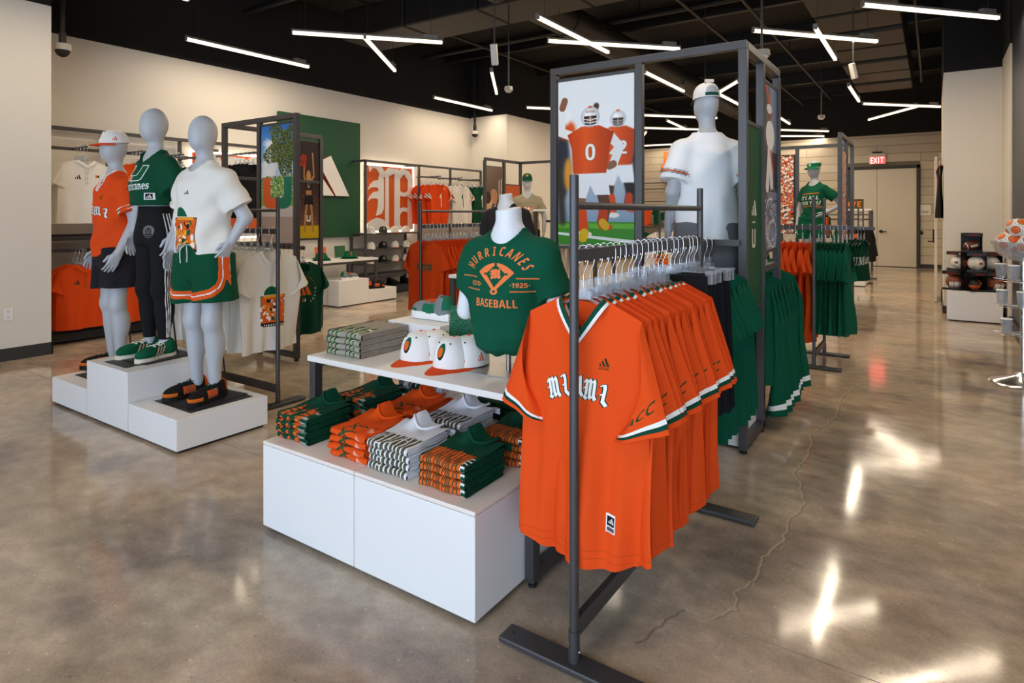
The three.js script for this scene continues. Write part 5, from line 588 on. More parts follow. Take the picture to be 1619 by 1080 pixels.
// ---------- green board with three slanted bars in relief ----------
{
  const t = thing('wall_sign_board', 'large dark green board with white slanted bars standing out on the cream wall', 'sign board', [-8.68, 0, 0]); part('board', t, box(0, 0.06, 1.05, 3.1, -7.79, -6.1, 0.004), std('#0d4a2c', 0.6));
  const bars = [[[-7.12, 1.77], [-7.483, 1.77], [-7.08, 2.457], [-6.79, 2.33]].map(([z, y]) => [-z, y]), [[6.76 - 0.02, 1.77], [7.06, 1.77], [6.86, 2.08], [6.6, 1.97]], [[6.42, 1.77], [6.68, 1.77], [6.58, 1.86], [6.36, 1.8]]];
  const P = [[[7.187, 1.77], [7.483, 1.77], [7.078, 2.457], [6.812, 2.33]], [[6.87, 1.77], [7.15, 1.77], [6.79, 2.2], [6.56, 2.08]], [[6.56, 1.77], [6.83, 1.77], [6.54, 1.99], [6.36, 1.88]]];
  for (const p of P) { const b = part('slanted_bar', t, extrude(p, 0.055).applyMatrix4(new THREE.Matrix4().makeBasis(V(0, 0, -1), V(0, 1, 0), V(1, 0, 0))).translate(0.06, 0, 0), std('#c2410f', 0.6)); const f = part('white_face', b, extrude(p, 0.004).applyMatrix4(new THREE.Matrix4().makeBasis(V(0, 0, -1), V(0, 1, 0), V(1, 0, 0))).translate(0.115, 0, 0), M.white); }
}
// ---------- low table of green caps, stepped shoe plinth ----------
{
  const t = thing('display_table', 'white topped table of green caps by the green wall board', 'table', [-8.1, 0, -6.75]); part('table_top', t, box(-0.4, 0.35, 0.69, 0.72, -0.65, 0.62, 0.003), M.white); for (const [x, z] of [[-0.37, -0.62], [0.32, -0.62], [-0.37, 0.59], [0.32, 0.59]]) part('leg', t, bar(x - 0.02, x + 0.02, 0, 0.69, z - 0.02, z + 0.02), M.frame); for (const x of [-0.37, 0.32]) part('rail', t, bar(x - 0.02, x + 0.02, 0.655, 0.69, -0.62, 0.59), M.frame);
  const p = thing('shoe_plinth', 'stepped white plinth with shoes below the green caps', 'plinth', [-7.63, 0, 0]); part('high_step', p, box(-0.55, 0, 0.015, 0.41, -7.08, -6.46, 0.003), M.white); part('low_step', p, box(-0.55, 0, 0.015, 0.21, -7.71, -7.082, 0.003), M.white); part('kick', p, box(-0.53, -0.02, 0, 0.015, -7.69, -6.48), M.black);
}
function capThing(name, label, pos, turn, o, group) { const t = thing(name, label, 'cap', pos, turn, group); capParts(t, o); return t; }
const bucket = (label, pos, turn) => { const t = thing('bucket_hat', label, 'hat', pos, turn); part('crown', t, lathe([[0.001, 0.1], [0.06, 0.095], [0.082, 0.08], [0.092, 0.03], [0.1, 0.028]], 30), fabric('#0a5636')); part('brim', t, lathe([[0.09, 0.03], [0.12, 0.018], [0.15, 0.004], [0.148, 0.001], [0.1, 0.022]], 36), fabric('#0a5636')); part('emblem', t, [box(-0.018, 0, 0.05, 0.078, 0.086, 0.092, 0.002)], fabric('#e2571c')); return t; };
bucket('lower green hat in front of the orange card on the table', [-7.98, 0.722, -6.42], 1.2); bucket('green hat stacked on top of the one before the orange card', [-8.0, 0.745, -6.42], 1.3); bucket('lower green hat in front of the green card on the table', [-7.98, 0.722, -6.98], 1.3); bucket('green hat stacked on top of the one before the green card', [-7.99, 0.75, -6.99], 1.2);
for (const [z, c, l] of [[-6.62, '#d9622c', 'small orange card standing on the hat table'], [-7.02, '#1d5a3a', 'small green card standing on the hat table']]) { const t = thing('table_card', l, 'sign card', [-8.25, 0.72, z], PI / 2); part('card', t, at(box(-0.11, 0.11, 0.01, 0.2, -0.006, 0.006, 0.002), 0, 0, 0, 0, -0.12), std(c, 0.5)); part('foot', t, box(-0.11, 0.11, 0, 0.014, -0.04, 0.04, 0.002), M.clear); }
function shoeThing(label, pos, turn, o) { const t = thing('sneaker', label, 'shoe', pos, turn); shoeParts(t, o); return t; }
shoeThing('grey and orange sneaker on the high step of the shoe plinth', [-7.76, 0.41, -6.62], PI - 0.25, SHOE.trainer); shoeThing('dark brown and orange sneaker on the low step of the shoe plinth', [-7.76, 0.21, -7.2], PI - 0.25, SHOE.runner);
// ---------- cap shelves under the lit letter ----------
{
  const t = thing('cap_shelving', 'dark steel shelves of caps under the glowing letter panel', 'shelving', [0, 0, 0]);
  for (const z of [-7.62, -9.0]) { post(t, -8.3, z, 2.4, 0.04); post(t, -8.66, z, 2.4, 0.04); part('rail', t, bar(-8.66, -8.3, 2.38, 2.42, z - 0.02, z + 0.02), M.frame); }
  beamZ(t, -8.3, 2.4, -11.0, -7.6, 0.04); for (const y of [1.11, 0.83, 0.57]) { part('shelf', t, box(-8.68, -8.28, y - 0.03, y, -9.0, -7.62, 0.003), M.frame); } part('shelf', t, box(-8.68, -8.28, 0.33, 0.36, -9.0, -7.62, 0.003), M.frame); part('base_shelf', t, box(-8.68, -8.2, 0.02, 0.13, -9.02, -7.6, 0.003), M.dark); beamZ(t, -8.3, 0.34, -9.0, -7.6, 0.035);
}
{
  const wl = { crown: '#e6e2da', brim: '#e6e2da', logo: uTex('#e6e2da') }, bk = { crown: '#22231f', brim: '#1b1c1a', logo: uTex('#22231f') }, wo = { crown: '#e6e2da', brim: '#d8501c', logo: uTex('#e6e2da') }, protos = {};
  const rows = [[1.11, 'top', [[wl, 'white cap'], [{ ...bk, crown: '#3f4232' }, 'camouflage green cap'], [wo, 'white cap with orange brim'], [wo, 'second white cap with orange brim']]], [0.83, 'middle', [[wl, 'white cap'], [bk, 'black cap'], [wo, 'white cap with orange brim'], [wl, 'last white cap']]], [0.57, 'lowest', [[wl, 'white cap'], [bk, 'black cap'], [wo, 'white cap with orange brim'], [wl, 'last white cap']]]];
  for (const [y, r, cs] of rows) cs.forEach(([o, l], i) => capThing('cap', `${l} on the ${r} shelf under the glowing letter`, [-8.42, y + 0.005, -7.86 - i * 0.3], PI / 2 - 0.5, o, 'caps on the shelves under the glowing letter'));
  for (let i = 0; i < 3; i++) shoeThing(`${['first', 'middle', 'last'][i]} black shoe low on the base under the cap shelves`, [-8.5, 0.13, -8.0 - i * 0.35], PI / 2, { upper: '#161616', sole: '#1b1b1b', lace: '#202020' });
}
// ---------- football jerseys high on the wall ----------
{
  const t = thing('wall_fixture', 'dark steel wall frame of numbered jerseys beside the glowing letter', 'wall fixture');
  for (const z of [-9.95, -11.0]) post(t, -8.3, z, 2.4, 0.04); part('hanging_bar', t, bar(-8.32, -8.28, 2.17, 2.2, -11.0, -9.02), M.frame); for (const z of [-9.3, -9.98, -10.65]) part('face_out', t, bar(-8.66, -8.0, 2.185, 2.205, z - 0.01, z + 0.01), M.frame); part('base_shelf', t, box(-8.68, -8.2, 0.02, 0.13, -11.05, -9.05, 0.003), M.dark);
  const num = (c, n) => canvas(256, 400, (g, w, h) => { g.fillStyle = c; g.fillRect(0, 0, w, h); textIn(g, '1', 128, 246, 30, 'bold 150px sans-serif', n); bars3(g, 165, 92, 14, n); });
  const J = (name, c, n, s1, s2, seed) => makeTop(name, { seed, W: 0.27, L: 0.78, vee: true, dF: 0.09, sl: 0.24, ang: 30, cw: 0.2, color: c, print: num(c, n), bands: [[0.55, 0.66, s1], [0.66, 0.76, s2], [0.76, 0.86, s1]], res: 0.6, fold: 1.2 });
  const A = [J('orange_football_jersey', '#e04a14', '#e9e6df', '#e9e6df', '#1b2a22', 61)], B = [J('white_football_jersey', '#e6e1d8', '#0b4a30', '#b5562c', '#0b4a30', 62)], D = [J('green_football_jersey', '#07452c', '#e9e6df', '#e9e6df', '#d8501c', 63)];
  hang(A, 5, [-8.02, 2.205, -9.3], [-0.12, 0, 0], PI / 2 - 0.1, nth('orange numbered jersey', 'front of its wall arm', 'with white 1 high on the wall arm'), 'jersey', 'orange numbered jerseys high on the wall', 3);
  hang(B, 5, [-8.02, 2.205, -9.98], [-0.12, 0, 0], PI / 2 - 0.1, nth('white numbered jersey', 'front of its wall arm', 'with green 1 high on the wall arm'), 'jersey', 'white numbered jerseys high on the wall', 4);
  hang(D, 4, [-8.02, 2.205, -10.65], [-0.12, 0, 0], PI / 2 - 0.1, nth('green numbered jersey', 'front of its wall arm', 'with white 1 high on the wall arm'), 'jersey', 'green numbered jerseys high on the wall', 5);
}
// ---------- rack of orange tees in the middle aisle ----------
clothesRack('grey metal rack of orange tees in the middle aisle behind the front table', -4.45, -4.85, 1.3, 0);
const redTex = canvas(512, 800, (g, w, h) => { g.fillStyle = '#d2440c'; g.fillRect(0, 0, w, h); g.fillStyle = '#3a4a3a'; g.fillRect(170, 330, 175, 60); g.strokeStyle = '#cf5a24'; g.lineWidth = 4; g.strokeRect(176, 336, 163, 48); textIn(g, 'CANES', 257, 377, 130, 'bold 44px serif', '#d9652a'); });
const redP = [1, 2].map((s) => makeTop('orange_tee', { seed: s * 14, W: 0.265, L: 0.76, sl: 0.25, ang: 27, cw: 0.19, color: '#d2440c', print: redTex, fold: 1.2, T: 0.03, res: 0.7 }));
hang(redP, 13, [-4.45, 1.345, -4.93], [0, 0, -0.058], 0, nth('orange tee shirt', 'front of the middle aisle rack', 'of the middle aisle rack with dark box print'), 'tee shirt', 'orange tees on the middle aisle rack', 21, 0.06);
const greyP = [makeTop('dark_grey_tee', { seed: 71, W: 0.26, L: 0.76, sl: 0.22, ang: 22, cw: 0.19, color: '#38342f', fold: 1, res: 0.6 })];
hang(greyP, 7, [-4.45, 1.345, -5.72], [0, 0, -0.055], 0, (i) => `${ORD[i]} dark grey tee behind the orange ones on the middle aisle rack`, 'tee shirt', 'dark grey tees on the middle aisle rack', 22, 0.05);
// ---------- front table: plinths below, white top above ----------
for (const [x0, x1, l] of [[-2.566, -1.954, 'white storage plinth on the side of the dark green printed stacks'], [-1.95, -1.331, 'white storage plinth on the corner closest to the orange jersey rack']]) {
  const p = thing('display_plinth', l, 'plinth', [(x0 + x1) / 2, 0, -2.32]); const w = (x1 - x0) / 2; part('carcass', p, box(-w, w, 0.02, 0.392, -0.585, 0.59, 0.003), M.white); part('lid', p, box(-w, w, 0.394, 0.41, -0.585, 0.59, 0.003), std([0.86, 0.77, 0.69], 0.4)); part('kick', p, box(-w + 0.02, w - 0.02, 0, 0.02, -0.56, 0.56), M.black);
}
{
  const t = thing('display_table', 'white topped table on a dark steel frame carrying two white caps', 'table'); part('table_top', t, box(-2.6, -1.31, 0.722, 0.75, -2.7, -2.0, 0.003), std([0.8, 0.77, 0.73], 0.35));
  for (const [x, z] of [[-2.575, -2.035], [-2.575, -2.665], [-1.3, -2.06], [-1.3, -2.95]]) { const p = part('leg', t, bar(x - 0.02, x + 0.02, 0.022, x < -2 ? 0.722 : 0.722, z - 0.025, z + 0.025), M.frame); part('levelling_foot', p, [cyl(0.017, 0.017, 0.012, x, 0, z, 14), cyl(0.009, 0.009, 0.014, x, 0.01, z, 10)], M.black); }
  part('rail', t, bar(-2.595, -2.555, 0.69, 0.722, -2.64, -2.06), M.frame); part('rail', t, bar(-1.32, -1.28, 0.69, 0.722, -2.925, -2.085), M.frame); part('low_beam', t, bar(-1.32, -1.28, 0.022, 0.072, -2.925, -2.085), M.frame); part('rail', t, bar(-2.555, -1.32, 0.695, 0.722, -2.66, -2.63), M.frame);
}
// ---------- folded shirts ----------
const FW = 0.112, FD = 0.125, FH = 0.03;   // half width, half depth, height of one folded tee
function foldedProto(name, color, tex, seed, o = {}) {
  const t = new THREE.Group(); t.name = name; const r = rng(seed), p1 = r() * 6, p2 = r() * 6, w = o.w || FW, d = o.d || FD, H = o.h || FH;
  const peak = (u, z) => (o.flat ? 0 : 0.05 * Math.exp(-(((u + 0.35) / 0.28) ** 2)) * smooth(-0.02, -d, z) + 0.012 * smooth(0.02, -d, z) * Math.abs(u));
  // around the fold: s 0 bottom back -> 0.4 bottom front -> round the fold -> 1 top back
  const prof = (u, s) => { const x = u * w * (1 + 0.012 * Math.sin(s * 9 + p1)), e = Math.abs(u) ** 8, hh = H * (1 - 0.16 * e); let y, z; if (s < 0.38) { z = lerp(-d, d - H / 2, s / 0.38); y = 0.001; } else if (s < 0.62) { const a = ((s - 0.38) / 0.24) * PI; z = d - hh / 2 + Math.sin(a) * hh / 2; y = hh / 2 - Math.cos(a) * hh / 2 + 0.001; } else { z = lerp(d - hh / 2, -d, (s - 0.62) / 0.38); y = hh + 0.001 + 0.0025 * Math.sin(u * 7 + z * 30 + p2) + 0.0015 * Math.sin(u * 17 - z * 51); } z += 0.004 * Math.sin(u * 5 + p1) * (s > 0.3 ? 1 : 0); return [x, y, z]; };
  const layer = (y0, hs) => sheet((u, s) => { const q = prof(2 * u - 1, s); return [q[0], y0 + q[1] * hs, q[2]]; }, 26, 40, (q, u, s) => [u, s < 0.38 ? (s / 0.38) * 0.46 : s < 0.62 ? 0.46 + ((s - 0.38) / 0.24) * 0.08 : 0.54 + ((s - 0.62) / 0.38) * 0.46]);
  part('folded_body', t, layer(0, 0.97), tex ? printed(tex) : fabric(color));
  const sides = []; for (const sd of [-1, 1]) for (const [y0, hs] of [[0, 0.34], [H * 0.34, 0.32], [H * 0.66, 0.31]]) sides.push(sheet((u, v) => { const z = lerp(-d, d - H * 0.25, u), q = H * hs, e = 0.003 * Math.sin(v * PI) + 0.002 * Math.sin(z * 60 + sd + p1); return [sd * (w * 0.985 + e), y0 + v * q * 0.98 + 0.001, z]; }, 20, 4)); 
  part('side_folds', t, sides, fabric(o.side || color));
  if (!o.flat) { // the neck, laid back over the pile on the top shirt
    const top = sheet((u, v) => { const U = 2 * u - 1, z = lerp(0.02, -d - 0.035, v); return [U * w * lerp(0.98, 1.12, v), H + 0.002 + peak(U, z) - 0.012 * smooth(-d, -d - 0.035, z) + 0.003 * Math.sin(U * 9 + v * 8 + p1) * v, z]; }, 24, 14), under = sheet((u, v) => { const U = 2 * u - 1, z = -d - 0.035; return [U * w * 1.12, lerp(0.004, H + 0.002 + peak(U, -d) - 0.012, v), z - 0.004 * Math.sin(v * 12 + U * 5)]; }, 20, 6);
    part('neck_and_shoulders', t, [top, under], fabric(color)); const ring = []; for (let i = 0; i <= 12; i++) { const a = lerp(-0.1, PI + 0.1, i / 12), U = -0.05 + Math.cos(a) * 0.55, z = -d - 0.035 + Math.sin(a) * 0.085; ring.push(V(U * w, H + 0.004 + peak(U, z), z)); } part('collar', t, tube(ring, 0.0065, 26, 8), fabric(color)); part('neck_opening', t, sheet((u, v) => { const a = u * PI, U = -0.05 + Math.cos(a) * 0.5 * v, z = -d - 0.035 + Math.sin(a) * 0.075 * v; return [U * w, H + 0.0045 + peak(U, z) , z]; }, 14, 5), fabric(o.inside || color));
  }
  return t;
}
function pile(proto, flatProto, n, x, z, turn, words, group, seed, y0 = 0.41, h = FH) {
  const r = rng(seed); for (let i = 0; i < n; i++) { const src = i === n - 1 ? proto : flatProto, t = src.clone(); t.name = numbered(src.name); scene.add(t); t.position.set(x + (r() - 0.5) * 0.012, y0 + i * (h + 0.0005), z + (r() - 0.5) * 0.012); t.rotation.y = turn + (r() - 0.5) * 0.05; tag(t, (i === n - 1 ? 'topmost ' : i === 0 ? 'lowest ' : `${ORD[i]} from the bottom, `) + words, 'folded shirt', group); }
}
// the print runs round the fold: v = 0.38..0.62 is the fold, above it the top
const foldTex = (bg, paint) => canvas(512, 1024, (g, w, h) => { g.fillStyle = bg; g.fillRect(0, 0, w, h); paint(g, w, h); });
const GT = '#06402c', OT = '#e0500f', WT2 = '#dfe0e4';
const texA = foldTex(GT, (g, w, h) => { const r = rng(2); g.fillStyle = '#e0601f'; for (let i = 0; i < 7; i++) { const y = h * (.22 + i * .055); for (const [x, k] of [[.06, 1], [.3, .8], [.5, 1.1], [.66, .7]]) { g.beginPath(); const a = w * (x + r() * .05), b = y + r() * 14; g.moveTo(a, b + 40); g.quadraticCurveTo(a + 20, b - 30, a + 70 * k, b - 8); g.quadraticCurveTo(a + 105 * k, b + 16, a + 62 * k, b + 42); g.quadraticCurveTo(a + 40, b + 10, a, b + 40); g.fill(); } } for (const k of [.26, .36, .46]) blackWord(g, 'M', w * .4, h * k, 66, 58, GT, GT); g.fillStyle = '#d9d6d0'; for (const k of [.3, .44, .5]) g.fillRect(w * .78, h * k, 84, 34); g.fillStyle = GT; for (let i = 0; i < 8; i++) g.fillRect(w * .79 + i * 10, h * .3, 4, 260); });
const texB = foldTex(OT, (g, w, h) => { g.strokeStyle = '#3c4a2c'; g.lineWidth = 24; for (const k of [0, 1, 2]) { g.beginPath(); const y = h * (.3 + k * .13); g.moveTo(w * .25, y); g.quadraticCurveTo(w * .4, y + 60, w * .5, y + 130); g.moveTo(w * .2, y + 120); g.quadraticCurveTo(w * .38, y + 30, w * .66, y + 20); g.stroke(); } g.fillStyle = '#e9cfc4'; for (let i = 0; i < 9; i++) g.fillRect(w * .75 + i * 11, h * (.3 + .006 * i), 6, 70 - (i % 3) * 18); for (let i = 0; i < 9; i++) g.fillRect(w * .75 + i * 11, h * (.48 + .006 * i), 6, 60 - (i % 3) * 18); });
const texC = foldTex(WT2, (g, w, h) => { g.fillStyle = '#55533c'; const r = rng(6); for (let i = 0; i < 9; i++) { g.fillRect(w * (.03 + i * .105), h * .26, w * .068, h * .43); } g.fillStyle = WT2; for (let i = 0; i < 9; i++) { g.fillRect(w * (.03 + i * .105) - 3, h * (.34 + r() * .2), w * .08, 10); } });
const texD = foldTex(GT, (g, w, h) => { g.fillStyle = '#e0621f'; for (let i = 0; i < 12; i++) { const x = w * (.02 + i * .073); g.beginPath(); g.roundRect(x, h * .27, w * .05, h * .43, 16); g.fill(); } g.fillStyle = GT; for (let i = 0; i < 11; i++) g.fillRect(w * (.035 + i * .073), h * (.36 + (i % 3) * .05), w * .02, h * .08); g.fillStyle = '#efe3da'; for (let i = 0; i < 6; i++) { g.fillRect(w * .88 + (i % 2) * 8, h * (.34 + i * .045), 40, 16); g.fillRect(w * .88, h * (.34 + i * .045), 8, 34); } });
const texE = foldTex('#9a9285', (g, w, h) => { g.lineWidth = 20; for (let i = 0; i < 7; i++) { const x = w * (.03 + i * .13); g.fillStyle = '#0f5638'; g.fillRect(x, h * .26, w * .075, h * .42); g.strokeStyle = '#cdbf95'; g.lineWidth = 10; g.beginPath(); g.moveTo(x + 42, h * .28); for (let k = 0; k < 8; k++) g.quadraticCurveTo(x + (k % 2 ? 70 : 10), h * (.3 + k * .05), x + 42, h * (.33 + k * .05)); g.stroke(); } g.fillStyle = '#9a9285'; g.beginPath(); g.ellipse(w * .46, h * .5, 50, 150, .3, 0, 7); g.fill(); g.fillStyle = '#e4e2da'; g.fillRect(w * .78, h * .32, 50, 26); g.fillRect(w * .78, h * .45, 50, 26); });
const F = (name, c, tex, seed, o) => [foldedProto(name, c, tex, seed, o), foldedProto(name, c, tex, seed + 1, { ...o, flat: true })];
const fA = F('folded_green_shirt', GT, texA, 1, { side: GT }), fB = F('folded_orange_shirt', OT, texB, 3), fC = F('folded_white_shirt', WT2, texC, 5), fD = F('folded_green_shirt', GT, texD, 7);
pile(...fA, 4, -2.445, -1.915, 0, 'green script-print tee, front pile at the plinth end', 'front pile of green script tees', 1);
pile(...fA, 4, -2.425, -2.265, -0.06, 'green script-print tee, second-row pile by the table leg', 'second pile of green script tees', 2);
pile(...fB, 4, -2.06, -1.91, 0, 'orange tee with crossing lines, front row pile', 'front pile of orange tees', 3);
pile(...fB, 4, -2.115, -2.26, 0, 'orange tee with crossing lines, second row pile', 'second pile of orange tees', 4);
pile(...fC, 4, -1.82, -1.91, 0, 'white olive-block tee, front row pile', 'front pile of white block tees', 5);
pile(...fC, 4, -1.83, -2.26, 0, 'white olive-block tee, second row pile', 'second pile of white block tees', 6);
pile(...fD, 4, -1.53, -1.905, 0, 'green orange-bar tee, front pile at the corner', 'front pile of green bar tees', 7);
pile(...fD, 4, -1.49, -2.25, 0, 'green orange-bar tee, pile behind the corner one', 'second pile of green bar tees', 8);
const plainG = foldedProto('folded_green_shirt', '#06402c', null, 21, { flat: true, w: 0.15, d: 0.12 }), plainO = foldedProto('folded_orange_shirt', '#d8480f', null, 22, { flat: true, w: 0.14, d: 0.12 });
pile(plainG, plainG, 3, -1.82, -2.69, 0, 'plain green shirt at the back under the table', 'plain green pile under the table', 9); pile(plainO, plainO, 3, -1.55, -2.72, 0, 'plain orange shirt at the back under the table', 'plain orange pile under the table', 10);
{ // pale shirts with a dark round print pushed to the back
  const pale = canvas(512, 1024, (g, w, h) => { g.fillStyle = '#ccd2e2'; g.fillRect(0, 0, w, h); g.fillStyle = '#1f2a2c'; g.beginPath(); g.ellipse(w * .5, h * .45, w * .36, h * .2, 0, 0, 7); g.fill(); g.fillStyle = '#0f5238'; g.beginPath(); g.ellipse(w * .55, h * .43, w * .22, h * .13, 0, 0, 7); g.fill(); g.fillStyle = '#ccd2e2'; for (let i = 0; i < 6; i++) g.fillRect(w * (.2 + i * .12), h * .28, 14, 330); });
  const P = F('folded_white_shirt', '#ccd2e2', pale, 31, { w: 0.14 }); pile(...P, 3, -2.37, -2.72, 0.05, 'pale round-print tee at the back under the table', 'pale pile under the table', 11);
}
const fE = F('folded_grey_shirt', '#8f887d', texE, 41, { w: 0.125, d: 0.165 });
pile(fE[1], fE[1], 4, -2.43, -2.24, 0, 'grey outline-print tee, pile on the table top', 'pile of grey tees on the table top', 12, 0.75);
// ---------- on the table top ----------
{ const o = { logo: capFront, side: capSide, H: 0.128, R: [0.091, 0.11], brimLen: 0.088 }; capThing('cap', 'white cap with orange brim beside the grey tees on the front table', [-2.07, 0.76, -2.26], 0.02, o); capThing('cap', 'white cap with orange brim closest to the bust form on the front table', [-1.845, 0.76, -2.24], 0.05, o); for (const [x, z, l] of [[-2.035, -2.315, 'second white cap tucked behind the one by the grey tees'], [-1.805, -2.3, 'second white cap tucked behind the one by the bust form']]) capThing('cap', l, [x, 0.76, z], 0.0, o); }
{
  const boxTex = canvas(256, 128, (g, w, h) => { g.fillStyle = '#dcd9d6'; g.fillRect(0, 0, w, h); textIn(g, 'HURRICANES', 150, 84, 180, 'bold 34px sans-serif', '#c8503c'); });
  const t = thing('shoe_box', 'white shoe box with faint red lettering under the grey sneaker', 'box', [-2.27, 0.75, -2.56], 0.02); part('carton', t, box(-0.19, 0.17, 0, 0.1, -0.12, 0.13, 0.003), M.white); part('lid', t, box(-0.194, 0.174, 0.085, 0.13, -0.124, 0.134, 0.003), M.white); part('lettering', t, new THREE.PlaneGeometry(0.24, 0.075).translate(-0.02, 0.044, 0.1345), printed(boxTex, 0.5)); part('red_label', t, box(0.171, 0.173, 0.01, 0.05, 0.02, 0.09), std('#b8402c', 0.5));
  shoeThing('grey and green sneaker with orange laces on the white shoe box', [-2.14, 0.882, -2.57], -PI / 2 - 0.1, { ...SHOE.trainer, cage: '#1d6a4c' });
  const pat = canvas(512, 512, (g, w, h) => { g.fillStyle = '#0d5638'; g.fillRect(0, 0, w, h); for (let k = 1; k < 9; k++) { const n = 6 + k * 5; const txt = "IT'S ALL ABOUT THE U ".repeat(6).slice(0, n); arcText(g, txt, 256, 256, k * 36, -PI, PI * (1 - 2 / n), `bold ${18 + k * 1.6}px sans-serif`, '#6fa183'); } });
  const s = thing('sign_block', 'green lettered card standing on a small white block behind the caps', 'sign card', [-1.99, 0.75, -2.5], 0.25); part('block', s, box(-0.1, 0.1, 0, 0.035, -0.045, 0.045, 0.003), M.white); part('card', s, at(box(-0.09, 0.09, 0, 0.2, -0.003, 0.003, 0.001), 0, 0.033, 0, 0, -0.12), std('#0d5638', 0.5)); part('print', s, at(new THREE.PlaneGeometry(0.18, 0.2).translate(0, 0.1, 0.0035), 0, 0.033, 0, 0, -0.12), printed(pat, 0.5));
}
// ---------- bust forms ----------
const bustTex = canvas(900, 1125, (g, w, h) => { // 0.6 m by 0.75 m
  g.fillStyle = '#045138'; g.fillRect(0, 0, w, h); g.translate(45, 59); g.scale(0.9, 0.62); const o = '#ef7f45', cx = 450, cy = 520; arcText(g, 'HURRICANES', cx, cy + 40, 226, -1.15, 1.15, 'bold 132px sans-serif', o, 0.56);
  g.fillStyle = o; g.beginPath(); g.moveTo(cx, cy + 190); g.lineTo(cx - 150, cy - 10); g.quadraticCurveTo(cx, cy - 210, cx + 150, cy - 10); g.closePath(); g.fill(); g.fillStyle = '#045138'; g.beginPath(); g.moveTo(cx, cy + 145); g.lineTo(cx - 82, cy + 5); g.lineTo(cx, cy - 95); g.lineTo(cx + 82, cy + 5); g.closePath(); g.fill(); for (const [x, y, r] of [[0, -98, 12], [88, 5, 12], [-88, 5, 12]]) { g.fillStyle = '#045138'; g.beginPath(); g.arc(cx + x, cy + y, r, 0, 7); g.fill(); } g.fillStyle = o; g.beginPath(); g.arc(cx, cy + 185, 32, 0, 7); g.fill(); g.fillStyle = '#045138'; g.beginPath(); g.arc(cx, cy + 185, 14, 0, 7); g.fill();
  blackWord(g, 'M', cx - 45, cy - 45, 90, 95, o, o); g.fillStyle = o; for (const y of [40, 175]) for (const s of [-1, 1]) for (let i = 0; i < 12; i++) g.fillRect(cx + s * (185 - y * .28 + i * 14) - 6 + (s < 0 ? -12 : 0), cy + y, 11, 13); g.textAlign = 'center'; textIn(g, '·ESTD·', cx - 190, cy + 140, 140, 'bold 66px sans-serif', o); textIn(g, '·1925·', cx + 195, cy + 140, 150, 'bold 66px sans-serif', o); textIn(g, 'BASEBALL', cx, cy + 350, 370, 'bold 118px sans-serif', o);
});
function bust(label, pos, turn, color, tex, stand) {
  const t = thing('bust_form', label, 'bust form', pos, turn), B = MALE; t.scale.set(0.93, 1, 0.95); const arms = { left: [[0.262, 1.2, -0.03], [0.26, 1.0, 0]], right: [[-0.262, 1.2, -0.03], [-0.26, 1.0, 0]] }, dy = -0.945;
  const tor = barrel(B.torso), nk = cap(0, 1.5, -0.01, 0, 1.72, 0.005, 0.066, 0.062), A = [1, -1].map((s) => blend([ell(s * B.sh[0], B.sh[1], B.sh[2], 0.06, 0.063, 0.06), cap(s * B.sh[0], B.sh[1], B.sh[2], s * 0.262, 1.2, -0.03, 0.055, 0.046)], 0.02));
  const f = (x, y, z) => { let d = smin(tor(x, y, z), nk(x, y, z), 0.05); d = smin(smin(d, A[0](x, y, z), 0.03), A[1](x, y, z), 0.03); return Math.max(d, 1.06 - y, y - 1.68 - x * 0.1 + z * 0.1); };
  const g = nets(f, [-0.36, 1.03, -0.22], [0.36, 1.72, 0.22], 0.01); g.translate(0, dy, 0); part('torso', t, g, M.bustWhite, 'glossy white torso form');
  const rows = [[1.03, 0.12, 0.09, 0], [1.06, 0.165, 0.12, 0], [1.12, 0.185, 0.135, 0.004], [1.3, 0.196, 0.14, 0.01], [1.44, 0.2, 0.125, 0.004], [1.525, 0.165, 0.095, -0.006], [1.585, 0.092, 0.08, -0.01]], S = teeSDF(B, arms, { rows, hem: () => 1.0, cuff: 0.64, r0: 0.082, r1: 0.08, folds: 1.1 });
  const tg = nets(S.f, [-0.4, 1.0, -0.24], [0.4, 1.65, 0.24], 0.009, (x, y) => [(x + 0.3) / 0.6, (y - 0.9) / 0.75]), m = fabric(color), [a, b] = splitFront(tg); a.translate(0, dy, 0); b.translate(0, dy, 0);
  const s = part('tee_shirt', t, b, m); part('printed_front', s, a, tex ? printed(tex) : m); const c = nets((x, y, z) => Math.max(S.raw(x, y, z) - 0.003, -S.neck(x, y, z), S.neck(x, y, z) - 0.018), [-0.14, 1.4, -0.16], [0.14, 1.63, 0.2], 0.007).translate(0, dy, 0); part('collar', s, c, m);
  part('pole', t, cyl(0.0125, 0.0125, 0.12, 0, 0.004, 0, 20), M.steel); part('base_plate', t, box(-0.16, 0.16, 0, 0.005, -0.13, 0.13, 0.002), M.steel);
  return t;
}
bust('white bust form in green printed baseball tee on the front table', [-1.585, 0.75, -2.31], 0.12, '#045138', bustTex);
{ const tx = canvas(256, 320, (g, w, h) => { g.fillStyle = '#2a2629'; g.fillRect(0, 0, w, h); bars3(g, 130, 70, 18, '#d8501c'); }); bust('white bust form in black tee behind the green one', [-3.2, 0.905, -4.62], 0.1, '#2a2629', tx); }
{ const t = thing('display_table', 'small white topped table carrying the black tee bust', 'table', [-3.3, 0, -4.65]); part('table_top', t, box(-0.35, 0.5, 0.875, 0.905, -0.35, 0.3, 0.003), M.white); for (const [x, z] of [[-0.32, 0.27], [0.47, 0.27], [-0.32, -0.32], [0.47, -0.32]]) part('leg', t, bar(x - 0.022, x + 0.022, 0, 0.875, z - 0.022, z + 0.022), M.frame); part('shelf', t, box(-0.3, 0.45, 0.3, 0.325, -0.3, 0.25, 0.003), M.white); }
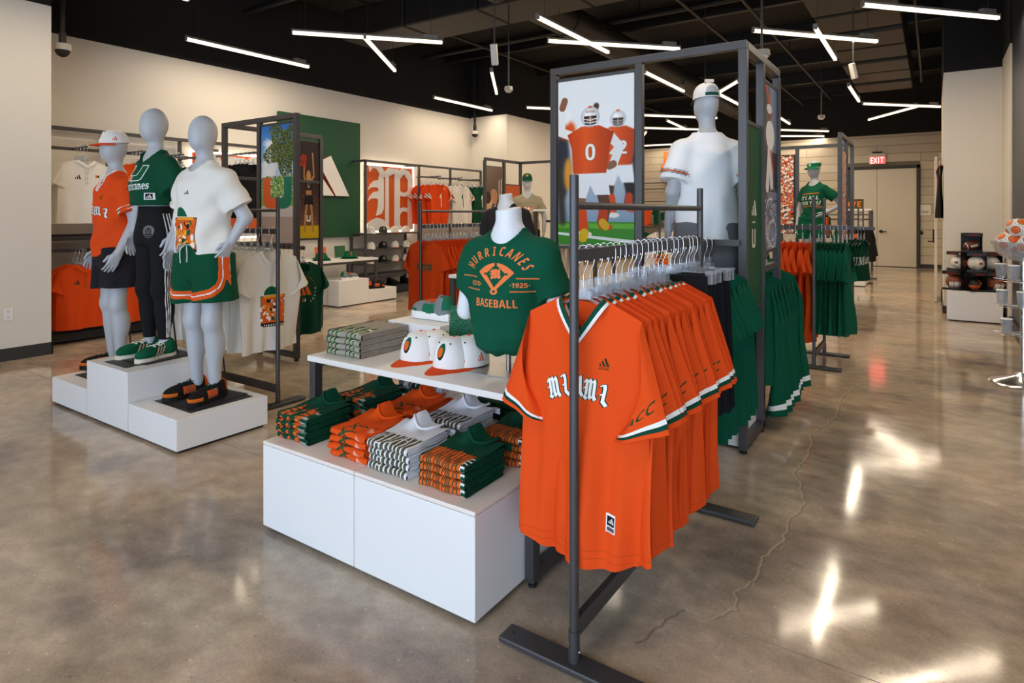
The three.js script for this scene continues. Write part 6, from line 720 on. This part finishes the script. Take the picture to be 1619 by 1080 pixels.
// ---------- second rack in the aisle: orange and green tees ----------
{
  const t = clothesRack('grey metal rack of orange and green tees farther along the aisle', -0.93, -6.45, 0.68, 0, undefined, 0.235, 1.62);
  part('cross_bar', t, bar(-0.42, 0.25, 1.305, 1.345, -0.4, -0.386), M.frame);
}
const o2 = [1, 2].map((s) => makeTop('orange_tee', { seed: s + 80, W: 0.26, L: 0.98, sl: 0.24, ang: 20, cw: 0.19, color: '#e2531a', fold: 1.1, res: 0.6, T: 0.028 })), g3 = [1, 2].map((s) => makeTop('green_tee', { seed: s + 84, W: 0.26, H: 0.275, L: 0.88, sl: 0.3, ang: 20, cw: 0.2, color: '#06573c', fold: 1.1, res: 0.6, T: 0.028 }));
hang(o2, 5, [-1.02, 1.345, -6.843], [-0.065, 0, 0], PI / 2, (i) => `${ORD[i]} orange tee from the post on the rack farther along the aisle`, 'tee shirt', 'orange tees on the farther aisle rack', 31, 0.06);
hang(g3, 8, [-0.695, 1.345, -6.843], [-0.036, 0, 0], PI / 2, (i) => `${ORD[i]} green tee from the free end of the rack farther along the aisle`, 'tee shirt', 'green tees on the farther aisle rack', 32, 0.06);
// ---------- third tower, visor mannequin ----------
const crowd = crowdTex(300, 620, 12);
{
  const t = thing('display_tower', 'farther open steel tower with the crowd poster behind the visor mannequin', 'display tower'), X0 = -2.42, X1 = -0.98, Z0 = -8.89, Z1 = -10.32, H = 2.5;
  for (const [x, z] of [[X0, Z0], [X1, Z0], [X1, -9.55], [X1, Z1], [-1.72, Z1], [X0, Z1]]) post(t, x, z, H - 0.05);
  beamX(t, X0, X1, H - 0.025, Z1); for (const x of [X0, X1]) { beamZ(t, x, H - 0.025, Z1, Z0); beamZ(t, x, 0.055, Z1, Z0); }
  const f = part('poster_panel', t, box(X0 + 0.03, -1.75, 1.15, 2.37, Z1 - 0.01, Z1 + 0.008), M.dark); part('print', f, new THREE.PlaneGeometry(0.6, 1.2).translate((X0 - 1.72) / 2, 1.76, Z1 + 0.0095), printed(crowd, 0.4));
  const s = part('poster_panel', t, box(X1 - 0.01, X1 + 0.008, 1.05, 2.3, -9.52, Z0 - 0.03), M.dark); part('print', s, new THREE.PlaneGeometry(0.56, 1.22).rotateY(PI / 2).translate(X1 + 0.0095, 1.675, (Z0 - 9.55) / 2), printed(crowd, 0.4));
  part('hanging_arm', t, bar(-0.96, -0.6, 1.255, 1.295, -9.007, -8.993), M.frame); part('hanging_arm', t, bar(-2.3, -1.05, 1.255, 1.295, -8.79, -8.776), M.frame);
}
const dk = [makeTop('green_tank', { seed: 91, W: 0.17, H: 0.2, S: 0.13, L: 0.52, sl: 0, arm: 0.2, color: '#063d2a', fold: 0.8, res: 0.6, print: canvas(200, 320, (g, w, h) => { g.fillStyle = '#063d2a'; g.fillRect(0, 0, w, h); g.fillStyle = '#dcdad2'; g.save(); g.translate(100, 150); g.rotate(-.1); textIn(g, 'Miami', 0, 0, 110, 'italic bold 44px serif', '#dcdad2'); g.restore(); g.fillRect(30, 180, 9, 140); g.fillRect(160, 180, 9, 140); }) })];
hang(dk, 6, [-0.72, 1.3, -9.0], [-0.04, 0, 0], PI / 2 - 0.25, (i) => `${ORD[i]} dark green tank from the free end of the farther tower's arm`, 'tank top', 'dark green tanks on the farther tower', 33, 0.08);
hang(g3, 5, [-1.9, 1.3, -8.783], [-0.07, 0, 0], PI / 2, (i) => `${ORD[i]} green tee under the crowd poster on the farther tower`, 'tee shirt', 'green tees under the crowd poster', 34, 0.05);
{
  const p = thing('display_plinth', 'white plinth under the visor mannequin in the farther tower', 'plinth', [-1.42, 0, -9.85]); part('box', p, box(-0.32, 0.32, 0.015, 0.41, -0.3, 0.3, 0.003), M.white); part('kick', p, box(-0.3, 0.3, 0, 0.015, -0.28, 0.28), M.black);
  const B = FEMALE, arms = { left: [[0.35, 1.16, -0.1], [0.19, 1.03, 0.05]], right: [[-0.24, 1.1, -0.02], [-0.22, 0.87, 0.06]] }, t = thing('mannequin', 'grey mannequin in green visor, green printed tee and shorts with hand on hip', 'mannequin', [-1.42, 0.412, -9.88], -0.42); t.scale.setScalar(1.02);
  bodyMesh(t, B, arms); const s = wearShorts(t, B, { color: '#06573c', bot: 0.68, top: 1.04, r0: 0.115, r1: 0.135 }); part('side_vent', s, box(0.2, 0.235, 0.72, 0.98, 0.03, 0.06, 0.003), fabric('#df5a20'));
  const tx = canvas(256, 320, (g, w, h) => { g.fillStyle = '#07523a'; g.fillRect(0, 0, w, h); g.save(); g.translate(128, 112); g.rotate(-.05); textIn(g, 'IT\u2019S ALL', 0, 0, 110, 'italic bold 30px sans-serif', '#efeee8'); textIn(g, 'FOR YOU', 0, 30, 118, 'italic bold 30px sans-serif', '#efeee8'); g.strokeStyle = '#d8622c'; g.lineWidth = 5; g.beginPath(); g.moveTo(-50, -34); g.lineTo(55, -38); g.moveTo(-45, 40); g.lineTo(60, 36); g.stroke(); g.restore(); });
  wearTop(t, B, arms, { rows: [[0.98, 0.17, 0.13, 0], [1.1, 0.15, 0.125, 0.005], [1.27, 0.162, 0.14, 0.016], [1.36, 0.158, 0.112, 0.004], [1.43, 0.125, 0.082, -0.006], [1.485, 0.078, 0.068, -0.01]], hem: () => 1.01, color: '#07523a', print: tx, cuff: 0.6, r0: 0.064, r1: 0.078, neckR: 0.066 });
  const v = new THREE.Group(); v.name = 'visor'; t.add(v); v.position.set(0, B.head + 0.02, 0.002); v.rotation.x = 0.08; const mv = fabric('#0a6a42'); part('band', v, [lathe([[0.087, 0], [0.085, 0.05], [0.083, 0.05], [0.085, 0]], 36).scale(1, 1, 1.18)], mv); part('brim', v, [sheet((u, w) => { const p = lerp(-1.3, 1.3, u), x = Math.sin(p) * 0.087, k = 2 * u - 1; return [x * (1 + 0.05 * w), 0.004 - 0.022 * w - 3 * x * x, Math.cos(p) * 0.102 + w * 0.085 * Math.sqrt(Math.max(0, 1 - Math.abs(k) ** 2.6))]; }, 20, 5)], mv); part('emblem', v, box(-0.016, 0.016, 0.012, 0.038, 0.1, 0.104, 0.002), fabric('#e4e2da'));
  wearShoes(t, SHOE.court);
}
// ---------- far tower by the column: couple poster, orange panel; tan mannequin ----------
const couple = canvas(300, 640, (g, w, h) => { let q = g.createLinearGradient(0, 0, w, h); q.addColorStop(0, '#8a7768'); q.addColorStop(.5, '#5e4a40'); q.addColorStop(1, '#7a5f50'); g.fillStyle = q; g.fillRect(0, 0, w, h); g.filter = 'blur(4px)'; g.fillStyle = '#c9c4c0'; g.fillRect(w * .72, h * .2, 18, h * .4); g.fillRect(w * .85, h * .18, 18, h * .5); g.fillStyle = '#c9612c'; for (let i = 0; i < 8; i++) g.fillRect(w * (.6 + .05 * i), h * (.55 + .03 * (i % 3)), 16, 40); g.filter = 'none'; const E = (x, y, a, b, c, r = 0) => { g.fillStyle = c; g.beginPath(); g.ellipse(w * x, h * y, w * a, h * b, r, 0, 7); g.fill(); }; E(.55, .8, .4, .22, '#e6dcd0'); E(.22, .84, .35, .2, '#e0d2c2'); E(.14, .8, .12, .07, '#df8a2a'); E(.6, .72, .14, .08, '#dd7a28'); E(.45, .46, .2, .12, '#c08a66', .2); E(.42, .4, .17, .06, '#b98a6a', .2); E(.14, .54, .2, .12, '#d7a985', .1); E(.06, .47, .22, .09, '#4a2f22', .2); E(.3, .57, .03, .015, '#e9d8cc'); });
{
  const t = thing('display_tower', 'steel tower with the couple poster and orange panel near the column', 'display tower'), X0 = -6.64, Z0 = -8.92, Z1 = -10.08, H = 2.47;
  for (const [x, z] of [[X0, Z0], [X0, -9.52], [X0, Z1], [-5.9, Z1]]) post(t, x, z, H - 0.05); beamZ(t, X0, H - 0.025, Z1, Z0); beamX(t, X0, -5.9, H - 0.025, Z1); beamZ(t, X0, 0.055, Z1, Z0); beamX(t, X0, -5.9, 0.055, Z1);
  const f = part('poster_panel', t, box(X0 - 0.01, X0 + 0.008, 1.1, 2.33, -9.49, -8.95), M.dark); part('print', f, new THREE.PlaneGeometry(0.53, 1.22).rotateY(PI / 2).translate(X0 + 0.0095, 1.715, -9.22), printed(couple, 0.4)); part('orange_panel', t, box(X0 - 0.01, X0 + 0.008, 1.1, 2.0, -10.05, -9.55, 0.002), std('#c9551a', 0.6)); beamZ(t, X0, 2.01, -10.05, -9.55, 0.02);
}
{
  const p = thing('display_plinth', 'low white plinth under the tan shirt mannequin', 'plinth', [-5.69, 0, -8.85]); part('box', p, box(-0.35, 0.35, 0.015, 0.21, -0.3, 0.3, 0.003), M.white); part('kick', p, box(-0.33, 0.33, 0, 0.015, -0.28, 0.28), M.black);
  const B = MALE, arms = armsDown(B, 0.06, 0.02, 0.04), t = thing('mannequin', 'grey mannequin in tan tee and green cap by the couple poster', 'mannequin', [-5.69, 0.212, -8.85], 0.55); bodyMesh(t, B, arms); wearShorts(t, B, { color: '#1a2420', bot: 0.62 });
  const tx = canvas(256, 320, (g, w, h) => { g.fillStyle = '#9a8f75'; g.fillRect(0, 0, w, h); const r = rng(7); for (let i = 0; i < 26; i++) { g.fillStyle = ['#d9622c', '#e6dfd0'][i % 2]; g.beginPath(); g.ellipse(128 + (r() - .5) * 66, 122 + (r() - .5) * 50, 10, 5, r() * 3, 0, 7); g.fill(); } });
  wearTop(t, B, arms, { rows: maleTee, hem: () => 0.9, color: '#9a8f75', print: tx, vee: 0.09, cuff: 0.62 }); wearCap(t, B, { crown: '#0c5136', brim: '#0c5136', logo: canvas(96, 64, (g, w, h) => { g.fillStyle = '#0c5136'; g.fillRect(0, 0, w, h); g.fillStyle = '#d98a2c'; g.fillRect(14, 18, 68, 26); }) }, 0.05); wearShoes(t, SHOE.runner);
}
{ // shelving beyond it
  const t = thing('display_table', 'tall steel frame table with a white top beside the tan mannequin', 'table', [-5.0, 0, -8.6]); part('table_top', t, box(-0.2, 0.9, 1.5, 1.53, -0.35, 0.35, 0.003), M.white); for (const [x, z] of [[-0.17, 0.32], [0.87, 0.32], [-0.17, -0.32], [0.87, -0.32]]) part('leg', t, bar(x - 0.025, x + 0.025, 0, 1.5, z - 0.025, z + 0.025), M.frame); part('hanging_bar', t, bar(-0.17, 0.87, 1.32, 1.36, -0.007, 0.007), M.frame);
  const w = thing('wall_fixture', 'empty steel wall bars behind the tan mannequin', 'wall fixture'); for (const z of [-13.6, -14.8, -16.0]) post(w, -8.5, z, 2.4, 0.04); for (const y of [2.38, 2.05, 1.75, 1.35]) beamZ(w, -8.5, y, -16.0, -13.6, 0.035);
}
const pinkish = [makeTop('printed_white_tee', { seed: 95, W: 0.25, L: 0.7, sl: 0.2, ang: 26, cw: 0.18, color: '#ddd3c8', res: 0.5, print: canvas(128, 200, (g, w, h) => { g.fillStyle = '#ddd3c8'; g.fillRect(0, 0, w, h); g.fillStyle = '#d8826a'; for (let i = 0; i < 5; i++) g.fillRect(50, 90 + i * 12, 26, 6); }) })];
hang(pinkish, 5, [-4.95, 1.36, -8.6], [0.09, 0, 0], PI / 2, (i) => `${ORD[i]} white printed tee on the tall frame beside the tan mannequin`, 'tee shirt', 'white tees on the tall frame', 35, 0.05);
// cream and dark green tees seen through the front tower
clothesRack('grey metal rack of cream tees seen through the front tower', -3.45, -9.1, 1.3, 0);
hang([creamP[0]], 8, [-3.45, 1.345, -9.18], [0, 0, -0.06], 0, (i) => `${ORD[i]} cream tee on the rack seen through the front tower`, 'tee shirt', 'cream tees seen through the front tower', 36); hang([gl[0]], 8, [-3.45, 1.345, -9.7], [0.0, 0, -0.06], 0, (i) => `${ORD[i]} dark green tee behind the cream ones seen through the front tower`, 'tee shirt', 'dark green tees seen through the front tower', 37);
// ---------- back wall displays ----------
{
  const t = thing('wall_fixture', 'steel wall bars along the board wall holding orange and green tees', 'wall fixture'); for (const x of [-8.3, -7.2, -6.1, -5.0]) post(t, x, -19.7, 2.5, 0.04); for (const y of [2.48, 2.28]) beamX(t, -8.3, -5.0, y, -19.7, 0.035); for (const y of [1.85, 1.0]) part('hanging_bar', t, bar(-8.3, -5.0, y, y + 0.03, -19.45, -19.435), M.frame); for (const x of [-8.3, -7.2, -6.1, -5.0]) for (const y of [1.85, 1.0]) part('bracket', t, bar(x - 0.012, x + 0.012, y, y + 0.03, -19.7, -19.435), M.frame); part('shelf', t, box(-8.3, -5.0, 1.1, 1.13, -19.9, -19.4, 0.003), M.frame);
}
const og = [makeTop('orange_tee', { seed: 97, W: 0.26, L: 0.65, sl: 0.22, ang: 26, cw: 0.19, color: '#e2531a', res: 0.5 }), makeTop('green_tee', { seed: 98, W: 0.26, L: 0.65, sl: 0.22, ang: 26, cw: 0.19, color: '#07492f', res: 0.5 })];
for (let i = 0; i < 5; i++) { hang([og[i % 2]], 1, [-7.95 + i * 0.62, 1.88, -19.44], [0, 0, 0], 0, () => `${['orange', 'green'][i % 2]} tee ${['at the corner end', 'second', 'third', 'fourth', 'at the open end'][i]} on the upper bar of the board wall`, 'tee shirt', 'tees on the upper bar of the board wall', i); hang([og[(i + 1) % 2]], 1, [-7.95 + i * 0.62, 1.03, -19.44], [0, 0, 0], 0, () => `${['green', 'orange'][i % 2]} tee ${['at the corner end', 'second', 'third', 'fourth', 'at the open end'][i]} on the lower bar of the board wall`, 'tee shirt', 'tees on the lower bar of the board wall', i + 9); }
for (const [z, x, l] of [[-19.94, -7.25, 'large orange foam hand pointing down, high on the board wall']]) { const t = thing('foam_hand', l, 'foam hand', [x, 2.95, z]); part('palm', t, box(-0.16, 0.16, -0.3, 0.55, 0, 0.05, 0.025), std('#dd6a1c', 0.8)); for (const [a, h] of [[-0.12, 0.34], [0.0, 0.62], [0.11, 0.36]]) part('finger', t, box(a - 0.055, a + 0.055, -0.28 - h * 0.6, -0.22, 0, 0.05, 0.024), std('#dd6a1c', 0.8)); part('thumb', t, box(-0.26, -0.14, -0.1, 0.12, 0, 0.05, 0.024), std('#dd6a1c', 0.8)); }
{ // long frame table with letters near the doors, black and green jackets
  const t = thing('display_table', 'long tall frame table with a white top standing before the double doors', 'table', [-2.3, 0, -17.7]); part('table_top', t, box(-1.1, 1.06, 1.54, 1.58, -0.3, 0.3, 0.003), M.white); for (const x of [-1.07, -0.35, 0.37, 1.03]) for (const z of [0.27, -0.27]) part('leg', t, bar(x - 0.03, x + 0.03, 0.01, 1.54, z - 0.03, z + 0.03), M.frame); part('hanging_bar', t, bar(-1.07, 1.03, 1.3, 1.34, -0.007, 0.007), M.frame); part('rail', t, bar(-1.07, 1.03, 1.42, 1.45, 0.26, 0.28), M.frame); part('shelf', t, box(-1.07, 1.03, 0.4, 0.43, -0.27, 0.27, 0.003), M.white);
  const tx = canvas(256, 96, (g, w, h) => { g.fillStyle = '#4a4a30'; g.fillRect(0, 0, w, h); textIn(g, 'LOVE', 128, 80, 230, 'bold 84px sans-serif', '#dd7a34'); }); const s = thing('letter_sign', 'small orange lettered block sign on top of the long frame table', 'sign', [-1.72, 1.582, -17.6]); part('block', s, box(-0.3, 0.3, 0, 0.24, -0.03, 0.03, 0.004), std('#4a4a30', 0.6)); part('lettering', s, new THREE.PlaneGeometry(0.59, 0.23).translate(0, 0.12, 0.0315), printed(tx));
}
const bj = [makeTop('black_pullover', { seed: 99, W: 0.27, L: 0.72, sl: 0.55, ang: 9, cw: 0.15, arm: 0.25, color: '#19181a', T: 0.05, fold: 0.6, res: 0.6, print: canvas(128, 200, (g, w, h) => { g.fillStyle = '#19181a'; g.fillRect(0, 0, w, h); g.fillStyle = '#d9682c'; g.fillRect(38, 62, 20, 18); }) })];
clothesRack('grey metal rack of black and green pullovers by the long frame table', -1.3, -14.9, 1.1, 0);
hang([hoodie[0]], 1, [-1.55, 1.345, -15.0], [0, 0, 0], 0.5, () => 'single dark green pullover beside the black one near the doors', 'pullover'); hang(bj, 3, [-1.27, 1.345, -14.98], [0, 0, -0.08], 0, nth('black pullover', 'front of the rack near the doors', 'with orange chest patch on the rack near the doors'), 'pullover', 'black pullovers near the doors', 4);
for (const [z, h, l] of [[-14.5, 0.21, 'low white plinth on the aisle side near the back doors'], [-15.2, 0.41, 'taller white plinth behind the low one near the back doors']]) { const p = thing('display_plinth', l, 'plinth', [-1.4, 0, z]); part('box', p, box(-0.28, 0.28, 0.015, h, -0.3, 0.3, 0.003), M.white); part('kick', p, box(-0.26, 0.26, 0, 0.015, -0.28, 0.28), M.black); }

// ---------- boxed balls on the plinth by the partition ----------
const dirTex = (fn, n = 128) => { const d = new Uint8Array(n * 2 * n * 4); for (let j = 0; j < n; j++) for (let i = 0; i < n * 2; i++) { const th = ((j + 0.5) / n) * PI, ph = ((i + 0.5) / (2 * n)) * 2 * PI, y = -Math.cos(th), x = -Math.cos(ph) * Math.sin(th), z = Math.sin(ph) * Math.sin(th), c = new THREE.Color(fn(x, y, z)), q = (j * n * 2 + i) * 4; c.convertLinearToSRGB(); d[q] = c.r * 255; d[q + 1] = c.g * 255; d[q + 2] = c.b * 255; d[q + 3] = 255; } const t = new THREE.DataTexture(d, n * 2, n); t.colorSpace = THREE.SRGBColorSpace; t.magFilter = THREE.LinearFilter; t.needsUpdate = true; return t; };
const ICO = []; { const p = (1 + Math.sqrt(5)) / 2; for (const a of [-1, 1]) for (const b of [-p, p]) for (const v of [[0, a, b], [a, b, 0], [b, 0, a]]) ICO.push(V(...v).normalize()); }
const soccer = dirTex((x, y, z) => { let best = -1, b2 = -1; for (const v of ICO) { const d = v.x * x + v.y * y + v.z * z; if (d > best) { b2 = best; best = d; } else if (d > b2) b2 = d; } return best > 0.93 ? '#d9682a' : best > 0.915 ? '#3a3a38' : best - b2 < 0.018 ? '#6a6a66' : '#e9e5de'; });
const basket = dirTex((x, y, z) => (Math.abs(x) < 0.03 || Math.abs(y) < 0.03 || Math.abs(Math.abs(x) - 0.55 - y * y * 0.3) < 0.025 ? '#171412' : y > 0.05 || x < -0.6 ? '#8a4325' : '#e4ddd2')), orangeBall = dirTex((x, y, z) => (Math.abs(x) < 0.04 || Math.abs(y) < 0.04 ? '#171412' : x * y > 0 ? '#d5601f' : '#20221f')), volley = dirTex((x, y, z) => (Math.abs(x - 0.15) < 0.22 && Math.abs(y) < 0.14 ? (x < 0.15 ? '#d7562a' : '#0d5638') : Math.abs(Math.abs(x) - 0.5) < 0.02 ? '#bdb8ae' : '#e6e1d8')), football = dirTex((x, y, z) => (Math.abs(Math.abs(x) - 0.72) < 0.04 ? '#e8e1d6' : '#5a2a20'));
{ const p = thing('display_plinth', 'white plinth holding the boxed balls against the partition', 'plinth', [0.465, 0, -10.68]); part('box', p, box(-0.3, 0.3, 0.015, 0.41, -0.3, 0.3, 0.003), M.white); part('kick', p, box(-0.28, 0.28, 0, 0.015, -0.28, 0.28), M.black); }
const mCarton = std('#17151a', 0.45), mCartonRed = std('#6d1f1c', 0.5);
function boxed(label, x, y, z, turn, tex, r = 0.101, kind = 'ball') {
  const t = thing('boxed_ball', label, 'boxed ball', [x, y, z], turn, 'boxed balls on the white plinth'), s = 0.108, H = 0.262;
  part('carton', t, [box(-s, s, 0, 0.012, -s, s, 0.002), box(-s, s, H - 0.012, H, -s, s, 0.002), box(-s, s, 0.012, H - 0.012, -s, -s + 0.004), box(s - 0.004, s, 0.012, H - 0.012, -s, s - 0.03), box(-s, s, H - 0.045, H - 0.012, s - 0.004, s), box(-s, s, 0.012, 0.03, s - 0.004, s)], mCarton); part('printed_flap', t, box(s - 0.001, s + 0.001, 0.06, 0.15, -0.05, 0.04), mCartonRed); part('printed_flap', t, box(-0.06, 0.06, H - 0.04, H - 0.018, s, s + 0.001), mCartonRed);
  const g = new THREE.SphereGeometry(r, 36, 24); if (kind === 'football') g.scale(1.0, 0.72, 0.72); const b = part('ball', t, g, new THREE.MeshStandardMaterial({ map: tex, roughness: 0.55 })); b.position.set(0, 0.012 + (kind === 'football' ? 0.075 : r) + 0.001, 0); b.rotation.y = 0.3;
  if (kind === 'football') { b.rotation.z = 0.25; part('laces', b, [box(-0.045, 0.045, -0.004, 0.004, 0.069, 0.073, 0.002), ...[-3, -2, -1, 0, 1, 2, 3].map((k) => box(k * 0.013 - 0.003, k * 0.013 + 0.003, -0.016, 0.016, 0.068, 0.0735, 0.002))], std('#e8e1d6', 0.6)); }
}
boxed('boxed brown and white basketball at the aisle end of the bottom row', 0.245, 0.41, -10.56, -0.35, basket); boxed('boxed orange and black ball in the middle of the bottom row', 0.475, 0.41, -10.5, 0.5, orangeBall, 0.075); boxed('boxed basketball with white base at the wall end of the bottom row', 0.705, 0.41, -10.56, 0.1, basket);
boxed('boxed white ball at the aisle end of the second row', 0.31, 0.673, -10.64, -0.9, volley); boxed('boxed white ball with red and green mark in the middle row', 0.49, 0.673, -10.53, 0.0, volley); boxed('boxed white ball at the wall end of the second row', 0.66, 0.673, -10.72, 0.2, volley); boxed('boxed brown football topmost of the ball pyramid', 0.44, 0.936, -10.58, 0.1, football, 0.1, 'football');
{ // dark jersey with orange edge hung flat on the end of the partition
  const t = makeTop('hanging_jersey', { seed: 101, W: 0.24, S: 0.17, L: 0.8, sl: 0, arm: 0.22, color: '#1b1c1c', collar: '#d8551f', fold: 0.6, T: 0.03 }); t.name = numbered('hanging_jersey'); scene.add(t); t.position.set(0.085, 2.36, -11.35); t.rotation.y = -PI / 2; tag(t, 'dark sleeveless jersey with orange edge hung on the partition end', 'jersey'); part('orange_edge', t, box(-0.235, -0.2, -0.95, -0.3, 0.015, 0.035, 0.006), fabric('#d8551f'));
  const h = part('wall_hook', t, [rod(V(0, 0.0, 0), V(0, 0.0, -0.05), 0.005)], M.chrome);
}
// ---------- chrome spinner with a bowl of balls ----------
{
  const t = thing('spinner_stand', 'chrome spinner stand with clear bowl of balls and wire trays', 'display stand', [0.64, 0, -6.86]); part('base', t, lathe([[0.001, 0], [0.235, 0], [0.24, 0.008], [0.2, 0.022], [0.08, 0.06], [0.035, 0.1], [0.03, 0.1], [0.001, 0.1]], 48), M.chrome); part('pole', t, cyl(0.022, 0.022, 1.0, 0, 0.08, 0, 24), M.chrome);
  part('bowl', t, lathe([[0.03, 1.05], [0.12, 1.07], [0.19, 1.13], [0.225, 1.22], [0.22, 1.22], [0.185, 1.135], [0.115, 1.076], [0.03, 1.056]], 48), M.clear);
  for (const y of [0.42, 0.66, 0.88]) { const w = part('wire_tray', t, [0.1, 0.16].map((r) => new THREE.TorusGeometry(r, 0.003, 6, 40).rotateX(PI / 2).translate(0, y, 0)), M.chrome); for (let k = 0; k < 8; k++) part('spoke', w, rod(V(Math.cos(k * PI / 4) * 0.02, y, Math.sin(k * PI / 4) * 0.02), V(Math.cos(k * PI / 4) * 0.2, y + 0.02, Math.sin(k * PI / 4) * 0.2), 0.0028, 6), M.chrome); }
  const m = new THREE.MeshStandardMaterial({ map: soccer, roughness: 0.5 }), r = rng(4), ps = [[-0.11, 1.215, 0.05], [0.02, 1.2, 0.115], [0.115, 1.215, 0.0], [0.0, 1.21, -0.12], [-0.04, 1.335, 0.05], [0.05, 1.345, -0.04]];
  ps.forEach(([x, y, z], i) => { const b = tag(obj('soccer_ball', new THREE.SphereGeometry(0.085, 36, 24), m), ['orange and white ball at the rim of the clear bowl', 'orange and white ball at the front of the clear bowl', 'orange and white ball at the far side of the clear bowl', 'orange and white ball at the back of the clear bowl', 'orange and white ball heaped on top toward the aisle', 'orange and white ball heaped highest in the clear bowl'][i], 'ball', 'balls in the clear bowl'); b.position.set(0.64 + x, y + 0.0, -6.86 + z); b.rotation.set(r() * 6, r() * 6, r() * 6); });
  for (const [y, a] of [[0.68, 3.4], [0.68, 4.6], [0.9, 2.9], [0.9, 4.2], [0.44, 3.8]]) { const c = thing('clear_tumbler', `clear tumbler on the ${y > 0.8 ? 'top' : y > 0.5 ? 'middle' : 'lowest'} wire tray of the spinner, ${a < 3.6 ? 'aisle side' : a < 4 ? 'alone' : 'window side'}`, 'tumbler', [0.64 + Math.cos(a) * 0.15, y, -6.86 + Math.sin(a) * -0.15]); part('cup', c, lathe([[0.001, 0.004], [0.03, 0.004], [0.04, 0.12], [0.043, 0.12], [0.033, 0], [0.001, 0]], 28), M.clear); part('lid', c, lathe([[0.001, 0.128], [0.04, 0.126], [0.044, 0.118], [0.04, 0.118], [0.001, 0.122]], 28), M.white); }
}
// ---------- cameras, sensors and spots under the ceiling ----------
function dome(label, x, y, z, s = 1) { const t = thing('ceiling_sensor', label, 'sensor', [x, y, z]); part('stem', t, cyl(0.009, 0.009, 4.98 - y - 0.05, 0, 0.05, 0, 10), M.dark); part('housing', t, cyl(0.055 * s, 0.05 * s, 0.05, 0, 0, 0, 24), std([0.3, 0.27, 0.23], 0.5)); part('lens', t, sph(0.045 * s, 0, 0, 0, 20, 1, 0.7, 1), std([0.6, 0.56, 0.5], 0.3)); }
function cctv(label, x, y, z, turn) { const t = thing('security_camera', label, 'camera', [x, y, z], turn); part('arm', t, [box(-0.02, 0.02, 0.1, 1.8, -0.02, 0.02, 0.006), box(-0.03, 0.03, 0.1, 0.24, -0.03, 0.03, 0.008)], M.dark); part('shroud', t, cyl(0.085, 0.08, 0.07, 0, 0.04, 0, 28), std([0.55, 0.52, 0.47], 0.5)); part('dome', t, sph(0.07, 0, 0.04, 0, 24, 1, 1, 1), M.black); }
cctv('black dome security camera high at the cream wall corner by the entrance', -7.86, 3.2, -2.85, 0); cctv('small dome security camera high by the column', -8.48, 3.2, -11.02, PI / 2);
dome('round white sensor hanging close above the front tower corner', -1.257, 2.86, -5.8, 1.3); dome('round white sensor under the ceiling above the bust forms', -4.53, 3.05, -6.6); dome('round white sensor hanging far over the aisle', -1.64, 3.16, -12.2, 1.1); dome('round sensor low between the light bars over the middle of the shop', -3.0, 3.2, -9.9);
for (const [x, y, z, ry, l] of [[-3.51, 3.0, -4.87, 0.4, 'slim white box camera hanging above the bust forms'], [-0.85, 3.3, -9.09, -0.5, 'small white box spotlight hanging over the aisle']]) { const t = thing('ceiling_spot', l, 'spotlight', [x, y, z], ry); part('stem', t, cyl(0.007, 0.007, 4.98 - y - 0.1, 0, 0.1, 0, 8), M.dark); part('housing', t, at(box(-0.03, 0.03, -0.1, 0.1, -0.03, 0.03, 0.006), 0, 0, 0, 0, 0.35), std([0.5, 0.47, 0.42], 0.5)); part('lens', t, at(box(-0.024, 0.024, -0.104, -0.1, -0.024, 0.024), 0, 0, 0, 0, 0.35), M.dark); }
renderer.render(scene, camera);
